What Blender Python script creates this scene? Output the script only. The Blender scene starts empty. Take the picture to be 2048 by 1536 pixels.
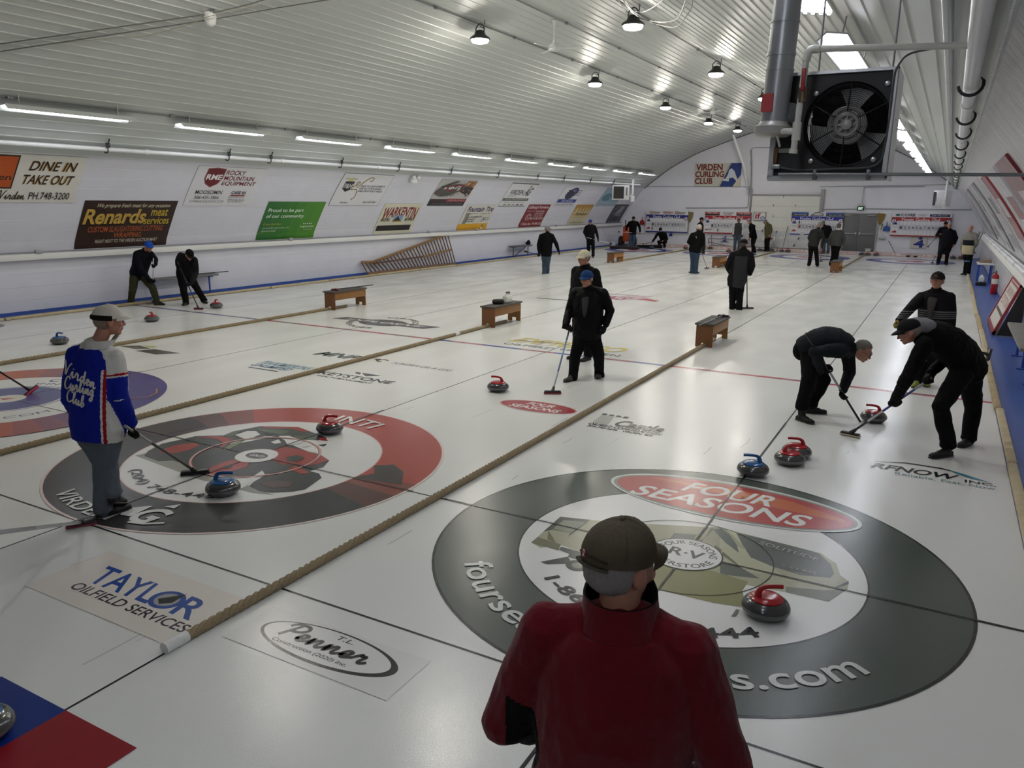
EXPO = 0.42
import bpy, bmesh, math, random
import numpy as np
from mathutils import Vector, Matrix, noise
from mathutils.bvhtree import BVHTree
from math import sin, cos, pi, radians, sqrt, atan2, hypot
random.seed(7)
SC = bpy.context.scene
COL = SC.collection
V = Vector
# ---------------------------------------------------------------- camera (solved from the painted houses and hog lines)
FPX, CAM = 1549.14, V((1.388, -5.166, 2.487))
YAW, PITCH, ROLL = -0.50312, 0.23236, 0.01147
_f = V((sin(YAW)*cos(PITCH), cos(YAW)*cos(PITCH), -sin(PITCH)))
_r = V((cos(YAW), -sin(YAW), 0.0)); _u = _r.cross(_f)
CR = cos(ROLL)*_r + sin(ROLL)*_u; CU = -sin(ROLL)*_r + cos(ROLL)*_u; CF = _f
HF = V((CF.x, CF.y, 0)).normalized(); HR = V((HF.y, -HF.x, 0)); UP = V((0, 0, 1))
def ray(x, y): return CF + CR*((x-1024)/FPX) + CU*((768-y)/FPX)
def gp(x, y, z=0.0):                      # a point of the photo that lies on the ice (or at height z)
    d = ray(x, y); return CAM + d*((z-CAM.z)/d.z)
def yp(x, y, Y):                          # ... on a plane across the hall
    d = ray(x, y); return CAM + d*((Y-CAM.y)/d.y)
def xp(x, y, X):                          # ... on a plane along the hall
    d = ray(x, y); return CAM + d*((X-CAM.x)/d.x)
def dp(x, y, base, off=0.0):              # ... at the distance of a base point on the ice
    d = ray(x, y); return CAM + d*(((V(base)-CAM).dot(HF)+off)/d.dot(HF))
cam = bpy.data.cameras.new('camera'); cam_o = bpy.data.objects.new('camera', cam); COL.objects.link(cam_o)
cam.sensor_width = 36.0; cam.lens = FPX/2048*36.0; cam.clip_start = 0.05; cam.clip_end = 200
mw = Matrix((CR, CU, -CF)).transposed().to_4x4(); mw.translation = CAM
cam_o.matrix_world = mw
SC.camera = cam_o
# ---------------------------------------------------------------- materials
def lin(h):
    h = h.lstrip('#'); o = []
    for i in (0, 2, 4):
        c = int(h[i:i+2], 16)/255; o.append(c/12.92 if c <= .04045 else ((c+.055)/1.055)**2.4)
    return (*o, 1.0)
_mats = {}
def mat(hexc, rough=.5, metal=0.0, kind='plain', spec=.5, emit=0.0, sheen=0.0):
    key = (hexc, rough, metal, kind, spec, emit, sheen)
    if key in _mats: return _mats[key]
    m = bpy.data.materials.new('%s_%s' % (kind, hexc.lstrip('#'))); m.use_nodes = True
    nt = m.node_tree; N = nt.nodes; L = nt.links; b = N['Principled BSDF']
    c = lin(hexc)
    b.inputs['Base Color'].default_value = c; b.inputs['Roughness'].default_value = rough
    b.inputs['Metallic'].default_value = metal; b.inputs['Specular IOR Level'].default_value = spec
    def node(t, **k):
        n = N.new(t)
        for a, v in k.items():
            if a in n.inputs: n.inputs[a].default_value = v
            else: setattr(n, a, v)
        return n
    tc = node('ShaderNodeTexCoord'); co = tc.outputs['Object']
    def noise_n(scale, detail=3.0, vec=None, rough_=.5):
        n = node('ShaderNodeTexNoise'); n.inputs['Scale'].default_value = scale; n.inputs['Detail'].default_value = detail
        n.inputs['Roughness'].default_value = rough_; L.new(vec or co, n.inputs['Vector']); return n
    def bump(h, strength, dist):
        n = node('ShaderNodeBump'); n.inputs['Strength'].default_value = strength; n.inputs['Distance'].default_value = dist
        L.new(h, n.inputs['Height']); return n
    def mapped(sx, sy, sz):
        n = node('ShaderNodeMapping'); n.inputs['Scale'].default_value = (sx, sy, sz); L.new(co, n.inputs['Vector']); return n.outputs['Vector']
    def vary(fac, lo, hi):                 # gentle mottling of the colour
        r = node('ShaderNodeMapRange'); r.inputs['To Min'].default_value = lo; r.inputs['To Max'].default_value = hi; L.new(fac, r.inputs['Value'])
        x = node('ShaderNodeMix'); x.data_type = 'RGBA'; x.blend_type = 'MULTIPLY'; x.inputs['Factor'].default_value = 1.0
        x.inputs['A'].default_value = c; L.new(r.outputs['Result'], x.inputs['B']); L.new(x.outputs['Result'], b.inputs['Base Color'])
    if kind == 'ice':
        b.inputs['IOR'].default_value = 1.31
        v = node('ShaderNodeTexVoronoi'); v.feature = 'SMOOTH_F1'; v.inputs['Scale'].default_value = 210.0; L.new(co, v.inputs['Vector'])
        big = noise_n(1.6, 3.0, mapped(1.0, .45, 1.0)); mix = node('ShaderNodeMath'); mix.operation = 'MULTIPLY_ADD'
        L.new(v.outputs['Distance'], mix.inputs[0]); mix.inputs[1].default_value = .22; L.new(big.outputs['Fac'], mix.inputs[2])
        fine = bump(mix.outputs[0], .30, .005); L.new(fine.outputs['Normal'], b.inputs['Normal'])
        rr = node('ShaderNodeMapRange'); rr.inputs['From Min'].default_value = .3; rr.inputs['From Max'].default_value = .7
        rr.inputs['To Min'].default_value = rough*.8; rr.inputs['To Max'].default_value = rough*1.35
        L.new(big.outputs['Fac'], rr.inputs['Value']); L.new(rr.outputs['Result'], b.inputs['Roughness'])
        n2 = noise_n(.8, 5.0, mapped(1.0, .25, 1.0)); vary(n2.outputs['Fac'], .95, 1.04)
    elif kind == 'granite':
        n = noise_n(160.0, 2.0, None, .8); vary(n.outputs['Fac'], .35, 1.6)
        b.inputs['Coat Weight'].default_value = .5; b.inputs['Coat Roughness'].default_value = .12
    elif kind == 'wood':
        n = noise_n(5.0, 4.0, mapped(9.0, 1.2, 9.0), .6); vary(n.outputs['Fac'], .62, 1.35)
        bp = bump(n.outputs['Fac'], .15, .003); L.new(bp.outputs['Normal'], b.inputs['Normal'])
    elif kind == 'rope':
        n = noise_n(60.0, 3.0, None, .7); vary(n.outputs['Fac'], .7, 1.25); bp = bump(n.outputs['Fac'], .5, .003); L.new(bp.outputs['Normal'], b.inputs['Normal'])
    elif kind == 'cloth':
        b.inputs['Specular IOR Level'].default_value = min(spec, .12)
        n = noise_n(9.0, 4.0, mapped(1, 1, .55), .6); w = noise_n(260.0, 2.0)
        a = node('ShaderNodeMath'); a.operation = 'MULTIPLY_ADD'; L.new(w.outputs['Fac'], a.inputs[0]); a.inputs[1].default_value = .08; L.new(n.outputs['Fac'], a.inputs[2])
        bp = bump(a.outputs[0], .55, .02); L.new(bp.outputs['Normal'], b.inputs['Normal']); vary(n.outputs['Fac'], .86, 1.12)
        b.inputs['Sheen Weight'].default_value = sheen; b.inputs['Sheen Roughness'].default_value = .5
    elif kind == 'denim':
        n = noise_n(7.0, 5.0, mapped(1, 1, .45), .65); vary(n.outputs['Fac'], .6, 1.45); bp = bump(n.outputs['Fac'], .6, .02); L.new(bp.outputs['Normal'], b.inputs['Normal'])
    elif kind == 'hair':
        n = noise_n(30.0, 3.0, mapped(6, 6, .7), .7); vary(n.outputs['Fac'], .6, 1.4); bp = bump(n.outputs['Fac'], .8, .006); L.new(bp.outputs['Normal'], b.inputs['Normal'])
    elif kind == 'skin':
        n = noise_n(40.0, 3.0); vary(n.outputs['Fac'], .86, 1.12); b.inputs['Subsurface Weight'].default_value = .06
    elif kind == 'painted':               # painted sheet and board: slight unevenness
        n = noise_n(2.2, 4.0); vary(n.outputs['Fac'], .94, 1.05); bp = bump(n.outputs['Fac'], .08, .01); L.new(bp.outputs['Normal'], b.inputs['Normal'])
    elif kind == 'sheet':                 # ribbed ceiling steel: faint panel-to-panel variation, small screws
        n = noise_n(.5, 3.0, mapped(1.0, .4, 1.0)); vary(n.outputs['Fac'], .95, 1.05)
        n3 = noise_n(3.0, 2.0, mapped(1.0, .35, 1.0)); bp = bump(n3.outputs['Fac'], .12, .02); L.new(bp.outputs['Normal'], b.inputs['Normal'])
    elif kind == 'foam':
        n = noise_n(6.0, 5.0, None, .7); vary(n.outputs['Fac'], .6, 1.25); bp = bump(n.outputs['Fac'], .6, .02); L.new(bp.outputs['Normal'], b.inputs['Normal'])
    elif kind == 'film':                  # clear sheeting over boards: wrinkled
        n = noise_n(1.7, 6.0, mapped(1.0, 2.2, .6), .65); bp = bump(n.outputs['Fac'], .55, .05); L.new(bp.outputs['Normal'], b.inputs['Normal']); vary(n.outputs['Fac'], .82, 1.1)
    else:
        n = noise_n(14.0, 2.0); vary(n.outputs['Fac'], .96, 1.04)
    if emit:
        b.inputs['Emission Color'].default_value = c; b.inputs['Emission Strength'].default_value = emit
    _mats[key] = m
    return m
def ice(h): return mat(h, .20, 0, 'ice', .5)
def sgn(h): return mat(h, .45, 0, 'plain', .35)
# ---------------------------------------------------------------- mesh collector
def frame_of(d, hint=UP):
    d = d.normalized()
    s = d.cross(hint)
    if s.length < 1e-4: s = d.cross(V((1, 0, 0)))
    s.normalize(); return s, s.cross(d).normalized() * 1.0
class MB:
    def __init__(s): s.v = []; s.f = []; s.m = []
    def add(s, vs, fs, m=0):
        o = len(s.v); s.v.extend([tuple(p) for p in vs]); s.f.extend([tuple(i+o for i in q) for q in fs]); s.m.extend([m]*len(fs)); return s
    def box(s, c, d, m=0, rot=None, bev=0.0):
        x, y, z = d[0]/2, d[1]/2, d[2]/2
        if bev > 0:
            b = min(bev, x*.9, y*.9, z*.9); bm = bmesh.new(); bmesh.ops.create_cube(bm, size=1)
            for p in bm.verts: p.co = V((p.co.x*d[0], p.co.y*d[1], p.co.z*d[2]))
            bmesh.ops.bevel(bm, geom=bm.edges[:], offset=b, segments=2, affect='EDGES', profile=.5)
            bm.verts.ensure_lookup_table(); vs = [p.co.copy() for p in bm.verts]; fs = [[p.index for p in q.verts] for q in bm.faces]; bm.free()
        else:
            vs = [V((i*x, j*y, k*z)) for i in (-1, 1) for j in (-1, 1) for k in (-1, 1)]
            fs = [(0, 1, 3, 2), (4, 6, 7, 5), (0, 4, 5, 1), (2, 3, 7, 6), (0, 2, 6, 4), (1, 5, 7, 3)]
        if rot is not None: vs = [rot @ p for p in vs]
        return s.add([p+V(c) for p in vs], fs, m)
    def tube(s, pts, r, n=12, m=0, caps=True, ry=None, hint=UP, closed=False):
        pts = [V(p) for p in pts]; k = len(pts)
        rs = r if isinstance(r, (list, tuple)) else [r]*k
        rys = ry if isinstance(ry, (list, tuple)) else ([ry]*k if ry is not None else rs)
        vs = []; prev = None
        for i, p in enumerate(pts):
            if closed: d = pts[(i+1) % k]-pts[i-1]
            else: d = pts[min(i+1, k-1)]-pts[max(i-1, 0)]
            if d.length < 1e-7: d = V((0, 0, 1))
            d.normalize()
            if prev is None: a, b = frame_of(d, hint)
            else:
                a = prev - d*prev.dot(d)
                a = a.normalized() if a.length > 1e-5 else frame_of(d, hint)[0]
                b = a.cross(d).normalized()
            prev = a
            for j in range(n):
                t = 2*pi*j/n; vs.append(p + a*(cos(t)*rs[i]) + b*(sin(t)*rys[i]))
        fs = []
        for i in range(k if closed else k-1):
            o, q = i*n, ((i+1) % k)*n
            for j in range(n): fs.append((o+j, o+(j+1) % n, q+(j+1) % n, q+j))
        if caps and not closed: fs.append(tuple(range(n-1, -1, -1))); fs.append(tuple(range((k-1)*n, k*n)))
        return s.add(vs, fs, m)
    def cyl(s, a, b, r, r2=None, n=16, m=0): return s.tube([a, b], [r, r if r2 is None else r2], n, m)
    def lathe(s, prof, n=32, c=(0, 0, 0), m=0, M=None, mats=None):
        vs = []; c = V(c)
        for (r, z) in prof:
            for j in range(n):
                p = V((r*cos(2*pi*j/n), r*sin(2*pi*j/n), z)); vs.append((M @ p if M else p)+c)
        for i in range(len(prof)-1):
            fs = [(i*n+j, i*n+(j+1) % n, (i+1)*n+(j+1) % n, (i+1)*n+j) for j in range(n)]
            if i == 0: s.add(vs, fs, mats[0] if mats else m); base = len(s.v)-len(vs)
            else:
                s.f.extend([tuple(q+base for q in f) for f in fs]); s.m.extend([(mats[i] if mats else m)]*len(fs))
        s.f.append(tuple(base+j for j in range(n-1, -1, -1))); s.m.append(mats[0] if mats else m)
        s.f.append(tuple(base+(len(prof)-1)*n+j for j in range(n))); s.m.append(mats[-1] if mats else m)
        return s
    def ball(s, c, r, n=14, m=0, M=None):
        rx, ry, rz = r if isinstance(r, (tuple, list)) else (r, r, r); c = V(c); h = n//2
        vs = []; fs = []
        for i in range(1, h):
            a = pi*i/h
            for j in range(n):
                t = 2*pi*j/n; vs.append(V((rx*sin(a)*cos(t), ry*sin(a)*sin(t), rz*cos(a))))
        vs += [V((0, 0, rz)), V((0, 0, -rz))]; T = (h-1)*n
        for i in range(h-2):
            for j in range(n): fs.append((i*n+j, (i+1)*n+j, (i+1)*n+(j+1) % n, i*n+(j+1) % n))
        for j in range(n): fs.append((T, j, (j+1) % n)); fs.append((T+1, (h-2)*n+(j+1) % n, (h-2)*n+j))
        if M is not None: vs = [M @ p for p in vs]
        return s.add([p+c for p in vs], fs, m)
    def prism(s, pts, h, m=0):             # polygon in 3-D pushed along vector h
        pts = [V(p) for p in pts]; n = len(pts); h = V(h)
        return s.add(pts+[p+h for p in pts], [tuple(range(n-1, -1, -1)), tuple(range(n, 2*n))]+[(i, (i+1) % n, n+(i+1) % n, n+i) for i in range(n)], m)
    def quad(s, a, b, c, d, m=0): return s.add([a, b, c, d], [(0, 1, 2, 3)], m)
    def mesh(s, name, mats, smooth=True, angle=38):
        me = bpy.data.meshes.new(name); me.from_pydata(s.v, [], s.f); me.update()
        for x in (mats if isinstance(mats, (list, tuple)) else [mats]): me.materials.append(x)
        if s.m and max(s.m): me.polygons.foreach_set('material_index', s.m)
        bm = bmesh.new(); bm.from_mesh(me); bmesh.ops.recalc_face_normals(bm, faces=bm.faces[:]); bm.to_mesh(me); bm.free()
        if smooth:
            me.polygons.foreach_set('use_smooth', [True]*len(me.polygons)); me.set_sharp_from_angle(angle=radians(angle))
        return me
    def build(s, name, mats, parent=None, smooth=True, angle=38): return link(name, s.mesh(name, mats, smooth, angle), parent)
def link(name, me, parent=None):
    o = bpy.data.objects.new(name, me); COL.objects.link(o)
    if parent is not None:
        o.parent = parent
        if parent.get('baked'): o.matrix_parent_inverse = Matrix.Translation(-parent.location)
    return o
def tag(o, label=None, cat=None, group=None, kind=None):
    if label: o['label'] = label
    if cat: o['category'] = cat
    if group: o['group'] = group
    if kind: o['kind'] = kind
    return o
def thing(name, label, cat, loc=(0, 0, 0), rz=0.0, group=None, baked=False):
    o = bpy.data.objects.new(name, None); o.empty_display_size = .1; COL.objects.link(o); o.location = loc; o.rotation_euler = (0, 0, rz)
    if baked: o['baked'] = True
    return tag(o, label, cat, group)
def kids(o): return [c for c in bpy.data.objects if c.parent == o]
def dup(root, loc, rz=None, label=None, group=None):
    def cp(o, par):
        c = o.copy(); COL.objects.link(c)
        if par is not None: c.parent = par; c.matrix_parent_inverse = o.matrix_parent_inverse.copy()
        for ch in kids(o): cp(ch, c)
        return c
    c = cp(root, None); c.location = loc
    if rz is not None: c.rotation_euler = (0, 0, rz)
    if label: c['label'] = label
    if group: c['group'] = group
    return c
# ---------------------------------------------------------------- lettering and flat artwork
_glyph = {}
def glyphs(t, bold=0.0, res=3):
    k = (t, bold, res)
    if k not in _glyph:
        cu = bpy.data.curves.new('lettering', 'FONT'); cu.body = t; cu.size = 1.0; cu.resolution_u = res; cu.offset = bold; cu.fill_mode = 'FRONT'
        o = bpy.data.objects.new('lettering', cu); COL.objects.link(o)
        me = bpy.data.meshes.new_from_object(o.evaluated_get(bpy.context.evaluated_depsgraph_get()))
        vs = [(p.co.x, p.co.y) for p in me.vertices]; fs = [tuple(p.vertices) for p in me.polygons]
        bpy.data.objects.remove(o); bpy.data.meshes.remove(me); bpy.data.curves.remove(cu)
        _glyph[k] = (vs, fs)
    return _glyph[k]
def catmull(pts, n=6, closed=False):
    P = [V((*p, 0)) if len(p) == 2 else V(p) for p in pts]; out = []; k = len(P)
    rng = range(k) if closed else range(k-1)
    for i in rng:
        a, b, c, d = (P[(i-1) % k], P[i], P[(i+1) % k], P[(i+2) % k]) if closed else (P[max(i-1, 0)], P[i], P[i+1], P[min(i+2, k-1)])
        for j in range(n):
            t = j/n; out.append(.5*((2*b)+(c-a)*t+(2*a-5*b+4*c-d)*t*t+(3*b-a-3*c+d)*t**3))
    if not closed: out.append(P[-1])
    return out
STK = {  # pen strokes for the script lettering (x, y)
 'V': [[(-.02, .9), (.12, 1.0), (.2, .5), (.26, .0), (.5, .7), (.72, 1.05)]], 'i': [[(0, .1), (.14, .45), (.16, .1), (.24, .0), (.36, .16)], [(.2, .66), (.22, .7)]], 'r': [[(0, .1), (.14, .5), (.2, .42), (.3, .44), (.28, .1), (.36, .0), (.48, .16)]], 'd': [[(.36, .4), (.2, .46), (.06, .2), (.16, .0), (.32, .16), (.44, .95), (.4, .2), (.46, .0), (.58, .16)]], 'e': [[(0, .12), (.22, .24), (.26, .42), (.12, .46), (.06, .2), (.18, .0), (.38, .16)]], 'n': [[(0, .1), (.1, .46), (.1, .0), (.24, .42), (.34, .4), (.34, .1), (.42, .0), (.54, .16)]],
 'C': [[(.6, .82), (.5, 1.0), (.26, .95), (.08, .5), (.16, .08), (.4, .0), (.62, .18)]], 'u': [[(0, .14), (.1, .46), (.12, .08), (.24, .02), (.36, .42), (.36, .1), (.44, .0), (.56, .16)]], 'l': [[(0, .12), (.2, .6), (.24, .98), (.14, .9), (.12, .2), (.2, .0), (.34, .16)]], 'g': [[(.34, .4), (.18, .46), (.06, .2), (.16, .02), (.32, .2), (.36, .44), (.34, -.3), (.2, -.45), (.1, -.3), (.5, .1)]], 'b': [[(0, .12), (.2, .6), (.22, .98), (.12, .85), (.12, .1), (.22, .0), (.36, .2), (.28, .4), (.16, .34)]],
 'P': [[(.12, -.02), (.2, .4), (.3, .98)], [(.02, .72), (.14, .98), (.46, 1.0), (.6, .78), (.48, .5), (.24, .44)]]}
class Art:                                 # flat coloured shapes stacked in thin layers
    def __init__(s, paint=sgn): s.items = []; s.lv = 1; s.paint = paint
    def up(s): return s
    def add(s, vs, fs, c): s.items.append((vs, fs, c, s.lv)); s.lv += 1; return s
    def poly(s, pts, c): return s.add([tuple(p[:2]) for p in pts], [tuple(range(len(pts)))], c)
    def rect(s, x0, y0, x1, y1, c, nx=1, ny=1):
        vs = [(x0+(x1-x0)*i/nx, y0+(y1-y0)*j/ny) for j in range(ny+1) for i in range(nx+1)]; w = nx+1
        return s.add(vs, [(j*w+i, j*w+i+1, (j+1)*w+i+1, (j+1)*w+i) for j in range(ny) for i in range(nx)], c)
    def ell(s, cx, cy, rx, ry, c, rot=0.0, n=48):
        return s.poly([(cx+rx*cos(t)*cos(rot)-ry*sin(t)*sin(rot), cy+rx*cos(t)*sin(rot)+ry*sin(t)*cos(rot)) for t in [2*pi*i/n for i in range(n)]], c)
    def ring(s, cx, cy, r0, r1, c, a0=0.0, a1=2*pi, n=96, sy=1.0):
        k = max(2, int(n*abs(a1-a0)/(2*pi))); vs = []
        for i in range(k+1):
            t = a0+(a1-a0)*i/k
            for r in (r0, r1): vs.append((cx+r*cos(t), cy+r*sin(t)*sy))
        return s.add(vs, [(2*i, 2*i+1, 2*i+3, 2*i+2) for i in range(k)], c)
    def line(s, pts, w, c):                # stroked polyline
        P = [V((p[0], p[1])) for p in pts]; vs = []; k = len(P)
        for i in range(k):
            d = P[min(i+1, k-1)]-P[max(i-1, 0)]
            d = d.normalized() if d.length > 1e-9 else V((1, 0)); nn = V((-d.y, d.x))*w/2
            vs += [tuple(P[i]-nn), tuple(P[i]+nn)]
        return s.add(vs, [(2*i, 2*i+2, 2*i+3, 2*i+1) for i in range(k-1)], c)
    def text(s, t, x0, y0, x1, y1, c, bold=.012, shear=0.0, rot=0.0, res=4, bend=None):   # lettering fitted to a box
        vs, fs = glyphs(t, bold*.6, res)
        if not vs: return s
        ax = min(p[0] for p in vs); bx = max(p[0] for p in vs); ay = min(p[1] for p in vs); by = max(p[1] for p in vs)
        sx, sy = (x1-x0-abs(shear)*(y1-y0))/(bx-ax), (y1-y0)/(by-ay); o = []
        for p in vs:
            u, w = (p[0]-ax)*sx, (p[1]-ay)*sy
            if bend: w = bend(u/(x1-x0), w)
            u += shear*w; o.append((x0+u*cos(rot)-w*sin(rot), y0+u*sin(rot)+w*cos(rot)))
        return s.add(o, fs, c)
    def arc(s, t, cx, cy, r, h, a0, a1, c, bold=.012, out=True, res=5):   # lettering round a circle; out: tops point outwards
        vs, fs = glyphs(t, bold*.6, res)
        ax = min(p[0] for p in vs); bx = max(p[0] for p in vs); ay = min(p[1] for p in vs); by = max(p[1] for p in vs); o = []
        for p in vs:
            a = a0+(a1-a0)*(p[0]-ax)/(bx-ax); w = (p[1]-ay)/(by-ay)*h; rr = r+w if out else r-w
            o.append((cx+rr*cos(a), cy+rr*sin(a)))
        return s.add(o, fs, c)
    def script(s, word, x0, y0, x1, y1, c, w=.02, slant=.15):     # joined handwriting
        adv = []; x = 0
        for ch in word:
            adv.append(x); x += .35 if ch == ' ' else max(p[0] for q in STK[ch] for p in q)-.01
        sx, sy = (x1-x0)/(x+slant), y1-y0
        for ch, ax in zip(word, adv):
            for q in STK.get(ch, []): s.line([(x0+(ax+p.x+slant*p.y)*sx, y0+p.y*sy) for p in catmull(q, 5)], w, c)
        return s
    def build(s, name, fmap, parent=None, eps=.0003, base=None):
        mb = base or MB(); cols = []; mats = []
        if base: mats = base.mats; off = len(mats)
        else: off = 0
        for vs, fs, c, lv in s.items:
            key = c if isinstance(c, str) else id(c)
            if key not in cols: cols.append(key); mats.append(s.paint(c) if isinstance(c, str) else c)
            mb.add([fmap(p[0], p[1], lv*eps) for p in vs], fs, off+cols.index(key))
        me = bpy.data.meshes.new(name); me.from_pydata(mb.v, [], mb.f); me.update()
        for x in mats: me.materials.append(x)
        me.polygons.foreach_set('material_index', mb.m)
        return link(name, me, parent)
# ================================================================ THE HALL
XC, YN, YF = -6.45, -9.0, 39.3
S4 = 4.325; SHEETS = [0.0, -S4, -2*S4, -3*S4]; DIV = [-2.1625, -2.1625-S4, -2.1625-2*S4]
ICE0, ICE1 = -15.14, 2.165
WHITE = '#d6d6df'
UPPER = catmull([(9.28, 1.28), (9.2, 1.5), (8.98, 1.88), (8.72, 2.3), (8.38, 2.78), (7.98, 3.27)], 8)       # upper wall: distance from the ridge line, height
ARCH = catmull([(7.98, 3.27), (7.3, 3.82), (6.5, 4.38), (5.7, 4.83), (4.83, 5.25), (4.0, 5.55), (3.2, 5.83), (2.17, 6.17), (1.2, 6.42), (0.0, 6.52)], 8)
def arclen(P):
    a = [0.0]
    for p, q in zip(P, P[1:]): a.append(a[-1]+(q-p).length)
    return a
AU = arclen(UPPER); AA = arclen(ARCH)
def on(P, A, s):
    s = min(max(s, 0.0), A[-1]-1e-6)
    for i in range(len(P)-1):
        if A[i+1] >= s:
            t = (s-A[i])/(A[i+1]-A[i]); p = P[i].lerp(P[i+1], t); d = (P[i+1]-P[i]).normalized(); return p, V((-d.y, d.x, 0))
def wallp(y, s, w=0.0, side=-1):          # a point on the curved upper wall: along the hall, up the curve, out from it
    p, n = on(UPPER, AU, s); p = p + n*w*(1 if n.x < 0 else -1)
    return V((XC+side*p.x, y, p.y))
def ceilp(x, y, w=0.0):                   # a point under the arched ceiling
    d = abs(x-XC)
    for i in range(len(ARCH)-1):
        if ARCH[i+1].x <= d: break
    a, b = ARCH[i], ARCH[i+1]; t = (a.x-d)/(a.x-b.x); return V((x, y, a.y+(b.y-a.y)*t-w))
def ceil_hit(px, py, w=0.0):              # where a pixel of the photo meets the ceiling
    d = ray(px, py); t = 0.5
    while t < 60:
        p = CAM+d*t
        if abs(p.x-XC) < 7.98 and p.z >= ceilp(p.x, p.y, w).z: return p
        t += .01
    return p
def wall_hit(px, py):                     # -> (y, s) on the curved wall at the far side of the first sheet
    lo, hi = 0.0, AU[-1]
    def g(s):
        p = wallp(0, s); q = xp(px, py, p.x); return q.z-p.z
    for _ in range(40):
        m = (lo+hi)/2
        if g(m) > 0: lo = m
        else: hi = m
    p = wallp(0, lo); return xp(px, py, p.x).y, lo
def extrude(name, prof, y0, y1, m, closed=False, kind='structure', parent=None, smooth=False):
    mb = MB(); n = len(prof)
    mb.add([(p[0], y0, p[1]) for p in prof]+[(p[0], y1, p[1]) for p in prof], [(i, (i+1) % n, n+(i+1) % n, n+i) for i in range(n if closed else n-1)])
    if closed: mb.f += [tuple(range(n-1, -1, -1)), tuple(range(n, 2*n))]; mb.m += [0, 0]
    o = mb.build(name, m, parent, smooth, 30)
    if parent is None: tag(o, kind=kind)
    return o
# ---- floor: ice with everything painted in it, blue walkways along both sides
floor = MB().box(((ICE0+ICE1)/2, (YN+38.35)/2, -.05), (ICE1-ICE0, 38.35-YN, .1)).build('floor', ice('#dfe0dc'), None, False); tag(floor, 'white curling ice with four sheets painted in it', kind='structure')
BLUE = mat('#3f5aa0', .35, 0, 'painted', .4)
wl = MB().box((-15.6, (YN+YF)/2, -.045), (.95, YF-YN, .09)).build('floor_left', BLUE, None, False); tag(wl, 'blue painted strip of floor beside the first sheet', kind='structure')
wr = MB().box((2.66, (YN+YF)/2, -.045), (.99, YF-YN, .09)).build('floor_right', BLUE, None, False); tag(wr, 'blue painted walkway with the benches', kind='structure')
wf = MB().box(((ICE0+ICE1)/2, 38.85, -.045), (ICE1-ICE0, .98, .09)).build('floor_far', mat('#b9b9bb', .7, 0, 'painted'), None, False); tag(wf, kind='structure')
def painted(name, art, label=None):
    b = {'sheet_line': .0003, 'hog_line': .0012, 'scuff_marks': .0004}.get(name, .0025)
    o = art.build(name, lambda x, y, w: V((x, y, b+w)), floor, .00012)
    if label: o['label'] = label
    return o
a = Art(ice)                               # thin black lines
for x in SHEETS: a.rect(x-.008, -3.66, x+.008, 38.3, '#2c2c31')
a.up()
for x in DIV: a.rect(x-.008, -9, x+.008, 38.3, '#2a2833')
a.up(); a.rect(ICE0, -.008, ICE1, .008, '#26262b'); a.rect(ICE0, -1.846, ICE1, -1.829, '#26262b')
a.rect(ICE0, 28.3, ICE1, 28.36, '#3a3a42'); a.rect(ICE0, 34.74, ICE1, 34.755, '#2c2c31')
a.rect(ICE0, 36.57, ICE1, 36.585, '#2c2c31')
lines = painted('sheet_line', a, 'thin black lines')
hog = [(-.0, '#b0525a', '#9a4a58'), (-S4, '#525a9a', '#a05a66'), (-2*S4, '#b0525a', '#7a5664'), (-3*S4, '#5a5a92', '#6a5478')]
for x, c1, c2 in hog:
    a = Art(ice); a.rect(x-2.15, 6.35, x+2.15, 6.452, c1); a.up()
    for k in range(3): a.rect(x-1.9+k*1.4, 6.351, x-1.25+k*1.4, 6.451, c2)
    a.up()
    for k in range(3): a.text('VIRDEN CURLING CLUB', x-1.88+k*1.4, 6.38, x-1.28+k*1.4, 6.425, '#d9c0c4', 0, res=1)
    painted('hog_line', a, 'coloured hog line band')
for i, x in enumerate(SHEETS):             # the plain blue and red rings at the far end
    a = Art(ice); y = 34.747
    a.ring(x, y, 1.219, 1.829, '#4a4f9a', n=64); a.ring(x, y, 0.0, 1.219, '#e2e2e0', n=48); a.up(); a.ring(x, y, .15, .61, '#b04a58', n=40); a.ring(x, y, 0.0, .15, '#e4e4e2', n=20)
    painted('house_ring', a, 'blue and red rings at the far end')
# ---- near rings of the sheet by the walkway
a = Art(ice); GRN = '#4f5752'
a.ring(0, 0, 1.219, 1.829, GRN); a.ring(0, 0, 0, 1.219, '#dededb', n=80); a.up()
a.ring(0, 0, 1.815, 1.835, '#2c302e'); a.ring(0, 0, 1.21, 1.224, '#2c302e')
def pix(a, pts, c): return a.poly([(lambda g: (g.x, g.y))(gp(*p)) for p in pts], c)
def ztr(ox, oy, s): return lambda pts: [(ox+p[0]/s, oy+p[1]/s) for p in pts]
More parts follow.
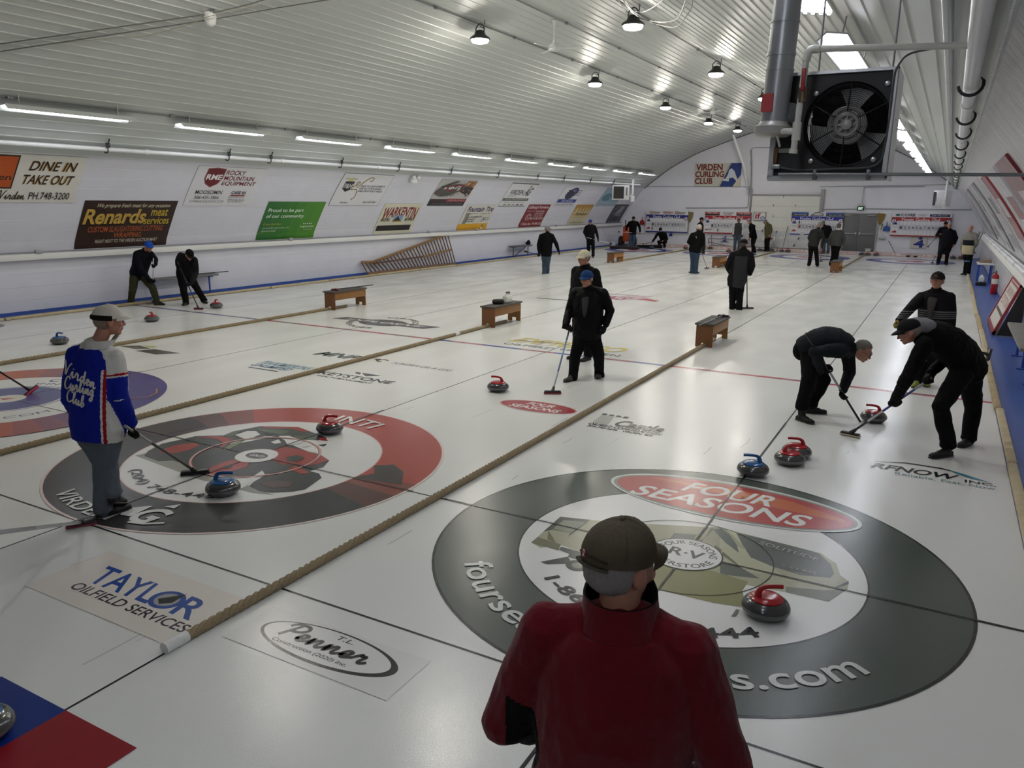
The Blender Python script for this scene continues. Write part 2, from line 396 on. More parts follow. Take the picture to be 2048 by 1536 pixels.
# recreational vehicle picture
Z = ztr(1440, 1020, 7.314); Q = ztr(1040, 1020, 7.314); R_ = ztr(1280, 1000, 6.143)
a.up(); CRM, OLV, GRY, DGR = '#a3a38a', '#73745c', '#5c625f', '#3c423f'
body = Q([(162, 480), (590, 105), (1030, 150), (1450, 190), (1900, 210)])+R_([(850, 340), (960, 335)])+Z([(620, 420), (1100, 540), (1480, 640), (1700, 790), (1760, 960), (1880, 1050), (1870, 1160), (1590, 1350), (960, 1210), (0, 1030)])+R_([(700, 870), (180, 800), (150, 1090)])+Q([(1300, 800), (950, 640), (600, 520), (300, 560)])
pix(a, body, CRM); a.up()
pix(a, Z([(0, 420), (620, 700), (900, 960), (0, 880)]), '#b4b49a')
pix(a, Z([(210, 330), (560, 410), (1100, 545), (1450, 640), (1620, 800), (1670, 940), (1610, 1000), (1180, 960), (760, 830), (450, 700), (330, 520)]), GRY)
pix(a, R_([(900, 370), (1000, 355), (1100, 430), (1190, 560), (1215, 655), (1050, 530)]), '#5f6866')
pix(a, R_([(350, 500), (420, 410), (700, 430), (640, 520)]), '#6a7069')
pix(a, Z([(0, 770), (280, 830), (580, 1010), (0, 950)]), '#5d625c')
pix(a, R_([(150, 1090), (180, 800), (440, 800), (900, 880), (1330, 1010), (1260, 1120), (1300, 1330), (900, 1270)]), '#85845c')
pix(a, Z([(960, 1130), (1500, 1180), (1870, 1160), (1590, 1350), (960, 1210)]), '#6c6f62')
pix(a, Z([(1690, 1130), (1880, 1045), (1882, 1090), (1720, 1150)]), DGR)
pix(a, R_([(800, 470), (870, 350), (915, 360), (700, 570), (660, 540)]), '#70756c')
pix(a, Q([(162, 480), (265, 405), (600, 510), (560, 600)]), OLV)
pix(a, Q([(345, 320), (590, 105), (1030, 150), (690, 410), (740, 340), (480, 290)]), DGR)
pix(a, Q([(570, 590), (600, 545), (960, 640), (1100, 700), (1050, 800), (700, 690), (720, 650)]), '#50554f')
pix(a, Q([(300, 765), (700, 690), (760, 790), (390, 800)]), '#4a4f49')
a.up()
pix(a, Q([(480, 280), (640, 155), (960, 185), (740, 345)]), '#7f8473')
pix(a, Q([(400, 430), (415, 310), (470, 390), (520, 480)]), '#6d7150'); pix(a, Z([(230, 330), (100, 300), (360, 560), (440, 700), (330, 520)]), '#b9b99c')
pix(a, R_([(920, 560), (1005, 620), (990, 660), (915, 600)]), '#6b6b52'); pix(a, R_([(1015, 640), (1160, 760), (1230, 830), (1000, 680)]), '#6b6b52')
g0 = gp(*Z([(760, 1250)])[0])
for px, py, rr in ((1040+845/7.314, 1020+820/7.314, .085),):
    g = gp(px, py); a.ell(g.x, g.y, rr, rr*.95, DGR); a.up(); a.ell(g.x, g.y, rr*.5, rr*.5, '#8b8d80')
pix(a, R_([(1180, 1350), (1225, 1360), (1180, 1440), (1120, 1440)]), '#6e706a')
def wtext(a, s, bl, br, h, c, **k):
    p, q = gp(*bl), gp(*br); an = atan2(q.y-p.y, q.x-p.x); L_ = hypot(q.x-p.x, q.y-p.y); a.text(s, p.x, p.y, p.x+L_, p.y+h, c, rot=an, **k)
wtext(a, 'SOLITUDE', Z([(560, 500)])[0], Z([(1420, 760)])[0], .06, '#a9aba6', bold=0); wtext(a, 'S-CLASS', Z([(890, 830)])[0], Z([(1400, 960)])[0], .035, '#a9aba6', bold=0)
a.up(); a.ring(0, 0, .605, .613, '#2e312f', n=72)
# red oval with big lettering
a.up(); a.ell(.01, 1.205, 1.06, .445, '#c9ccc6', n=72); a.up(); a.ell(.01, 1.2, 1.03, .415, '#7d8480', n=72); a.up(); a.ell(.01, 1.2, 1.0, .385, '#a93d3d', n=72); a.up()
a.poly([(-.75, 1.42), (-.2, 1.36), (.35, 1.24), (.95, 1.2), (.93, 1.26), (.5, 1.45), (0, 1.5)], '#b95f3c'); a.up()
a.text('FOUR', -.42, 1.23, .42, 1.49, '#d8d9d5', .03, .25); a.text('SEASONS', -.80, .93, .72, 1.19, '#d8d9d5', .03, .25)
# centre button
a.up(); a.ell(0, 0, .265, .265, '#33373a'); a.up(); a.ell(0, 0, .255, .255, '#dcdcda'); a.up()
a.text('R·V', -.12, -.055, .13, .075, '#4d5250', .04); a.arc('FOUR SEASONS', 0, 0, .165, .06, pi*.92, pi*.02, '#4d5250', .02); a.arc('SUPERSTORE', 0, 0, .228, .06, -pi*.93, -pi*.07, '#4d5250', .02, out=False)
a.arc('1-866-724-4444', 0, 0, 1.12, .115, radians(-130.5), radians(-50), '#34363a', .03, out=False)
a.arc('fourseasonssales.com', 0, 0, 1.61, .2, radians(-145), radians(-35.5), '#c3c6c3', .02, out=False)
a.up(); a.rect(-.008, -3.6, .008, -.265, '#26262b'); a.rect(-.008, .265, .008, 4, '#26262b'); a.rect(-2.1, -.007, -.265, .007, '#2a2a30'); a.rect(.265, -.007, 2.1, .007, '#2a2a30')
painted('house_ring', a, 'grey ring with camper picture and red oval lettering')
# ---- near rings of the second sheet from the walkway: black and red with a tractor
x0 = -S4; a = Art(ice); RED, BLK = '#a8473d', '#3b3b3c'
a.ring(x0, 0, 1.219, 1.829, BLK, radians(160), radians(345)); a.ring(x0, 0, 1.219, 1.829, RED, radians(-15), radians(160)); a.ring(x0, 0, 0, 1.219, '#dfdfdc', n=80); a.up()
for t0, t1, c in ((radians(-15), radians(-5), '#5d3f3a'), (radians(-5), radians(5), '#7f443b'), (radians(138), radians(150), '#7f443b'), (radians(150), radians(160), '#5d3f3a')): a.ring(x0, 0, 1.219, 1.829, c, t0, t1)
a.ring(x0, 0, 1.822, 1.845, '#e2cfc9'); a.ring(x0, 0, 1.212, 1.226, '#d8b9b2')
a.up(); W_ = ztr(240, 780, 3.103); T_ = ztr(440, 840, 10.24)
pix(a, W_([(1575, 470), (1700, 465), (1760, 510), (1750, 590), (1440, 545), (1580, 520)]), '#3f3836'); pix(a, W_([(110, 250), (360, 220), (540, 222), (380, 255), (200, 290)]), '#4a3d3a')
DT, RT, GT = '#3d3f3c', '#9d3a34', '#54604a'
pix(a, W_([(95, 410), (250, 370), (420, 460), (700, 560), (960, 655), (820, 640), (500, 560)]), '#9a9b93'); a.up()

for P_ in ([(150, 412), (175, 380), (260, 335), (400, 305), (470, 288), (640, 283), (700, 300), (680, 345), (590, 392), (500, 425), (470, 470), (420, 470), (330, 440), (240, 445)], [(430, 440), (520, 385), (620, 352), (760, 328), (870, 345), (910, 420), (885, 500), (830, 535), (700, 545), (560, 540), (470, 515)], [(800, 600), (830, 572), (900, 532), (1000, 520), (1150, 498), (1235, 520), (1252, 548), (1205, 582), (1150, 620), (1080, 633), (940, 641), (865, 630)], [(755, 330), (980, 285), (1050, 335), (1300, 440), (1262, 482), (1180, 505), (900, 525), (870, 480)], [(640, 285), (700, 260), (860, 228), (1130, 240), (1285, 300), (1225, 315), (1050, 285), (900, 290), (760, 310), (690, 330)]): pix(a, W_(P_), DT)
for P_ in ([(235, 392), (300, 358), (380, 338), (470, 330), (495, 345), (430, 375), (340, 395)], [(480, 296), (600, 288), (690, 300), (690, 325), (650, 350), (600, 378), (645, 330), (600, 305)], [(515, 520), (570, 480), (650, 448), (735, 430), (800, 455), (790, 480), (700, 505), (600, 530)], [(950, 375), (1020, 355), (1110, 368), (1250, 408), (1298, 440), (1260, 452), (1180, 470), (1090, 466), (1010, 466), (950, 440), (925, 415)], [(1045, 492), (1090, 470), (1178, 518), (1120, 522)], [(862, 226), (1110, 233), (1175, 262), (1140, 264), (1060, 243), (900, 238)], [(1230, 300), (1275, 298), (1290, 318), (1250, 315)], [(860, 580), (960, 566), (1080, 575), (1060, 605), (940, 612)]): pix(a, W_(P_), RT if P_[0][0] != 860 else '#57403c')
for P_ in ([(840, 245), (1000, 248), (1060, 262), (1000, 280), (900, 262)], [(1050, 285), (1180, 290), (1225, 312), (1120, 310)], [(700, 262), (760, 250), (700, 290), (650, 290)]): pix(a, W_(P_), GT)
pix(a, W_([(640, 372), (690, 335), (785, 308), (730, 345), (680, 370)]), '#7b8563')
for P_ in ([(715, 282), (790, 258), (845, 258), (870, 280), (820, 300), (770, 306)], [(935, 325), (985, 310), (1000, 330), (960, 338)], [(1020, 312), (1130, 310), (1145, 318), (1120, 335), (1040, 345)], [(1150, 318), (1195, 312), (1190, 350), (1130, 360)], [(1205, 345), (1235, 335), (1240, 400), (1190, 390)], [(640, 600), (700, 585), (860, 528), (830, 556), (800, 590), (760, 615)]): pix(a, W_(P_), '#dcdcd8')
pix(a, W_([(1030, 420), (1110, 408), (1145, 428), (1100, 448), (1040, 445)]), DT); pix(a, W_([(890, 268), (960, 270), (930, 285)]), DT); pix(a, W_([(1225, 345), (1285, 338), (1270, 352)]), DT); pix(a, W_([(640, 478), (700, 468), (690, 488), (650, 492)]), DT)
a.up(); a.ring(x0, 0, .60, .622, '#c9a09a'); a.ring(x0, 0, .592, .60, '#8d4038'); a.up(); a.ell(x0, 0, .205, .205, '#e0dedb'); a.up(); a.ell(x0, 0, .125, .085, '#4a4a48'); a.up(); a.text('UNTI', x0-.08, -.03, x0+.09, .03, '#dcdcd8', .02, .2); a.poly([(x0-.08, -.05), (x0-.02, -.06), (x0-.02, -.035)], RT)
a.arc('(204) 748-4469', x0, 0, 1.15, .125, radians(-127.5), radians(-55), '#3a3a40', .015, out=False)
a.arc('VIRDEN', x0, 0, 1.74, .15, radians(-115), radians(-84), '#cfd0ce', .02, out=False)
g = gp(300, 1031); a.text('G', g.x-.13, g.y-.16, g.x+.15, g.y+.14, '#cfd0ce', .05, .15); a.poly([(g.x-.3, g.y-.02), (g.x-.14, g.y+.13), (g.x-.1, g.y-.1), (g.x-.2, g.y-.12)], '#cfd0ce'); a.poly([(g.x-.05, g.y+.17), (g.x+.03, g.y+.27), (g.x+.06, g.y+.18)], '#cfd0ce'); a.line([(g.x-.02, g.y-.18), (g.x+.12, g.y-.14), (g.x+.24, g.y-.05)], .03, '#cfd0ce')
a.arc('UNTI', x0, 0, 1.33, .25, radians(106), radians(75), '#e0dcd8', .02)
a.up(); a.rect(x0-.008, -2, x0+.008, -.21, '#26262b'); a.rect(x0-.008, .21, x0+.008, 2, '#2c2c30'); a.rect(x0-1.9, -.007, x0-.21, .007, '#26262b'); a.rect(x0+.21, -.007, x0+1.9, .007, '#26262b')
painted('house_ring', a, 'black and red ring with tractor picture')
# ---- third sheet: orange fading to violet
x0 = -2*S4; a = Art(ice); 
def mixc(u): return '#%02x%02x%02x' % tuple(int(p+(q-p)*u) for p, q in zip((0xb8, 0x61, 0x43), (0x56, 0x50, 0x88)))
for i in range(40):
    t0 = 2*pi*i/40; u = .5+1.4*(cos(t0+pi/40-radians(55))-.35); a.ring(x0, 0, 1.219, 1.829, mixc(min(1, max(0, u))), t0, t0+2*pi/40)
a.ring(x0, 0, 0, 1.219, '#dedfdb', n=80); a.up(); a.ring(x0, 0, .66, .68, '#55568a'); a.ring(x0, 0, .15, .63, '#585c8e'); a.ell(x0, 0, .2, .2, '#d9d4c8'); a.up(); a.poly([(x0-.1, -.05), (x0+.06, .08), (x0+.02, -.06)], '#b5504a')
a.arc('COMFORT', x0, 0, .92, .17, radians(122), radians(55), '#4a4c80', .02); a.arc('INN & SUITES', x0, 0, .77, .08, radians(127), radians(50), '#55568a', .02)
a.arc('WWW.COMFORTINNS.COM', x0, 0, 1.04, .1, radians(-165), radians(-4), '#55568a', .0, out=False)
a.line([(x0+1.25, .75), (x0+1.4, .95), (x0+1.3, 1.15), (x0+1.1, 1.3)], .02, '#c08a60')
a.up(); a.rect(x0-.007, -1.8, x0+.007, -.2, '#3a3a48'); a.rect(x0-.007, .2, x0+.007, 1.9, '#3a3a48'); a.rect(x0+.2, -.007, x0+1.9, .007, '#3a3a48')
painted('house_ring', a, 'orange and violet ring')
a = Art(ice); a.ring(-3*S4, 0, 1.219, 1.829, '#5a5f68', n=64); painted('house_ring', a, 'grey ring of the first sheet')
# ---- sponsor lettering in the ice
def logo(label): a_ = Art(ice); a_.label = label; return a_
def done(a_): painted('ice_logo', a_, a_.label)
a = logo('blue and black lettering with a drop')
a.rect(-3.62, -2.65, -2.2, -2.05, '#ddd6ce'); a.up(); a.text('TAYL', -3.33, -2.41, -2.66, -2.2, '#2f4f96', .03, -.35); a.ell(-2.72+.06, -2.31, .125, .105, '#2f4f96'); a.up(); a.ell(-2.66, -2.31, .085, .075, '#9a9c9e'); a.up(); a.poly([(-2.72, -2.33), (-2.66, -2.37), (-2.60, -2.32), (-2.61, -2.2)], '#2a2b2f'); a.text('R', -2.52, -2.41, -2.29, -2.2, '#2f4f96', .03, -.2)
a.text('OILFIELD SERVICES', -3.35, -2.525, -2.26, -2.44, '#34323a', .02); done(a)
a = logo('black oval with script lettering')
a.rect(-2.02, -2.43, -.83, -2.03, '#d9d9d6'); a.up(); a.ell(-1.42, -2.215, .49, .165, '#2b2b2d', n=64); a.up(); a.ell(-1.435, -2.21, .455, .148, '#dbdbd8', n=64); a.up()
a.script('Penner', -1.79, -2.245, -1.10, -2.105, '#2b2b2d', .026); a.text('T.L.', -1.44, -2.125, -1.30, -2.085, '#2b2b2d', .01, .25); a.text('Construction (2020) Inc.', -1.76, -2.32, -1.20, -2.28, '#2b2b2d', .005, .2); done(a)
a = logo('blue and red painted squares'); a.rect(-2.72, -4.6, -2.155, -3.28, '#16307c'); a.rect(-2.155, -4.6, -1.61, -3.28, '#8a1f28'); done(a)
a = logo('small red oval with white lettering'); a.ell(-2.81, 3.13, .52, .24, '#c79a98', n=56); a.up(); a.ell(-2.81, 3.13, .5, .22, '#a33a40', n=56); a.up(); a.text('FOUR', -3.0, 3.16, -2.6, 3.29, '#e3dedc', .03, .2); a.text('SEASONS', -3.16, 2.99, -2.46, 3.12, '#e3dedc', .03, .2); done(a)
a = logo('black and teal lettering under a curved stroke')
a.text('RFNOW', 1.0, 2.80, 1.76, 2.97, '#2a2a30', .04, .25); a.text('INC.', 1.8, 2.79, 2.05, 2.87, '#2a2a30', .04); a.text('Reliable. Fast. Now.', 1.22, 2.69, 2.06, 2.77, '#6f9aa2', 0)
a.poly([(1.0, 3.0), (1.3, 3.13), (1.6, 3.13), (1.76, 3.05), (1.6, 3.09), (1.3, 3.1)], '#2a2a30'); a.poly([(1.66, 3.11), (1.82, 3.02), (2.0, 2.9), (1.86, 2.92), (1.72, 3.02)], '#3f8296'); done(a)
a = logo('dark lettering with a small turret')
a.text('Castle', -1.72, 2.84, -1.11, 3.1, '#47494a', .05, .15); a.text('OILFIELD CONSTRUCTION', -1.97, 2.74, -1.10, 2.82, '#2c2c2e', .03, .15); a.text('204-748-6646   VIRDEN, MB.', -1.95, 2.65, -1.16, 2.72, '#2c2c2e', .02, .15)
a.poly([(-1.95, 2.84), (-1.76, 2.84), (-1.82, 3.2), (-1.98, 3.2)], '#b9bab4'); a.up()
for k in range(4): a.rect(-1.99+k*.09, 3.2, -1.93+k*.09, 3.27, '#55584f')
done(a)
a = logo('yellow lettering with black line under it')
YEL = '#cdbb5e'; a.text('EXPRESSO', -5.4, 6.95, -3.15, 7.45, YEL, .05, .3); a.up(); a.line([(-5.35, 7.12), (-4.75, 7.18)], .05, '#6c6a4d'); a.line([(-4.85, 7.25), (-4.2, 7.2)], .04, '#6c6a4d'); a.text('OILFIELD TRUCKEN', -5.33, 6.66, -3.13, 6.82, '#5e5f58', .01); done(a)
a = logo('black lettering below a grey emblem'); a.text('KEYSTONE', -6.44, 3.13, -5.12, 3.30, '#303236', .03); a.text('WEALTH MANAGEMENT', -6.35, 3.0, -5.35, 3.07, '#3a3c40', .01); a.poly([(-5.9, 3.5), (-5.72, 3.36), (-5.55, 3.5)], '#42464a'); a.poly([(-6.02, 3.5), (-5.92, 3.5), (-5.85, 3.4), (-5.95, 3.42)], '#42464a'); done(a)
a = logo('bold dark slanted letters'); a.text('MNP', -7.5, 4.17, -6.6, 4.47, '#3c4442', .05, .3); done(a)
a = logo('thin grey lettering with a gold swirl'); a.text('TUNDRA OIL & GAS', -5.98, 4.26, -4.86, 4.38, '#77787a', -.005, .1); a.ring(-6.2, 4.36, .06, .1, '#6a5a44', radians(20), radians(300), n=30); a.poly([(-6.4, 4.4), (-6.3, 4.46), (-6.25, 4.3)], '#4b4238'); done(a)
a = logo('pale blue lettering over a dark line'); a.text('TRANSMISSIONS', -7.75, 3.2, -6.7, 3.4, '#7fa3bb', .03, .2); a.text('UNLIMITED', -7.7, 3.02, -6.9, 3.17, '#4f7fa0', .03, .2); a.rect(-7.6, 2.9, -7.0, 2.94, '#45525a'); done(a)
a = logo('dark band with an oval in its middle'); a.poly([(-9.9, 7.36), (-9.75, 7.66), (-7.3, 7.62), (-7.46, 7.25)], '#45474a'); a.ell(-8.62, 7.45, .55, .38, '#45474a'); a.up(); a.text('EXPLOSIVE', -9.6, 7.37, -7.6, 7.55, '#d2d2d0', .04, .3); a.arc('OILFIELD', -8.62, 7.45, .62, .13, radians(120), radians(10), '#45474a', .02); a.arc('SERVICES', -8.62, 7.45, .76, .13, radians(190), radians(290), '#45474a', .02, out=False); done(a)
a = logo('faded red lettering at mid ice'); a.poly([(-7.6, 14.5), (-6.9, 14.3), (-5.6, 14.9), (-5.1, 14.3), (-5.8, 14.0), (-6.4, 13.6), (-7.2, 13.5)], '#c9aeb2'); a.up(); a.text('SIGNS', -7.2, 13.8, -5.7, 14.5, '#a8566a', .04, .25); a.rect(-7.9, 14.9, -5.4, 15.0, '#b77f84'); a.rect(-7.9, 12.95, -6.8, 13.05, '#63666a'); a.poly([(-5.6, 14.2), (-5.0, 14.0), (-4.95, 14.25), (-5.4, 14.5)], '#b8585e'); done(a)
a = logo('short dark slanted logo by the rope'); a.poly([(-10.75, 2.98), (-10.5, 3.18), (-10.1, 3.1), (-10.3, 2.95)], '#5b5d56'); a.poly([(-10.15, 2.85), (-10.0, 3.1), (-9.35, 3.1), (-9.6, 2.82)], '#5b5d56'); a.poly([(-10.5, 3.2), (-10.2, 3.3), (-10.1, 3.15)], '#c9c98a'); done(a)
a = logo('grey oval beside the blue strip'); a.ell(-15.15+.3, 2.9, .5, .34, '#7d7b78'); a.up(); a.ell(-15.0, 2.87, .33, .2, '#b5a58e'); done(a)
a = Art(ice)                                # scuffs left by the stones, running up the sheets
rs = random.Random(3)
for k in range(26):
    x = rs.uniform(-4.2, 1.6); y = rs.uniform(-3.2, 3.2); l = rs.uniform(.08, .45)
    if abs(hypot(x, y)) < 1.9 or abs(hypot(x+S4, y)) < 1.9: continue
    d = rs.uniform(-.05, .05); a.line([(x, y), (x+d*l+.003, y+l*.5), (x+d*l, y+l)], rs.uniform(.004, .013), '#bdbdba')
painted('scuff_marks', a)
# ---- walls
def boards(x, z0, z1, n, sgn_, g=.006):
    pts = []
    for i in range(n):
        a0 = z0+(z1-z0)*i/n; a1 = z0+(z1-z0)*(i+1)/n
        pts += [(x-sgn_*g, a0), (x, a0+g), (x, a1-g), (x-sgn_*g, a1)]
    return pts
WM = mat(WHITE, .42, 0, 'painted', .4); LM = mat('#dcdcd8', .5, 0, 'painted')
for side, nm, xb in ((-1, 'left', -15.74), (1, 'right', 2.86)):
    low = boards(xb, 0, 1.13, 4, -side)
    if side < 0:
        up = []; n = 9
        for i in range(n):
            s0, s1 = AU[-1]*i/n, AU[-1]*(i+1)/n
            for s, w in ((s0, -.006), (s0+.006, 0), ((s0+s1)/2, 0), (s1-.006, 0), (s1, -.006)):
                p = wallp(0, s, w, side); up.append((p.x, p.z))
    else: up = [(wallp(0, s, 0, 1).x, wallp(0, s, 0, 1).z) for s in AU]
    ledge = [(xb-side*.05, 1.13), (xb-side*.05, 1.28)]
    e = up[-1]; lip = [(e[0]-side*.03, e[1]), (e[0]-side*.03, e[1]+.07)]
    prof = low+ledge+up+lip+[(XC+side*8.0, 3.36), (XC+side*9.7, 3.36), (XC+side*9.7, 0)]
    w = extrude('wall_'+nm, prof, YN, YF, WM if side < 0 else mat('#cfcfd2', .18, 0, 'film', .5)); w['label'] = 'white boarded side wall with a ledge' if side < 0 else 'side wall with shiny wrinkled sheeting'
for side_, x_ in (('left', -15.733), ('right', 2.853)):
    tag(MB().box((x_, (YN+YF)/2, .033), (.02, YF-YN, .066)).build('baseboard_'+side_, BLUE, None, False), 'blue painted foot of the side wall', kind='structure')
ribs = []; total = 2*AA[-1]; pitch = .235; k = int(total/pitch)
def arch_at(s, w):
    if s <= AA[-1]: p, n = on(ARCH, AA, s); q = p+n*w; return (XC-q.x, q.y)
    p, n = on(ARCH, AA, total-s); q = p+n*w; return (XC+q.x, q.y)
p0, n0 = on(ARCH, AA, 1.0); sg = 1 if n0.y < 0 else -1
for i in range(k):
    b = total*i/k
    for ds, w in ((0, 0), (.19, 0), (.2, .013), (.226, .013)): ribs.append(arch_at(b+ds, sg*w))
ribs.append(arch_at(total, 0))
cl = extrude('ceiling', ribs+[(XC+8.0, 6.8), (XC-8.0, 6.8)], YN, YF+.02, mat('#bdc1bd', .42, 0, 'sheet', .5), True); cl['label'] = 'arched ceiling of ribbed white steel'
outer = [(XC-9.7, 0)]+[(XC-9.7, 3.4), (XC-8, 6.9), (XC+8, 6.9), (XC+9.7, 3.4)]+[(XC+9.7, 0)]
def endwall(nm, y, t, m, lab):
    mb = MB(); mb.prism([(p[0], y, p[1]) for p in outer], (0, t, 0)); o = mb.build(nm, m, None, False); tag(o, lab, kind='structure'); return o
far = endwall('wall_far', YF, .2, mat('#e2e2ea', .5, 0, 'painted', .3), 'white end wall with the scoreboards')
near = endwall('wall_near', YN-.2, .2, mat('#8f8f90', .6, 0, 'painted', .3), 'end wall behind the camera')
mb = MB(); mb.tube([(arch_at(total*i/60, sg*.015)[0], YF-.02, arch_at(total*i/60, sg*.015)[1]) for i in range(61)], .022, 6); tag(mb.build('trim_1', mat('#4a4a50', .5)), 'dark trim where the arch meets the end wall', kind='structure')
YW = YF-.03
mb = MB(); mb.tube([yp(1285, 373, YW), yp(1500, 373.5, YW)], .012, 6); mb.tube([yp(1640, 373.5, YW), yp(1908, 369, YW)], .012, 6); tag(mb.build('trim_2', mat('#8a8a90', .5)), kind='structure')
# panel seams of the end wall: overhead door, double steel door
gl, gr_ = yp(1505, 391, YW), yp(1642, 391, YW)
mb = MB(); mb.box(((gl.x+gr_.x)/2, YW-.02, gl.z/2), (gr_.x-gl.x, .06, gl.z)); d1 = mb.build('door_1', mat('#dedfd8', .45, 0, 'painted'), None, False); tag(d1, 'white overhead door in the end wall', kind='structure')
mb = MB()
for z in (.62, 1.2, 1.78, 2.36): mb.box(((gl.x+gr_.x)/2, YW-.052, z), (gr_.x-gl.x, .012, .012))
mb.build('panel_seam', mat('#b3b3b0', .5), d1, False)
for qx, qy in ((1547, 411), (1591, 411), (1546, 433), (1585, 480), (1567, 393)):
    p = yp(qx, qy, YW-.06); MB().box(p, (.05, .02, .12), bev=.008).build('bracket', mat('#8b8b8d', .4, .5), d1)
mb = MB()
for x in (gl.x-.06, gr_.x+.08): mb.box((x, YW-.05, 1.6), (.09 if x < -6 else .16, .08, 3.3))
mb.box(((gl.x+gr_.x)/2, YW-.06, gl.z+.04), (gr_.x-gl.x, .08, .07)); mb.build('track', mat('#8c8c90', .4, .6), d1, False)
dl, dr = yp(1684.5, 426, YW), yp(1756, 426, YW); dz = dl.z
d2 = MB().box(((dl.x+dr.x)/2, YW-.0, dz/2), (dr.x-dl.x+.12, .04, dz+.06)).build('door_2', mat('#a9a9ad', .5), None, False); tag(d2, 'grey steel double door', kind='structure')
mid = (dl.x+dr.x)/2; DG = mat('#68696c', .45, 0, 'painted')
for s in (-1, 1):
    c = mid+s*(dr.x-dl.x)/4; lf = MB().box((c, YW-.03, dz/2-.01), ((dr.x-dl.x)/2-.02, .05, dz-.03), bev=.006).build('door_leaf', DG, d2)
    MB().box((c, YW-.09, 1.02), ((dr.x-dl.x)/2-.12, .05, .05), bev=.012).box((mid+s*.09, YW-.09, 1.02), (.09, .06, .16), bev=.01).build('push_bar', mat('#9a9a9c', .35, .7), lf)
    MB().box((c+s*.15, YW-.08, dz-.1), (.36, .06, .06), bev=.008).build('door_closer', mat('#a3a39f', .4, .5), lf)
# ================================================================ SIGNS ON THE CURVED WALL
GSIGN = 'sponsor signs on the boarded wall'
def wsign(label, bl, tr, draw, bg, grid=8, W=None):
    (ya, sa), (yb, sb) = wall_hit(*bl), wall_hit(*tr)
    if W: ya = yb-W
    a = Art(); w, h = yb-ya, sb-sa; a.rect(0, 0, w, h, bg, 2, grid); a.up(); draw(a, w, h)
    mb = MB(); n = grid
    for i in range(n):
        s0, s1 = sa+h*i/n, sa+h*(i+1)/n
        P = [wallp(y, s, ww) for ww in (.0, .012) for s in (s0, s1) for y in (ya, yb)]
        mb.add(P, [(4, 5, 7, 6), (0, 4, 6, 2), (1, 3, 7, 5)]+([(0, 1, 5, 4)] if i == 0 else [])+([(2, 6, 7, 3)] if i == n-1 else []), 0)
    mb.mats = [sgn('#8f9092')]
    for k in (0, 1):
        pass
    o = a.build('sponsor_sign', lambda u, v, z: wallp(ya+u, sa+v, .012+z), None, .0008, mb)
    return tag(o, label, 'sign', GSIGN)
def T(a, s, w, h, x0, y0, x1, y1, c, **k): a.text(s, x0*w, y0*h, x1*w, y1*h, c, **k)
def d_dine(a, w, h):
    T(a, 'DINE IN', w, h, .605, .66, .93, .86, '#b89358', bold=.03, shear=.15); T(a, 'TAKE OUT', w, h, .575, .37, .94, .57, '#b89358', bold=.03, shear=.15); a.rect(0, .28*h, .53*w, .97*h, '#2a201c'); a.up()
    T(a, 'DINE IN', w, h, .61, .67, .94, .87, '#241c1a', bold=.02, shear=.15); T(a, 'TAKE OUT', w, h, .58, .38, .95, .58, '#241c1a', bold=.02, shear=.15); a.rect(0, .31*h, .52*w, .94*h, '#b4521f'); a.up()
    a.script('Virden', .455*w, .07*h, .64*w, .24*h, '#3a3026', .02); T(a, 'PH.748-3200', w, h, .66, .07, .95, .22, '#26222a', bold=.01); T(a, 'Chicken', w, h, .22, .46, .508, .58, '#241c1a', bold=.02)
wsign('white and orange board lettered for dining in and taking out, first in the upper row', (12, 404), (177.2, 313.8), d_dine, '#d5d3cb', W=2.9)
def d_ren(a, w, h):
    T(a, 'We prepare fresh meat for any occasion', w, h, .12, .83, .93, .94, '#d6cfae', bold=.0, shear=.3); T(a, 'Renards', w, h, .025, .47, .69, .81, '#120c09', bold=.09, shear=.1); a.up(); T(a, 'Renards', w, h, .03, .50, .69, .82, '#bf9c48', bold=.05, shear=.1)
    T(a, 'meat', w, h, .73, .66, .92, .82, '#c0a52f', bold=.02); T(a, 'services', w, h, .67, .48, .96, .64, '#c0a52f', bold=.02); T(a, 'CUSTOM SLAUGHTERING.CUTTING', w, h, .1, .33, .91, .45, '#b05a30', bold=.02); T(a, 'WRAPPING', w, h, .38, .2, .68, .31, '#b05a30', bold=.03); T(a, 'RIGHT NEXT TO THE VIRDEN AUCTION MART', w, h, .2, .1, .88, .17, '#cfc8ba', bold=.01)
wsign('dark brown board with gold, orange and cream painted lettering, behind the two sweepers', (147.5, 498), (356.2, 401.5), d_ren, '#35231e')
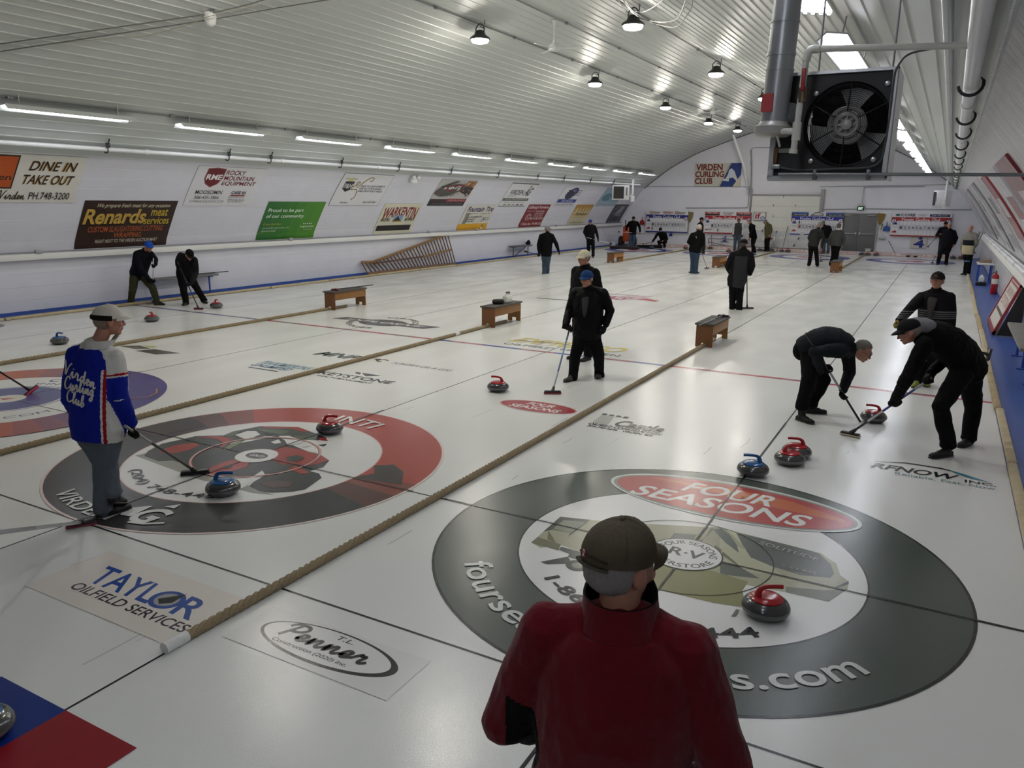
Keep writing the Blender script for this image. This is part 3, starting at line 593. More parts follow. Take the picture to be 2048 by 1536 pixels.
def d_rme(a, w, h):
    sh = [(.14, .95), (.27, .98), (.4, .95), (.4, .68), (.36, .55), (.27, .46), (.18, .55), (.14, .68)]
    a.poly([(x*w, y*h) for x, y in sh], '#8f6266'); a.up(); a.poly([((x-.27)*.92*w+.27*w, ((y-.72)*.92+.72)*h) for x, y in sh], '#6d1f26'); a.up()
    T(a, 'RME', w, h, .165, .66, .385, .8, '#e6e4e4', bold=.05); y = .8
    for s, x1 in (('ROCKY', .7), ('MOUNTAIN', .87), ('EQUIPMENT', .93)): T(a, s, w, h, .42, y, x1, y+.12, '#6d1f26', bold=.02); y -= .145
    T(a, 'MOOSOMIN', w, h, .1, .29, .48, .39, '#2b2b30', bold=.01); T(a, '306-435-3866', w, h, .11, .165, .46, .25, '#2b2b30', bold=.0); T(a, 'WWW.ROCKYMTN.COM', w, h, .06, .08, .55, .135, '#8b8b90', bold=0)
    T(a, 'CASE IH', w, h, .62, .3, .84, .38, '#2b2b30', bold=.04); a.rect(.62*w, .25*h, .84*w, .28*h, '#8a2d33'); T(a, 'Proud to be a part', w, h, .6, .19, .84, .235, '#4a4a50', bold=0); T(a, 'of Moosomin & area', w, h, .6, .135, .86, .18, '#4a4a50', bold=0); T(a, 'for over 85 years.', w, h, .62, .08, .84, .125, '#4a4a50', bold=0)
wsign('white board with a dark red shield emblem', (365.1, 410.3), (534, 338), d_rme, '#d8d8dc')
def d_grn(a, w, h):
    for i in range(6): a.rect(w*i/6, 0, w*(i+1)/6, h, ['#2f6b33', '#33702f', '#3a782d', '#43802c', '#4b862c', '#4f8a2b'][i], 1, 6)
    a.up(); T(a, 'Proud to be part', w, h, .05, .7, .65, .82, '#e4eee0', bold=.015); T(a, 'of our community.', w, h, .05, .55, .7, .67, '#e4eee0', bold=.015); T(a, 'Cory Barkley', w, h, .05, .375, .34, .44, '#b9b540', bold=0); T(a, 'cbarkley@knightarcher.com', w, h, .05, .285, .5, .335, '#c6dabf', bold=0); T(a, '204-421-6405', w, h, .05, .215, .29, .26, '#c6dabf', bold=0); T(a, 'knightarcher', w, h, .7, .29, .95, .36, '#dfeada', bold=.01); T(a, 'insurance', w, h, .78, .24, .93, .27, '#b9d0b0', bold=0)
    for k in range(5): a.ell((.74+k*.035)*w, .41*h, .012*w, .015*h, '#dfeada', n=8)
wsign('green board with white lettering', (510.4, 481.7), (652.2, 403.3), d_grn, '#3a782d')
def d_ph(a, w, h):
    for q in ((0, 0, w, .012), (0, h-.012, w, h)): a.rect(*q, '#8d9096')
    a.rect(0, 0, .012, h, '#8d9096', 1, 6); a.rect(w-.012, 0, w, h, '#8d9096', 1, 6)
    a.poly([(.1*w, .75*h), (.27*w, .75*h), (.27*w, .5*h), (.18*w, .42*h), (.1*w, .52*h)], '#2b2a31'); a.ell(.18*w, .81*h, .045*w, .05*h, '#c9bd57', n=16); a.ell(.11*w, .83*h, .05*w, .03*h, '#b9b9ba', n=14); a.ell(.25*w, .83*h, .05*w, .03*h, '#b9b9ba', n=14); a.up(); T(a, 'P&H', w, h, .115, .53, .255, .68, '#e0e0e0', bold=.02)
    a.line(catmull([(.36*w, .2*h), (.4*w, .22*h), (.42*w, .35*h), (.38*w, .5*h), (.28*w, .5*h), (.27*w, .57*h), (.36*w, .66*h), (.38*w, .73*h), (.33*w, .73*h), (.34*w, .6*h)], 5), .035, '#9a8148'); a.line(catmull([(.37*w, .56*h), (.46*w, .75*h), (.54*w, .88*h), (.6*w, .88*h), (.61*w, .8*h), (.56*w, .77*h)], 5), .035, '#9a8148')
    y = .59
    for s, x1 in (('TALK TO OUR EXPERTS', .93), ('FOR ALL YOUR GRAIN', .88), ('AND CROP INPUT NEEDS.', .94)): T(a, s, w, h, .42, y, x1, y+.055, '#33333c', bold=.01, shear=.2); y -= .08
    T(a, 'Virden', w, h, .18, .07, .33, .13, '#33333c', bold=.0); T(a, '204-520-0367', w, h, .64, .08, .92, .14, '#44444c', bold=0)
wsign('white framed board with a gold ampersand and small emblem', (656.3, 410.5), (789.2, 350.5), d_ph, '#dadadd')
def d_war(a, w, h):
    def b(u, v): return v*(1.0+.55*abs(2*u-1)**1.5)-(.32*h*.55)*abs(2*u-1)**1.5
    T(a, 'WARKENTIN', w, h, .06, .6, .95, .89, '#7c1f26', bold=.05, bend=b); a.rect(.37*w, .42*h, .62*w, .62*h, '#7f9ec0'); a.up(); a.poly([(.38*w, .42*h), (.48*w, .6*h), (.6*w, .42*h)], '#3b352b'); a.rect(.38*w, .4*h, .62*w, .44*h, '#b39a55')
    T(a, 'BUILDING', w, h, .08, .43, .3, .53, '#26261f', bold=.04); T(a, 'MOVERS', w, h, .69, .43, .91, .53, '#26261f', bold=.04); a.rect(.04*w, .13*h, .93*w, .3*h, '#211d1e'); a.up(); T(a, '1-780-850-8760  VIRDEN, MB', w, h, .08, .17, .9, .26, '#dcd9cf', bold=.02)
wsign('cream board with dark red arched lettering and a black strip below', (744.2, 474.3), (846, 407), d_war, '#d3d0bb')
def d_nrg(a, w, h):
    a.rect(0, 0, w, .14*h, '#26232a'); a.rect(0, .14*h, .47*w, .25*h, '#3a2a2c'); a.rect(.45*w, .14*h, w, .27*h, '#8c3a40'); T(a, 'VIRDEN, MB  204-748-2771', w, h, .5, .17, .96, .235, '#c9a2a2', bold=0); T(a, 'COMPANY LOGOS, SIGNS, VEHICLE LETTERING', w, h, .08, .045, .95, .1, '#8d8a90', bold=0)
    a.poly([(.55*w, .62*h), (.78*w, .98*h), (w, .97*h), (w, .65*h)], '#a5744f'); a.poly([(.7*w, .5*h), (w, .42*h), (w, .74*h), (.75*w, .78*h), (.6*w, .66*h)], '#3a3634')
    rr = random.Random(5)
    for k in range(26): x, y = rr.uniform(.62, .98)*w, rr.uniform(.34, .95)*h; a.poly([(x, y), (x+.05*w, y+.02*h), (x+.02*w, y+.06*h)], rr.choice(['#2c2826', '#c9925c', '#b7563c', '#d8d2c4', '#3c3330']))
    a.poly([(.06*w, .72*h), (.12*w, .7*h), (.5*w, .96*h), (.42*w, .97*h)], '#3b3937'); a.up()
    a.ell(.36*w, .62*h, .36*w, .21*h, '#55534f', .16); a.up(); a.ell(.37*w, .63*h, .33*w, .175*h, '#7d262a', .16); a.up(); a.ell(.37*w, .63*h, .29*w, .13*h, '#4a4642', .16); a.up(); T(a, 'NRG', w, h, .17, .54, .62, .71, '#e6e2e0', bold=.05, shear=.3, rot=.08); T(a, 'SIGNS', w, h, .16, .34, .56, .43, '#4d4a48', bold=.0, shear=.3, rot=.06)
wsign('grey board with a dark red oval and an orange flare', (852.8, 411.1), (956.2, 361.4), d_nrg, '#b9b7b4')
def d_ftn(a, w, h):
    a.rect(0, 0, w, .26*h, '#d6a023'); a.up(); a.rect(.1*w, .02*h, .22*w, .68*h, '#8d8d86', 1, 6); a.up(); T(a, 'Fountain Tire', w, h, .08, .72, .97, .92, '#2f2c5e', bold=.04, shear=.2); T(a, '655 HWY 1 - VIRDEN, MB', w, h, .22, .62, .9, .67, '#55554d', bold=0, shear=.2); y = .49
    for s, x1 in (('ALIGNMENTS', .68), ('BRAKES', .47), ('SHOCKS', .47)): T(a, s, w, h, .18, y, x1, y+.06, '#33333a', bold=.03, shear=.3); y -= .085
    T(a, '24', w, h, .7, .34, .82, .52, '#33333a', bold=.01, shear=.4); T(a, 'HOUR', w, h, .82, .46, .94, .5, '#33333a', bold=0); T(a, 'SERVICE', w, h, .82, .38, .96, .42, '#33333a', bold=0); T(a, 'GOODYEAR', w, h, .24, .07, .62, .18, '#33301f', bold=.04, shear=.2); a.poly([(.78*w, .1*h), (.86*w, .1*h), (.87*w, .17*h), (.83*w, .23*h), (.78*w, .17*h)], '#4a6f8c'); a.rect(.79*w, .05*h, .85*w, .1*h, '#ddd6c0')
wsign('cream and yellow board with dark blue slanted lettering and a grey bar', (911.1, 464.4), (994, 409), d_ftn, '#d2d0c6')
def d_vag(a, w, h):
    a.rect(.0, .965*h, w, h, '#4a4a48'); a.rect(0, 0, w, .03*h, '#6b6b6b'); T(a, 'VIRDEN', w, h, .12, .5, .64, .7, '#2f3032', bold=.03, shear=.15); T(a, 'AG', w, h, .66, .46, .93, .82, '#2f3032', bold=.06, shear=.3); a.poly([(.72*w, .84*h), (.78*w, .92*h), (.8*w, .83*h)], '#2f3032'); T(a, 'SPORTS', w, h, .12, .41, .42, .46, '#77777a', bold=0)
    a.rect(.02*w, .24*h, .98*w, .35*h, '#55564f'); a.up(); T(a, 'TRACTORS COMBINES QUADS SIDE BY SIDES', w, h, .08, .27, .93, .32, '#d6d6d2', bold=0); T(a, 'KUBOTA  VERSATILE  MACDON', w, h, .12, .16, .88, .2, '#6c6c6c', bold=0)
    for k, c in enumerate(('#77787a', '#8f9a4f', '#9a9a9a', '#45454a', '#a0454c')): a.rect((.14+k*.16)*w, .06*h, (.24+k*.16)*w, .1*h, c)
wsign('white board with black slanted lettering and a dark grey strip', (995.4, 412.7), (1078.5, 367.7), d_vag, '#dcdcdf')
def d_red(a, w, h):
    T(a, "Callberg's Furniture", w, h, .04, .78, .96, .95, '#e2d2d2', bold=.03); T(a, 'VIRDEN, MB', w, h, .06, .68, .4, .73, '#d3b7b8', bold=0); y = .66
    for s in ('FURNITURE', 'APPLIANCES', "TV'S & VCR'S"): T(a, s, w, h, .46, y, .86, y+.07, '#d9c3c3', bold=.02); y -= .1
    T(a, 'FREE IN HOME DELIVERY', w, h, .36, .34, .97, .43, '#e2d2d2', bold=.02); T(a, '5 Wilson Ave.  PH.748-1331', w, h, .08, .1, .96, .21, '#e2d2d2', bold=.02); a.ell(.24*w, .46*h, .11*w, .14*h, '#d9c3c3', n=24); a.up(); a.ell(.24*w, .46*h, .09*w, .12*h, '#7d2229', n=24); a.up(); T(a, 'C', w, h, .19, .4, .29, .54, '#d9c3c3', bold=.03)
wsign('dark red board with white lettering and a ringed letter', (1035, 458.3), (1102.3, 408.8), d_red, '#7d2229')
def d_oval(a, w, h):
    for k in range(3): a.rect(.25*w, (.52+k*.13)*h, .5*w, (.58+k*.13)*h, '#4a4c86'); a.rect(.6*w, (.56+k*.12)*h, .98*w, (.6+k*.12)*h, '#5b5c68')
    a.up(); a.ell(.52*w, .66*h, .27*w, .3*h, '#3a3c52', .2); a.up(); a.ell(.52*w, .66*h, .23*w, .25*h, '#4b4f80', .2); a.up(); T(a, 'OK', w, h, .42, .68, .66, .85, '#aeb2d4', bold=.03, shear=.3); T(a, 'BLUE OVAL AUTO BODY', w, h, .32, .48, .74, .66, '#c9cbe0', bold=.02)
    a.rect(.04*w, .18*h, w, .35*h, '#3b4590'); a.up(); T(a, '204-748-6262', w, h, .25, .22, .84, .31, '#d3d6e6', bold=.02); T(a, 'ICAR  GOLD  3M  SPIES', w, h, .06, .03, .95, .13, '#5a5c66', bold=0)
wsign('white board with a blue winged oval and a blue strip', (1106.4, 411.6), (1170.5, 374.8), d_oval, '#dbdbe0')
def d_har(a, w, h):
    for i, c in enumerate(('#c9c3b0', '#cbc3a6', '#cdbd92', '#cbb070', '#c39a4c', '#b98a3c')): a.rect(0, h*i/6, w, h*(i+1)/6, c)
    a.up()
    for k in range(5): a.poly([((.1+k*.18)*w, .55*h), ((.16+k*.18)*w, .95*h), ((.22+k*.18)*w, .6*h)], '#d9cfae')
    a.up(); T(a, 'Harvestin', w, h, .2, .48, .86, .64, '#4d4434', bold=-.005, shear=.2); T(a, 'Virden 748-2843   www.harvest.ca', w, h, .1, .1, .85, .16, '#6e675a', bold=0)
wsign('pale board fading to amber at its upper edge', (1132.3, 452.7), (1188, 409.2), d_har, '#cbbd92')
def d_lb(a, w, h):
    a.rect(0, .0, w, .25*h, '#a9bcc8'); a.ell(.3*w, .5*h, .22*w, .22*h, '#5d8595', n=20); a.up(); a.ell(.32*w, .5*h, .15*w, .15*h, '#9dbfcb', n=20); T(a, 'Leeway', w, h, .5, .22, .92, .32, '#7d98a6', bold=0); T(a, 'PLUMBING & HEATING', w, h, .1, .06, .92, .15, '#7d98a6', bold=0)
wsign('pale blue board partly behind the hanging heater', (1189.7, 412), (1254, 378), d_lb, '#93b2c0')
def d_dk(a, w, h):
    rr = random.Random(9)
    for k in range(16): x, y = rr.uniform(.1, .8)*w, rr.uniform(.35, .9)*h; a.rect(x, y, x+.12*w, y+.05*h, rr.choice(['#6f6f74', '#5c5c60', '#85858a']))
    a.poly([(.3*w, .5*h), (.5*w, .92*h), (.75*w, .9*h), (.7*w, .55*h)], '#9b9b9f'); a.poly([(.25*w, .25*h), (.5*w, .1*h), (.75*w, .25*h), (.5*w, .4*h)], '#2d2d31'); a.up(); T(a, 'VIRDEN', w, h, .35, .38, .72, .5, '#b9b9bc', bold=.02); a.rect(.1*w, .04*h, .95*w, .1*h, '#77777c')
wsign('charcoal board with pale grey pictures, nearest the end wall', (1210.2, 448), (1258.8, 408.8), d_dk, '#46464b')
# ---- boards on the walkway wall, seen edge-on
for i, (y0, y1, s0, s1, bg, bands) in enumerate([(3.6, 5.6, .45, 2.0, '#7d3136', '#c9b5b7'), (6.2, 8.3, .25, 2.0, '#c5c5c8', '#8f3a40'), (9.2, 11.0, .25, 2.0, '#8f3a40', '#bdbdc1'), (12.2, 14.2, .25, 2.05, '#b9b9bd', '#6c6c70'), (15.6, 17.4, .25, 2.05, '#77777a', '#bcbcc0'), (19.0, 21.0, .25, 2.05, '#b4b4b8', '#707074'), (23.0, 25.2, .25, 2.05, '#6e6e72', '#b0b0b4'), (28.0, 31.0, .25, 2.05, '#adadb1', '#66666a')]):
    mb = MB(); n = 8
    for j in range(n):
        a0, a1 = s0+(s1-s0)*j/n, s0+(s1-s0)*(j+1)/n
        P = [wallp(y, s, w, 1) for w in (0.0, .03) for s in (a0, a1) for y in (y0, y1)]
        mb.add(P, [(4, 5, 7, 6), (0, 4, 6, 2), (1, 3, 7, 5)], 0)
    mb.mats = [mat(bg, .15, 0, 'film', .5)]
    a = Art(lambda c: mat(c, .15, 0, 'film', .5)); h = s1-s0; w = y1-y0
    a.rect(.08*w, .12*h, .92*w, .3*h, bands, 1, 3); a.rect(.08*w, .55*h, .7*w, .75*h, bands, 1, 3)
    o = a.build('sponsor_sign', lambda u, v, z: wallp(y0+u, s0+v, .03+z, 1), None, .001, mb)
    tag(o, ['dark red shiny board on the walkway wall closest to the hanging fan heater', 'pale shiny board with a dark red band on the walkway wall', 'second dark red shiny board on the walkway wall', 'pale grey shiny board above the red framed notice', 'mid grey shiny board above the fire extinguisher', 'pale grey shiny board past the extinguisher', 'dark grey shiny board on the walkway wall', 'long pale board on the walkway wall by the end'][i], 'sign', 'sponsor boards on the walkway wall')
# ================================================================ END WALL
def far_board(name, label, cat, tl, br, draw, bg, group=None, out=0.0):
    global YW
    YW0 = YW; YW = YW-out; p, q = yp(*tl, YW-.03), yp(*br, YW-.03); w, h = q.x-p.x, p.z-q.z
    a = Art(); a.rect(0, 0, w, h, bg); a.up(); draw(a, w, h)
    mb = MB(); mb.box((p.x+w/2, (YW-.03+YF-.002)/2, q.z+h/2), (w, YF-.002-YW+.03, h)); mb.mats = [sgn('#a9a9ac')]
    o = a.build(name, lambda u, v, z: V((p.x+u, YW-.031-z, q.z+v)), None, .0006, mb); YW = YW0
    return tag(o, label, cat, group)
def d_vcc(a, w, h):
    a.poly([(.52*w, 0), (.74*w, h), (w, h), (w, 0)], '#cfc8b4'); a.up(); a.poly([(.53*w, 0), (.75*w, h), (.76*w, h), (.54*w, 0)], '#7f7460'); a.poly([(.56*w, 0), (.78*w, h), (w, h), (w, .5*h), (.84*w, 0)], '#243c7c'); a.up()
    a.poly([(.62*w, .25*h), (.75*w, .22*h), (.76*w, .36*h), (.84*w, .38*h), (.92*w, .22*h), (.94*w, .3*h), (.89*w, .5*h), (.86*w, .66*h), (.79*w, .78*h), (.74*w, .7*h), (.73*w, .55*h), (.68*w, .34*h), (.62*w, .33*h)], '#cfd3da')
    T(a, 'VIRDEN', w, h, .02, .69, .6, .97, '#7a2420', bold=.06); T(a, 'CURLING', w, h, .01, .4, .64, .66, '#7a2420', bold=.06); T(a, 'CLUB', w, h, .01, .1, .4, .37, '#7a2420', bold=.06)
far_board('club_sign', 'painted sign with brown capitals and a curler on blue, high on the end wall', 'sign', (1391, 327), (1480, 373), d_vcc, '#c8c8bd')
GB = 'scoreboards on the end wall'
def scoreboard(label, tl, br, band, top, marks, upto=12):
    def d(a, w, h):
        a.rect(0, .66*h, w, .82*h, band); a.rect(0, .0, w, .05*h, band); a.up(); a.script('Virden Curling Club', .16*w, .685*h, .82*w, .79*h, '#e4e4ea', .022)
        for x in (.045, .955): a.ell(x*w, .66*h, .05*w, .09*h, '#54306a', n=20); a.up(); a.ell(x*w, .66*h, .035*w, .065*h, '#e6e2e4', n=16); a.up(); a.ell(x*w, .66*h, .015*w, .03*h, '#8a2c34', n=10)
        for x0, y, c in ((.06, .5, '#26357a'), (.06, .15, '#a02c30')): a.poly([(.02*w, y*h), (.11*w, y*h), (.1*w, (y+.06)*h), (.07*w, (y+.1)*h), (.055*w, (y+.06)*h), (.03*w, (y+.05)*h)], c)
        T(a, 'POINTS', w, h, .02, .36, .12, .4, '#8a8a92', bold=0)
        for i in range(13): x = .14+i*.068; a.rect((x-.002)*w, .06*h, (x+.002)*w, .65*h, '#a9a9b2')
        for y in (.27, .46): a.rect(.14*w, y*h, .956*w, (y+.012)*h, '#b4b4bc')
        for i in range(12): x = .152+i*.068; T(a, str(i+1), w, h, x, .31, x+.042, .43, '#54545e', bold=.01)
        for i, y, c in marks: x = .157+i*.068; T(a, '1', w, h, x, y, x+.02, y+.14, c, bold=.05)
        top(a, w, h)
    return far_board('scoreboard', label, 'scoreboard', tl, br, d, '#dcdce0', GB, .12)
def t1(a, w, h):
    for x, s, c in ((.09, 'Home', '#4c4440'), (.4, 'VIRDEN', '#9a3a40'), (.7, 'Home', '#4c4440')): T(a, s, w, h, x+(.07 if s == 'Home' else 0), .88, x+.24, .97, c, bold=.03); T(a, 'HARDWARE' if s == 'Home' else 'BUILDING', w, h, x+.02, .83, x+.22, .86, '#b08a8c', bold=0)
    for x, c in ((.09, '#b07a30'), (.7, '#a8434a')): a.rect(x*w, .87*h, (x+.06)*w, .98*h, c); a.up(); a.rect((x+.015)*w, .9*h, (x+.045)*w, .95*h, '#e0dcd4')
scoreboard('blue banded scoreboard behind the crouching curler', (1293, 421), (1374, 466), '#26337f', t1, [(0, .1, '#202024')])
def t2(a, w, h):
    for x in (.0, .68): a.rect(x*w, .9*h, (x+.32)*w, .985*h, '#9e2c34'); a.rect(x*w, .84*h, (x+.32)*w, .89*h, '#3a2a2c'); a.up(); T(a, '748-2081', w, h, x+.04, .91, x+.28, .975, '#e0c8c8', bold=.02)
    T(a, 'JACKS', w, h, .38, .91, .62, .98, '#4a4a50', bold=.02); T(a, 'AUTO', w, h, .42, .84, .58, .9, '#9e2c34', bold=.02)
scoreboard('red banded scoreboard behind the man in the grey vest', (1411, 423), (1500, 469), '#a8262c', t2, [(2, .09, '#202024')])
def t3(a, w, h):
    for x in (.0, .67): a.rect(x*w, .93*h, (x+.33)*w, h, '#3d5aa8'); a.rect(x*w, .84*h, (x+.33)*w, .93*h, '#1e1e2c'); a.up(); T(a, '1-866-467-3669', w, h, x+.03, .87, x+.3, .92, '#c9cbd6', bold=.01)
    T(a, 'RFNOW', w, h, .37, .83, .63, .9, '#26262c', bold=.04, shear=.2); a.line(catmull([(.4*w, .9*h), (.46*w, .98*h), (.55*w, .98*h), (.63*w, .9*h)], 5), .03, '#34343c')
scoreboard('blue banded scoreboard beside the grey double door', (1584, 424), (1683, 472), '#22309a', t3, [(0, .49, '#1c2440'), (0, .3, '#b4545a')])
def t4(a, w, h):
    a.ell(.1*w, .91*h, .04*w, .05*h, '#2e6a5c', n=14); T(a, 'CORE', w, h, .155, .86, .4, .97, '#26283a', bold=.03)
    for k in range(3): a.rect(.45*w, (.94-.035*k)*h, (.6-.02*k)*w, (.95-.035*k)*h, '#8a7f88')
    a.rect(.64*w, .86*h, .97*w, .96*h, '#1e2050'); a.up(); T(a, '204-748-3333', w, h, .67, .885, .94, .935, '#d6d8e6', bold=.01)
scoreboard('red banded scoreboard behind the two men standing together', (1785, 425.5), (1898, 475), '#a3262c', t4, [])
def d_if(a, w, h):
    a.rect(.04*w, .04*h, .96*w, .96*h, '#e0dfe0'); a.up(); T(a, 'if', w, h, .12, .18, .58, .9, '#a02c38', bold=.05); a.ell(.74*w, .3*h, .19*w, .2*h, '#2c4a8a', n=20); a.up(); a.ell(.74*w, .3*h, .12*w, .13*h, '#e0dfe0', n=18); a.up(); a.ell(.74*w, .3*h, .05*w, .05*h, '#2c4a8a', n=10)
far_board('letter_sign', 'small square sign reading if beside the overhead door', 'sign', (1508, 424), (1531, 441), d_if, '#2b3556', None, .1)
def d_fig(n_):
    def d(a, w, h):
        a.up(); T(a, n_, w, h, .2, .05, .85, .75, '#26358a', bold=.06); a.up(); a.ell(.6*w, .88*h, .14*w, .1*h, '#26358a', n=14); a.ell(.6*w, .98*h, .08*w, .06*h, '#26358a', n=12)
    return d
far_board('sheet_number', 'board with a blue figure two under the scoreboard of the vested man', 'sign', (1441, 472), (1457, 484), d_fig('2'), '#d2d2d6')
far_board('sheet_number', 'pale board with a blue figure four below the scoreboard', 'sign', (1822, 474), (1852, 497), d_fig('4'), '#c6c4ba')
far_board('sheet_number', 'small blue round plate below the scoreboard of the crouching curler', 'sign', (1336, 465), (1346, 473), d_fig('1'), '#d2d2d6')
# exit sign
p = yp(1721.5, 417, YW); t = thing('exit_sign', 'dark exit sign above the grey double door', 'exit sign', p, baked=True)
MB().box((p.x, YW-.05, p.z), (.34, .09, .2), bev=.01).build('housing', mat('#3a3d40', .4), t); b = Art(); b.text('EXIT', -.1, -.06, .1, .06, mat('#bfe0c8', .5, 0, 'plain', .5, 1.2), .02); b.build('lettering', lambda u, v, z: V((p.x+u, YW-.097-z, p.z+v)), t)
MB().box((p.x, YW-.06, p.z+.17), (.3, .1, .1), bev=.02).build('emergency_lamp', mat('#b9b9bb', .4), t)
# backboards with lettering
for i, x in enumerate(SHEETS):
    a = Art(); w, h = 4.2, .17; a.rect(0, 0, w, h, '#d8d2cf'); a.up(); a.rect(0, .0, w, .018, '#b06068'); a.rect(0, .155, w, .17, '#b06068')
    for k in range(3): T(a, 'VALLEYVIEW CO-OP', w, h, .03+k*.33, .3, .27+k*.33, .72, '#8e4a4c', bold=.02); a.ring((.305+k*.33)*w, .5*h, .03, .05, '#b9757a', n=16)
    mb = MB(); mb.box((x, 38.42, h/2), (w, .08, h)); mb.mats = [sgn('#c9c5c4')]
    o = a.build('backboard', lambda u, v, z: V((x-w/2+u, 38.379-z, v)), None, .001, mb)
    tag(o, 'white backboard with red lettering ' + ['at the end of the walkway side sheet', 'below the overhead door', 'below the red scoreboard of the vested man', 'behind the crouching curler'][i], 'backboard', 'lettered backboards')
# things hung on the end wall
def wall_broom(label, top, bot, c):
    p, q = yp(*top, YW-.06), yp(*bot, YW-.06); t = thing('corn_broom', label, 'broom', p, baked=True); d = (q-p).normalized()
    k = p+d*.55; MB().tube([k, q], .012, 8).build('handle', mat('#a58d66', .5, 0, 'wood'), t)
    s = d.cross(V((0, 1, 0)))
    MB().tube([p, p+d*.3, k-d*.05, k+d*.03], [.17, .15, .07, .02], 14, ry=[.05, .05, .04, .02], hint=V((0, 1, 0))).build('bristles', mat(c, .8, 0, 'wood'), t)
wall_broom('straw broom hung bristles up between two scoreboards', (1381, 424), (1376, 471), '#7f744a')
wall_broom('straw broom hung bristles up beside the double door', (1764, 427), (1752, 483), '#8a7034')
def dustpan(label, px, c, s=1.0):
    p = yp(*px, YW-.04); t = thing('dustpan', label, 'dustpan', p, baked=True)
    MB().prism([(p.x-.17*s, YW-.03, p.z-.16*s), (p.x+.17*s, YW-.03, p.z-.16*s), (p.x+.13*s, YW-.03, p.z+.05*s), (p.x+.04*s, YW-.03, p.z+.12*s), (p.x-.04*s, YW-.03, p.z+.12*s), (p.x-.13*s, YW-.03, p.z+.05*s)], (0, -.05, 0)).build('pan', mat(c, .4), t)
    MB().tube([(p.x, YW-.05, p.z+.1*s), (p.x, YW-.05, p.z+.3*s)], .02*s, 8).build('handle', mat(c, .4), t)
dustpan('blue dustpan hung beside the double door', (1773, 456), '#1f4a96'); dustpan('dark red dustpan hung beside the first scoreboard', (1284.5, 444), '#8a1f28')
p = yp(1764, 476, YW-.1); t = thing('scoop', 'grey scoop with a slanted handle resting on the end wall ledge', 'scoop', p, baked=True); MB().box(p, (.32, .16, .14), bev=.04).build('scoop_body', mat('#a9a9a9', .35, .4), t); MB().tube([p+V((.12, 0, .05)), p+V((-.12, -.02, .35))], .018, 8).build('handle', mat('#c9c9c6', .4), t)
p = yp(1763.5, 454, YW-.05); tag(MB().tube([p+V((-.03, 0, -.14)), p+V((0, 0, .0)), p+V((.02, 0, .16))], [.02, .025, .04], 8).build('hand_brush', mat('#8a8a4a', .6)), 'small greenish hand brush hung beside the blue dustpan', 'brush')
p = yp(1736, 500, 38.9); t = thing('bucket', 'white plastic bucket standing by the double door', 'bucket', (p.x, 38.9, 0), baked=True); MB().lathe([(.11, 0), (.14, .28), (.15, .28), (.15, .3), (.13, .3), (.1, .02)], 20, (p.x, 38.9, 0)).build('pail', mat('#cfcfd0', .4), t); MB().tube([(p.x-.14, 38.9, .26), (p.x-.1, 38.82, .16), (p.x+.1, 38.82, .16), (p.x+.14, 38.9, .26)], .005, 6).build('handle', mat('#8a8a8c', .4, .8), t)
# conduits on the end wall
GC = 'steel conduits on the end wall'
def conduit(label, pts, Y=YW-.03, r=.018, c='#9c9ca2'):
    P = catmull([yp(*q, Y) for q in pts], 5) if len(pts) > 2 else [yp(*q, Y) for q in pts]
    return tag(MB().tube(P, r, 8).build('conduit', mat(c, .4, .3)), label, 'conduit', GC)
conduit('grey conduit along the end wall above the first scoreboards', [(1372, 415.5), (1440, 415.5), (1488, 415.3), (1494, 414), (1496, 409), (1499, 375)])
conduit('grey conduit rising from the exit sign and bending along the wall', [(1724, 408), (1727, 383), (1729, 376), (1737, 374), (1850, 373)])
conduit('grey conduit from the overhead door to the double door', [(1645, 418.5), (1715, 418)]); conduit('grey conduit past the exit sign above the last scoreboard', [(1729, 417.5), (1850, 418.5), (1944, 419)])
conduit('thick conduit beside the overhead door', [(1501, 300), (1503, 330), (1501, 400), (1498, 440)], r=.04)
conduit('thin conduit high on the end wall bending down', [(1540, 295), (1506, 296), (1503, 305), (1501, 330)])
# ================================================================ LIGHTS
TUBE = mat('#f4f6ff', .4, 0, 'plain', .5, 9.0); BAY = mat('#fff9ee', .4, 0, 'plain', .5, 170.0)
GALV = mat('#a9abad', .35, .6); WPIPE = mat('#dedfe0', .3, 0); DARK = mat('#26272a', .5)
def fixture(side):
    t = thing('fluorescent_light', '', 'ceiling light', (0, 0, 0))
    L_ = 2.5; s = side; m = MB()               # channel with a sloped reflector
    prof = [(-.17, -.02), (-.1, .07), (.1, .07), (.17, -.02), (.155, -.02), (.09, .055), (-.09, .055), (-.155, -.02)]
    n = len(prof); vs = [(x, y, z) for y in (0, L_) for x, z in prof]
    m.add(vs, [(i, (i+1) % n, n+(i+1) % n, n+i) for i in range(n)]); m.add(vs[:n], [(0, 1, 6, 7), (1, 2, 5, 6), (2, 3, 4, 5)]); m.add(vs[n:], [(7, 6, 1, 0), (6, 5, 2, 1), (5, 4, 3, 2)])
    m.build('reflector', mat('#cfd2d0', .4, .1), t, False)
    for x in ((-.09, -.03, .03, .09) if side > 0 else (-.06, .06)):
        MB().tube([(x, .06, .012), (x, L_-.06, .012)], .019, 6).build('tube', TUBE, t)
    for y in (.12, L_-.12): MB().box((0, y, .02), (.24, .03, .05)).build('lamp_holder', WPIPE, t)
    for y in (.3, L_-.3): MB().tube([(0, y, .07), (0, y, .26)], .008, 6).build('hanger', GALV, t)
    return t
GL = 'fluorescent lights along the boarded wall'; GR2 = 'fluorescent lights above the walkway'
fl, fr = fixture(-1), fixture(1)
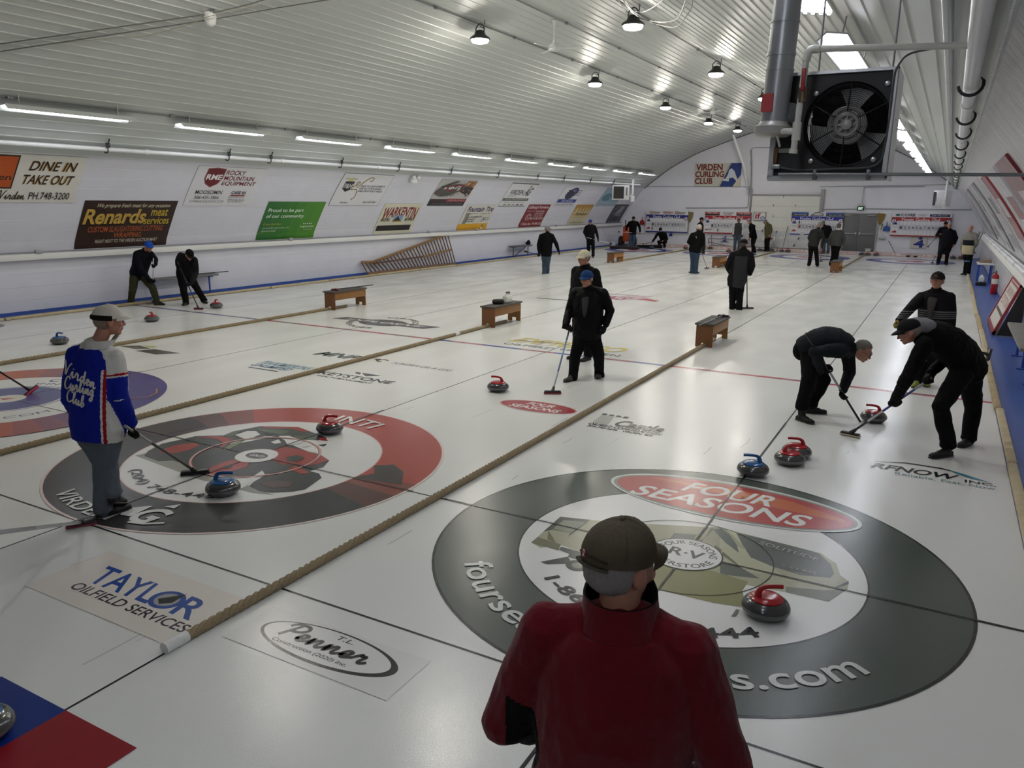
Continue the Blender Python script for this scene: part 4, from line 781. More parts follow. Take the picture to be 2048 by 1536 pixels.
for side, proto, X, g in ((-1, fl, -13.2, GL), (1, fr, .27, GR2)):
    for k in range(-3, 10):
        y = 2.93+3.575*k; lab = ('long fluorescent light hanging over the boarded wall' if side < 0 else 'bright four tube fluorescent light above the walkway')
        o = proto if k == -3 else dup(proto, (0, 0, 0)); o.location = (X, y, 3.95); o.rotation_euler = (0, radians((3 if side < 0 else 8)*side), 0); tag(o, lab, None, g)
def bay_light():
    t = thing('round_bay_light', '', 'ceiling light', (0, 0, 0))
    MB().lathe([(.05, .2), (.1, .18), (.13, .1), (.21, .05), (.23, .02), (.21, .0)], 20).build('lamp_housing', mat('#4a4b4c', .4, .6), t)
    MB().lathe([(.19, -.002), (.17, -.05), (.08, -.075), (.01, -.08)], 18).build('lens', BAY, t)
    MB().tube(catmull([(-.1, 0, .14), (-.1, 0, .25), (0, 0, .33), (.1, 0, .25), (.1, 0, .14)], 4), .012, 6).build('bracket', mat('#3b3c3e', .4, .6), t)
    return t
bl = bay_light(); first = True
for q, lab in (((960, 80), 'round lamp nearest the camera in the row above the second sheet'), ((1190, 168), 'second round lamp of the row above the second sheet'), ((1331, 215), 'third round lamp of that row'), ((1417, 246), 'fourth round lamp, below the far ceiling fan'), ((1475, 261), 'last round lamp, beside the slanted white pipe'), ((1266, 52), 'round lamp beside the loose loops of cable'), ((1432, 148), 'round lamp between the cable loops and the big flue'), ((1529, 197), 'round lamp half hidden by the big flue')):
    p = ceil_hit(q[0], q[1], .42); o = bl if first else dup(bl, p); first = False; o.location = p; tag(o, lab, None, 'round lamps on the ceiling conduits')
    c = ceilp(p.x+.12, p.y, .05); MB().tube(catmull([c, (p.x+.1, p.y, p.z+.24), (p.x, p.y, p.z+.28)], 4), .012, 6).build('cable', mat('#77787a', .5), o).matrix_parent_inverse = Matrix.Translation(-p)
for x_ in (-8.25, -4.65):
    for y_ in (3.75,):
        p = ceilp(x_, y_, .42); o = dup(bl, p); tag(o, 'round lamp of the same rows above the camera', None, 'round lamps above the camera')
GCC = 'conduits on the arched ceiling'
def cconduit(label, x, y0, y1, r=.016):
    m = MB(); m.tube([ceilp(x, y, .035) for y in (y0, y1)], r, 8)
    for i in range(int((y1-y0)/3.3)): m.box(ceilp(x, y0+1.2+3.3*i, .04), (.06, .1, .05), bev=.01)
    return tag(m.build('ceiling_conduit', mat('#77797a', .4, .5)), label, 'conduit', GCC)
cconduit('grey conduit carrying the row of lamps above the second sheet', -8.2, -8.8, 36.5); cconduit('grey conduit with the ceiling fans along the ridge', -6.85, -8.8, 37); cconduit('grey conduit carrying the lamps beside the flue', -4.72, -8.8, 37)
cconduit('grey conduit joining the fluorescent lights of the boarded wall', -13.25, -8, 37, .013)
tag(MB().tube([ceilp(1.25, y, .05) for y in (-8.8, 20, 38)], .028, 10).build('ceiling_conduit', GALV), 'thick grey conduit above the walkway', 'conduit', GCC)
for pts, lab in (([(-60, 98), (0, 88), (140, 68), (418, 28), (500, 8), (560, -10)], 'thin wire crossing the ceiling above the dome lamp'), ([(-60, 112), (0, 103), (180, 76), (430, 38), (560, 15), (690, -6)], 'second thin wire crossing the ceiling beside the dome lamp')):
    tag(MB().tube([ceil_hit(*q, .06) for q in pts], .011, 6).build('ceiling_cable', mat('#6a6b68', .6)), lab, 'cable', 'thin wires on the ceiling')
m = MB(); rr = random.Random(4)
tag(MB().tube(catmull([ceil_hit(*q, .05+k*.03) for k, q in enumerate([(60, 92), (240, 75), (300, 70), (380, 48), (415, 34), (470, 20), (520, 8)])], 4), .006, 5).build('ceiling_cable', mat('#a09a86', .6)), 'loose yellowish cable strung along the wires', 'cable')
p = ceil_hit(420, 40, .13); t = thing('dome_lamp', 'white globe shaped fixture where the ceiling wires meet', 'ceiling fixture', p, baked=True)
MB().lathe([(.05, .13), (.1, .12), (.11, .05), (.09, -.06), (.05, -.1), (.01, -.11)], 20, p).build('globe', mat('#e0e0de', .35), t); MB().box(p+V((0, 0, .12)), (.22, .12, .03), bev=.01).build('mounting_plate', GALV, t)
def ceiling_fan(q, lab, ang):
    p = ceil_hit(q[0], q[1], .62); t = thing('ceiling_fan', lab, 'ceiling fan', p, baked=True); W = mat('#cfd2d0', .4)
    z = ceilp(p.x, p.y).z
    MB().lathe([(.03, .12), (.1, .08), (.13, .02), (.11, -.05), (.03, -.07)], 18, p).build('motor', W, t)
    MB().lathe([(.02, z-p.z), (.07, z-p.z-.02), (.03, z-p.z-.12), (.016, z-p.z-.14), (.016, .2), (.04, .14), (.04, .1)], 12, p).build('down_rod', W, t)
    for k in range(3):
        a = ang+k*2*pi/3; d = V((cos(a), sin(a), 0)); n = V((-d.y, d.x, 0))
        MB().prism([p+d*.12-n*.05, p+d*.62-n*.075+V((0, 0, .02)), p+d*.66+V((0, 0, .01)), p+d*.62+n*.075-V((0, 0, .02)), p+d*.12+n*.05], (0, 0, .012)).build('blade', W, t)
ceiling_fan((1108, 97), 'white ceiling fan in the gap between two rows of lamps', .3); ceiling_fan((1427, 225), 'white ceiling fan far down the ridge', 1.2)
# loops of spare cable
t = thing('hanging_cable', 'loose grey loops of cable hanging beside a round lamp', 'cable', ceil_hit(1300, 10, .2), baked=True)
for k, pts in enumerate(([(1225, -5), (1252, 14), (1285, 24), (1320, 5), (1330, -8)], [(1232, -8), (1262, 30), (1330, 45), (1365, 20), (1378, -8)], [(1240, -8), (1275, 32), (1345, 55), (1378, 25), (1386, -8)], [(1250, -8), (1262, 18), (1300, 40), (1350, 40), (1372, 0)])):
    MB().tube(catmull([ceil_hit(*q, .2+.03*k) for q in pts], 5), .009, 6).build('cable_loop', mat('#8d8d8c', .5), t)
# ---- long pipes with black hangers at the edge of the ceiling
def hook(side):
    t = thing('pipe_hanger', '', 'pipe hanger', (0, 0, 0))
    MB().tube([(.075*cos(a)*side, 0, .075*sin(a)) for a in [pi*1.05+k*pi*1.15/10 for k in range(11)]], .012, 6).build('hook', DARK, t)
    MB().box((.08*side, 0, .08), (.03, .09, .1), bev=.01).tube([(.09*side, 0, .1), (.15*side, 0, .2)], .014, 6).build('clamp', DARK, t)
    return t
for side, X, Z_, lab in ((-1, -14.1, 3.43, 'boarded wall'), (1, 1.40, 3.29, 'walkway')):
    t = thing('long_pipe', 'long white pipe along the ceiling edge of the ' + lab, 'pipe', (X, -8.8, Z_), baked=True)
    m = MB().tube([(X, -8.8, Z_), (X, 37.6, Z_)], .045, 12)
    m.build('pipe_run', WPIPE, t)
    for y in range(-6, 37, 4): MB().tube([(X, y+.3, Z_), (X, y+.42, Z_)], .055, 12).build('coupling', WPIPE, t)
    h0 = hook(-side if side < 0 else -1); ys = [5.4, 8.55, 9.9, 12.6, 15.3, 18.3, 21.6, 24.9, 27.5, 30.5, 33.5] if side < 0 else [1.2, 3.4, 5.2, 7.2, 9.4, 11.6, 14, 16.5, 19, 22, 25, 28, 31, 34]
    for i, y in enumerate(ys):
        o = h0 if i == 0 else dup(h0, (0, 0, 0)); o.location = (X, y, Z_); tag(o, 'black hanger holding the long pipe of the ' + lab, None, 'black hangers of the pipe by the ' + lab)
        if side > 0: o.rotation_euler = (0, 0, pi)
# ---- the big fan heater
HY = -.08; bl_, br_, tr_ = yp(1538, 356, HY), yp(1775, 349, HY), yp(1790, 137, HY)
hx0, hx1, hz0, hz1 = bl_.x, (br_.x+tr_.x)/2, (bl_.z+br_.z)/2, tr_.z; hw, hh = hx1-hx0, hz1-hz0; HD = .42
t = thing('unit_heater', 'big black fronted fan heater hung from the ceiling', 'heater', ((hx0+hx1)/2, HY, hz0), baked=True)
BK = mat('#17171a', .5); SHT = mat('#c3c4c6', .3, .35)
fx, fz = hx0+hw*.635, hz0+hh*.50; fr_ = hw*.365          # fan opening
m = MB(); n = 48                            # front panel with a round opening
outer_, inner_ = [], []
for k in range(n):
    a_ = 2*pi*k/n; c, s = cos(a_), sin(a_); inner_.append((fx+fr_*c, HY, fz+fr_*s))
    tx = ((hx1-fx) if c > 0 else (fx-hx0))/max(abs(c), 1e-6); tz = ((hz1-fz) if s > 0 else (fz-hz0))/max(abs(s), 1e-6); q = min(tx, tz); outer_.append((fx+q*c, HY, fz+q*s))
m.add(outer_+inner_, [(k, (k+1) % n, n+(k+1) % n, n+k) for k in range(n)])
for cx, cz in ((hx0, hz0), (hx1, hz0), (hx1, hz1), (hx0, hz1)):
    best = sorted(range(n), key=lambda k: (outer_[k][0]-cx)**2+(outer_[k][2]-cz)**2)[:2]; m.add([outer_[best[0]], outer_[best[1]], (cx, HY, cz)], [(0, 1, 2)])
m.tube([(fx+(fr_-.005)*cos(2*pi*k/n), HY+.05, fz+(fr_-.005)*sin(2*pi*k/n)) for k in range(n)], [.012]*n, 6, closed=True)
inn = [(p[0], HY+.1, p[2]) for p in inner_]; m.add(inner_+inn, [(k, (k+1) % n, n+(k+1) % n, n+k) for k in range(n)])
m.build('front_panel', BK, t, True, 30)
m = MB(); c = V(((hx0+hx1)/2, HY+HD/2, (hz0+hz1)/2))
for d in ((0, HD/2, 0),): pass
m.box((hx0-.006, c.y, c.z), (.012, HD, hh+.02)); m.box((hx1+.006, c.y, c.z), (.012, HD, hh+.02)); m.box((c.x, c.y, hz1+.006), (hw+.024, HD, .012)); m.box((c.x, c.y, hz0-.012), (hw+.024, HD, .024)); m.box((hx0+.01, HY-.012, c.z), (.03, .03, hh)); m.box((c.x, HY-.012, hz0-.012), (hw, .03, .03)); m.box((c.x, HY-.01, hz1), (hw, .025, .016)); m.box((hx1-.005, HY-.012, c.z), (.024, .03, hh))
m.build('casing', SHT, t, False)
m = MB()
for k in range(9): m.box((fx, HY+HD-.06, fz-fr_+k*fr_/4), (fr_*2.1, .02, fr_/4*.98), rot=Matrix.Rotation(.5, 3, 'X'))
m.build('louvre_slat', mat('#222225', .4, .3), t, False)
fanp = V((fx, HY+.14, fz)); BL = mat('#c4c5c5', .45, .15)
for k in range(3):                            # three broad pitched blades
    a0 = radians(82)+k*2*pi/3; vs = []; nr, na = 6, 8
    for i in range(nr+1):
        r = fr_*(.22+.7*i/nr); wd = radians(30+16*(i/nr)); 
        for j in range(na+1):
            aa = a0+wd*(j/na-.5)*1.15; vs.append((fx+r*cos(aa), HY+.13+.07*(j/na-.5), fz+r*sin(aa)))
    m = MB(); w_ = na+1; m.add(vs, [(i*w_+j, i*w_+j+1, (i+1)*w_+j+1, (i+1)*w_+j) for i in range(nr) for j in range(na)]); m.add([(x, y+.004, z) for x, y, z in vs], [(i*w_+j, (i+1)*w_+j, (i+1)*w_+j+1, i*w_+j+1) for i in range(nr) for j in range(na)]); m.build('fan_blade', BL, t)
RX = Matrix.Rotation(pi/2, 3, 'X'); MW = mat('#a7a7a4', .4, .3)
m = MB(); m.tube([(fx+.062*cos(2*pi*k/24), HY+.02, fz+.062*sin(2*pi*k/24)) for k in range(24)], .013, 6, closed=True); m.tube([(fx+.1*cos(2*pi*k/24), HY+.03, fz+.1*sin(2*pi*k/24)) for k in range(24)], .012, 6, closed=True); m.lathe([(.03, 0), (.03, .03), (.02, .035)], 16, (fx, HY+.03, fz), M=RX)
for k in range(8): a_ = k*pi/4; m.tube([(fx+.03*cos(a_), HY+.02, fz+.03*sin(a_)), (fx+.105*cos(a_), HY+.03, fz+.105*sin(a_))], .008, 5)
m.lathe([(.1, -.04), (.1, -.2), (.02, -.2)], 20, (fx, HY, fz), M=RX, m=0); m.build('motor', MW, t)
m = MB()
for k in range(17): r = fr_*(.3+.7*k/16); m.tube([(fx+r*cos(2*pi*j/40), HY-.006-.02*(1-(k/16)**2), fz+r*sin(2*pi*j/40)) for j in range(40)], .0014, 4, closed=True)
for k in range(6): a_ = radians(88)+k*pi/3; m.tube([(fx+fr_*.3*cos(a_), HY-.03, fz+fr_*.3*sin(a_)), (fx+fr_*cos(a_), HY-.008, fz+fr_*sin(a_))], .004, 5)
m.build('wire_guard', mat('#1b1b1d', .4, .4), t)
for dx, dz in ((-.72, .72), (.78, .86), (.66, -.8), (-.7, -.82)): MB().lathe([(.014, .0), (.014, .012), (.005, .014)], 10, (fx+fr_*1.12*dx*.95, HY-.001, fz+fr_*1.05*dz), M=RX).build('bolt', mat('#b9b9b9', .3, .7), t)
P3 = lambda u, v, y=-.03: V((hx0+hw*u, HY+y, hz0+hh*v))
# black gas and wiring parts on the front, as white pipe with valve, tee and cap
W3 = mat('#d4d2c9', .4)
for nm, f, mm_ in (('terminal_strip', lambda m: m.box(P3(.05, .21, -.02), (.024, .03, hh*.16), bev=.004), mat('#6a4226', .5)), ('maker_plate', lambda m: m.box(P3(.135, .26, -.012), (.09, .008, .025)), mat('#8c9a8c', .4)),
    ('wiring_loop', lambda m: m.tube(catmull([P3(.05, .12), P3(.1, .09), P3(.3, .06), P3(.6, .07), P3(.85, .08), P3(.95, .14), P3(.975, .3), P3(.985, .6), P3(.985, .9), P3(1.0, 1.0), P3(1.06, 1.1), P3(1.2, 1.14), P3(1.6, 1.17), V((1.36, HY+.05, 3.34))], 5), .006, 8), mat('#4c4d4f', .4)), ('clip', lambda m: m.box(P3(.06, .1), (.06, .04, .03), bev=.01), GALV)):
    m = MB(); f(m); m.build(nm, mm_, t)
# gas pipe from the wall pipe down to the burner
gp_ = thing('gas_pipe', 'cream gas pipe with red handled valve running to the fan heater', 'pipe', tuple(P3(.25, .3)), baked=True)
top = P3(.29, 1.17, -.2); m = MB(); r = .018
m.tube([V((1.40, HY-.2, 3.29)), top+V((.07, 0, 0))], r, 10); m.tube(catmull([top+V((.07, 0, 0)), top+V((.015, 0, -.005)), top+V((0, 0, -.06))], 6), r*1.3, 10); m.tube([top+V((0, 0, -.06)), P3(.255, .25, -.2)], r, 10); m.tube([P3(.255, .25, -.2), P3(.252, .21, -.2)], r*1.35, 10)
tee = P3(.265, .42, -.2); m.tube([tee+V((0, 0, .05)), tee-V((0, 0, .05))], r*1.4, 10); m.tube([tee, P3(.1, .43, -.19)], r, 10); m.tube(catmull([P3(.11, .43, -.19), P3(.06, .43, -.15), P3(.05, .43, .0)], 5), r*1.4, 10); m.tube([P3(.09, .41, -.18), P3(.09, .3, -.06)], .008, 8); m.build('pipe_run', W3, gp_)
MB().box(top+V((0, -.03, -.16)), (.022, .012, .12), bev=.004).build('valve_handle', mat('#9a2028', .4), gp_); MB().tube([top+V((0, 0, -.2)), top+V((0, 0, -.28))], .026, 10).build('valve_body', mat('#6a5a48', .4, .6), gp_)
# flue
du = yp(1551, 215, HY-.12); t2 = thing('flue_pipe', 'thick grey metal flue rising beside the fan heater', 'flue', du, baked=True)
dtop = yp(1583, -60, HY-.12); rd = .077; ax = (dtop-du).normalized(); FL = mat('#9b9da0', .35, .55)
m = MB(); m.tube([du-ax*.08, dtop+ax*.9], rd, 28); m.tube([du+ax*.28, du+ax*.3], rd+.005, 28); m.tube([du+ax*.2, du+ax*.21], rd+.004, 28); m.tube([du+ax*.46, du+ax*.47], rd+.004, 28); m.build('duct', FL, t2)
MB().tube([du-ax*.08, du-ax*.1, du-ax*.11, du-ax*.15, du-ax*.165], [rd, rd+.012, rd+.035, rd+.03, rd+.01], 28).build('draught_collar', mat('#b4b3ae', .4, .4), t2)
MB().tube([du+V((.02, .03, -.03)), du+V((.07, .11, -.035))], rd*.9, 24).build('elbow', FL, t2)
MB().box(du+V((-.035, -rd*.93, .02)), (.07, .01, .1), rot=Matrix.Rotation(-.3, 3, 'Z')).build('warning_label', mat('#b4484a', .5), t2)
# supports of the heater
GH = 'thin rods that hold the fan heater'
for x, y in ((hx0+.2, HY+.2), (hx1-.03, HY+.08)): tag(MB().tube([(x, y, hz1+.01), ceilp(x, y, 0)], .006, 6).build('hanger_rod', mat('#8d9094', .4, .5)), 'thin rod from the ceiling to the fan heater', 'rod', GH)
t3 = thing('heater_rail', 'straight steel rail passing under the front of the fan heater to the walkway wall', 'rail', (hx0+.1, HY-.06, hz0+.02), baked=True)
MB().tube([P3(.1, .022, -.06), yp(2110, 350, HY-.06)], .010, 10).build('rail', mat('#85888a', .35, .6), t3)
for u in (.42, .87): MB().box(P3(u, .01, -.05), (.022, .04, .06), bev=.005).build('clamp', mat('#77787a', .4, .6), t3)
# ---- small hung heaters at the far end
def small_heater(label, x, y, z, rz, drop):
    t = thing('hung_heater', label, 'heater', (x, y, z), rz)
    MB().box((0, 0, 0), (.85, .6, .72), bev=.02).build('cabinet', mat('#d4d4d6', .4), t)
    MB().box((-.1, -.305, 0), (.52, .02, .6)).build('grille', mat('#1b1b1d', .5), t, False); m = MB()
    for k in range(6): m.box((-.1, -.32, -.25+.1*k), (.5, .012, .012))
    m.build('grille_bar', mat('#3a3a3c', .4), t, False)
    MB().box((.3, -.305, .05), (.05, .012, .4)).build('vent_slot', mat('#4a4a4c', .5), t, False)
    MB().tube(catmull([(.62, 0, drop), (.62, 0, 0.1), (.6, 0, -.1), (.45, 0, -.2)], 4), .05, 8).build('gas_line', WPIPE, t)
    MB().box((.62, -.03, -.3), (.2, .14, .3), bev=.02).build('valve_box', WPIPE, t)
    return t
small_heater('white heater with a black grille hung near the boarded wall', -13.45, 33.0, 2.95, radians(24), .65)
small_heater('white heater hung above the walkway at the far end', .95, 36.6, 2.8, radians(-78), .8)
tag(MB().tube([ceilp(-9.0, 37.2, .1), yp(1489, 335, 37.9), yp(1494, 372, 38.6)], .07, 10).build('slanted_pipe', WPIPE), 'slanted white pipe dropping from the ceiling before the end wall', 'pipe')
# ---- ledge cables and conduit along the boarded wall
t = thing('wall_conduit', 'grey conduit clipped along the ledge of the boarded wall', 'conduit', (-15.62, -8, 1.31), baked=True)
MB().tube([(-15.6, -8.5, 1.31), (-15.6, 38.9, 1.31)], .016, 8).build('conduit', mat('#8b8c90', .4, .4), t)
for y in (4.6, 12.0, 19.1, 22.5, 30): MB().box((-15.58, y, 1.31), (.07, .14, .09), bev=.015).build('junction_box', mat('#9a9b9f', .4), t)
tag(MB().box((-15.62, (YN+YF)/2, 1.21), (.1, YF-YN-.3, .13), bev=.01).build('trim_3', LM), 'white ledge along the boarded wall', kind='structure')
tag(MB().box((2.72, (YN+YF)/2, 1.2), (.16, YF-YN-.3, .16), bev=.01).build('trim_4', LM), 'white ledge along the walkway wall', kind='structure')
t = thing('brine_pipe', 'white strapped pipe on the ledge of the walkway wall', 'pipe', (2.66, 0, 1.33), baked=True); MB().tube([(2.66, -8.5, 1.335), (2.66, 33, 1.335)], .05, 12).build('pipe_run', WPIPE, t)
MB().tube([(2.74, -8.5, 1.35), (2.74, 33, 1.35)], .035, 10).build('side_pipe', WPIPE, t)
for k in range(12): MB().tube([(2.66, -2+k*2.6, 1.335), (2.66, -1.95+k*2.6, 1.335)], .056, 12).build('strap', mat('#b5b6b8', .4, .4), t)
yy_, ss_ = wall_hit(828, 349); p = wallp(yy_, 2.28, .1); t = thing('emergency_light', 'small white twin lamp at the top edge of the boarded wall', 'emergency light', p, baked=True); q = wallp(yy_, 2.26, .08)
MB().box(q, (.12, .3, .2), bev=.03).build('battery_box', mat('#d8d8da', .4), t)
for dy in (-.12, .14): MB().ball(q+V((.1, dy, .08)), .07, 10).build('lamp_head', mat('#e0e0e2', .3), t)
# ================================================================ ON THE ICE
ROPE = mat('#8f7f63', .85, 0, 'rope')
def rope(label, x, y0, y1, group, cap=True, tape=()):
    t = thing('divider_rope', label, 'rope', (x, y0, 0), baked=True); r = .031; m = MB(); n = int((y1-y0)/.03)
    for k in range(3):
        m.tube([(x+r*.52*cos(2*pi*(i*.03/.17+k/3))+.012*sin(i*.011+k*0), y0+i*.03, r+r*.52*sin(2*pi*(i*.03/.17+k/3))) for i in range(n+1)], r*.62, 6)
    m.build('strands' if 0 else 'twisted_strand', ROPE, t)
    if cap: MB().tube([(x, y0-.05, r), (x, y0+.1, r)], r*1.12, 16).build('end_cap', mat('#d8d8d6', .4), t)
    for y in tape: MB().tube([(x, y, r), (x, y+.13, r)], r*1.1, 14).build('tape_band', mat('#d0d0ce', .5), t)
    return t
GROPE = 'tan ropes lying between the sheets'
rope('tan rope ending in a white cap between the two near sheets', DIV[0], -2.66, 8.9, GROPE); rope('tan rope passing behind the man in the blue and white jacket', DIV[1], -3.0, 8.9, GROPE, True, (6.9,)); rope('tan rope farthest across the ice from the camera', DIV[2], -3.0, 8.9, GROPE)
for i, lab in enumerate(('tan rope at the far end leading to the three stones in a row', 'tan rope at the far end behind the man with a long coat and broom', 'tan rope at the far end behind the grey haired man in jeans')): rope(lab, DIV[i], 26.2, 38.2, GROPE, False)
OAK, OAKD, MATT = mat('#8a5e2e', .5, 0, 'wood'), mat('#6e4522', .5, 0, 'wood'), mat('#4d4b48', .8, 0, 'foam')
def bench(label, x, y, g, tone=OAK):
    t = thing('divider_bench', label, 'bench', (x, y, 0), 0, g); L_, w, h = 1.1, .30, .42
    MB().box((0, L_/2, h-.012), (w+.05, L_+.06, .03), bev=.006).build('bench_top', MATT, t)
    for yy in (.012, L_-.012):                 # end boards with a notch for the rope
        MB().prism([(-w/2, yy-.012, .004), (-.05, yy-.012, .004), (-.05, yy-.012, .075), (.05, yy-.012, .075), (.05, yy-.012, .004), (w/2, yy-.012, .004), (w/2, yy-.012, h-.028), (-w/2, yy-.012, h-.028)], (0, .024, 0)).build('end_board', OAKD if yy < .1 else tone, t)
    for xx in (-w/2+.012, w/2-.012): MB().box((xx, L_/2, h-.028-.085), (.022, L_-.05, .17), bev=.003).build('apron', tone, t)
    return t
GB2 = 'low wooden benches standing over the ropes'
bench('wooden bench over the nearest rope with a broom lying on it', DIV[0], 8.3, GB2); bench('wooden bench with a white jug and a black roll on it', DIV[1], 8.12, GB2); bench('wooden bench with a broom laid along its top, near the ladder side', DIV[2], 8.3, GB2)
bench('far wooden bench in front of the man in the grey sweater', DIV[0], 26.1, GB2, mat('#a56f30', .5, 0, 'wood')); bench('far wooden bench beside the man with grey hair and jeans', DIV[1], 25.7, GB2, mat('#a56f30', .5, 0, 'wood')); bench('far wooden bench in the rope line by the ladder side', DIV[2], 25.4, GB2, mat('#a56f30', .5, 0, 'wood'))
# jug and roll on the second bench
b2 = V((DIV[1], 8.12, .425)); t = thing('plastic_jug', 'translucent white jug with a black handle on the wooden bench', 'jug', b2+V((.02, .75, 0)), baked=True); c = b2+V((.02, .75, 0))
MB().box(c+V((0, 0, .075)), (.13, .24, .15), bev=.03).build('jug_body', mat('#dcdcd4', .35), t); MB().tube(catmull([c+V((0, -.09, .14)), c+V((0, -.08, .2)), c+V((0, .08, .2)), c+V((0, .09, .14))], 4), .012, 8).build('jug_arch', mat('#d6d6ce', .35), t); MB().tube([c+V((0, -.07, .205)), c+V((0, .07, .205))], .022, 10).build('grip', DARK, t)
c = b2+V((.0, .4, .052)); tag(MB().tube([c+V((-.1, -.06, 0)), c+V((-.08, -.055, 0)), c+V((.08, .055, 0)), c+V((.1, .06, 0))], [.03, .052, .052, .03], 14).build('black_roll', mat('#1c1c1e', .7, 0, 'foam')), 'black soft roll lying on the wooden bench with the jug', 'roll')
for side, x in ((-1, -15.17), (1, 2.2)):
    t = thing('foam_bumper', 'worn cream foam bumper along the edge of the ice by the ' + ('boarded wall' if side < 0 else 'walkway'), 'bumper', (x, -8, 0), baked=True); y = -8.5; k = 0
    while y < 38:
        MB().box((x+.012*sin(k*1.7), y+1.2, .031), (.085, 2.37, .062), bev=.022).build('foam_block', mat('#c2b493' if k % 3 else '#b3a27e', .9, 0, 'foam'), t); y += 2.4; k += 1
# ---- curling stones
def stone(col, dk):
    t = thing('curling_stone', '', 'curling stone', (0, 0, 0)); R0, H = .146, .118
    prof = [(.062, .003), (.085, .001), (.105, .008), (.128, .024), (.142, .044), (R0, .052), (R0, .068), (.142, .078), (.132, .095), (.112, .110), (.09, .117), (.0, .118)]
    MB().lathe(prof, 40, mats=[0]*4+[1, 1]+[0]*5).build('granite_body', [mat('#38393a', .22, 0, 'granite'), mat('#5c5d5f', .6, 0, 'granite')], t, True, 50)
    C1 = mat(col, .18, 0, 'plain', .6)
    cap = MB().lathe([(.098, .112), (.1, .120), (.088, .128), (.05, .134), (.0, .136)], 32).build('colour_cap', C1, t, True, 50)
    P = catmull([(.055, 0, .128), (.052, 0, .155), (.035, 0, .182), (.0, 0, .192), (-.06, 0, .193), (-.095, 0, .190)], 5)
    n = len(P); MB().tube(P, [.024-.010*min(1, i/(n*.45)) for i in range(n)], 12, ry=[.022-.009*min(1, i/(n*.45)) for i in range(n)], hint=V((0, 1, 0))).build('handle', C1, t)
    return t
GS = 'curling stones with coloured handles'
sr, sb = stone('#a3161e', ''), stone('#15568f', ''); first = {}
near = [('r', (660, 866), 200, 'red handled stone on the black and red rings'), ('b', (447, 988), 210, 'blue handled stone beside the broom of the man in blue and white'), ('r', (996, 782), 10, 'red handled stone alone near the walking man with the blue cap'), ('b', (1505, 950), 15, 'blue handled stone at the top of the grey rings'), ('r', (1592, 914), 10, 'red handled stone just behind another red one by the sweepers'), ('r', (1578, 928), 215, 'red handled stone in front of its red twin by the sweepers'),
    ('r', (1746, 843), 5, 'red handled stone the two sweepers are working on'), ('r', (1530, 1230), 210, 'red handled stone on the camper picture'), ('b', (120, 688), 185, 'blue handled stone behind the man in blue and white'), ('r', (304, 643), 130, 'red handled stone gliding below the brown sign'), ('r', (433, 616), 160, 'red handled stone beside the sweeper in the black cap'), ('b', (-38, 1476), 60, 'stone on the blue painted square at the edge of the picture')]
farst = [('b', (1303, 497), 'stone the crouching curler reaches for'), ('r', (1371, 498), 'dark stone by the backboard beside the grey haired man'), ('r', (1406, 498), 'red stone half behind the grey haired man'), ('r', (1422, 498), 'reddish stone by the backboard under the red scoreboard'), ('r', (1457, 505), 'dark stone on the far rings beside the vested man'), ('b', (1524, 501), 'blue stone at the feet of the man in the green jacket'), ('b', (1544, 503), 'blue stone right of the green jacketed man, by the backboard'),
    ('r', (1563, 504), 'dark red stone below the leaning broom'), ('r', (1577, 504), 'red stone last of the row below the leaning broom'), ('b', (1722.6, 510.5), 'blue stone first of three in front of the bucket'), ('r', (1735.8, 511), 'red stone in the middle of three in front of the bucket'), ('r', (1752, 511.5), 'red stone last of three in front of the bucket'), ('b', (1906, 518), 'grey stone behind the two men standing together'), ('r', (1922, 517), 'red stone next to the walkway at the far end'), ('r', (1644, 507), 'red stone behind the stooping man')]
for k, lst in enumerate((near, [(c, q, 180*(i % 2)+20*i, l) for i, (c, q, l) in enumerate(farst)])):
    for c, q, rz, lab in lst:
        pr_ = sr if c == 'r' else sb; g = gp(*q)
        if k: g.y = min(g.y, 38.15)
        o = pr_ if c not in first else dup(pr_, g); first[c] = 1; o.location = (g.x, g.y, .001); o.rotation_euler = (0, 0, radians(rz)); tag(o, lab, None, GS)
# ---- brooms
def broom(label, top, bot, ang=None, head='#1b1b1d', pad='#2a2a2c', shaft=('#1d1d20', '#3a3b3f'), L_=.2, flat=True, name='curling_broom', pitch=0.0, r=.0125):
    top, bot = V(top), V(bot); t = thing(name, label, 'broom', bot, baked=True); d = (bot-top).normalized(); e = bot-d*.045
    n = len(shaft)
    for i in range(n): MB().tube([top.lerp(e, i/n), top.lerp(e, (i+1)/n)], r, 10).build('shaft' if i == 0 else 'shaft_sleeve', mat(shaft[i], .25, .1), t)
    if ang is None: h = V((d.y, -d.x, 0)); h = h.normalized() if h.length > .05 else HR.copy()
    else: h = (HR*cos(ang)+HF*sin(ang)+UP*sin(pitch)).normalized()
    up = UP if flat else -d; s = h.cross(up).normalized(); up = s.cross(h).normalized()
    if up.z < 0: up = -up
    M = Matrix((h, s, up)).transposed()
    MB().box(bot, (L_, .062, .022), rot=M, bev=.01).build('head', mat(head, .4), t)
    MB().box(bot-up*.018, (L_+.012, .07, .016), rot=M, bev=.006).build('pad', mat(pad, .7), t)
    MB().tube([e-d*.03, bot-d*.0], [.018, .026], 10).build('socket', mat(head, .4), t)
    return t
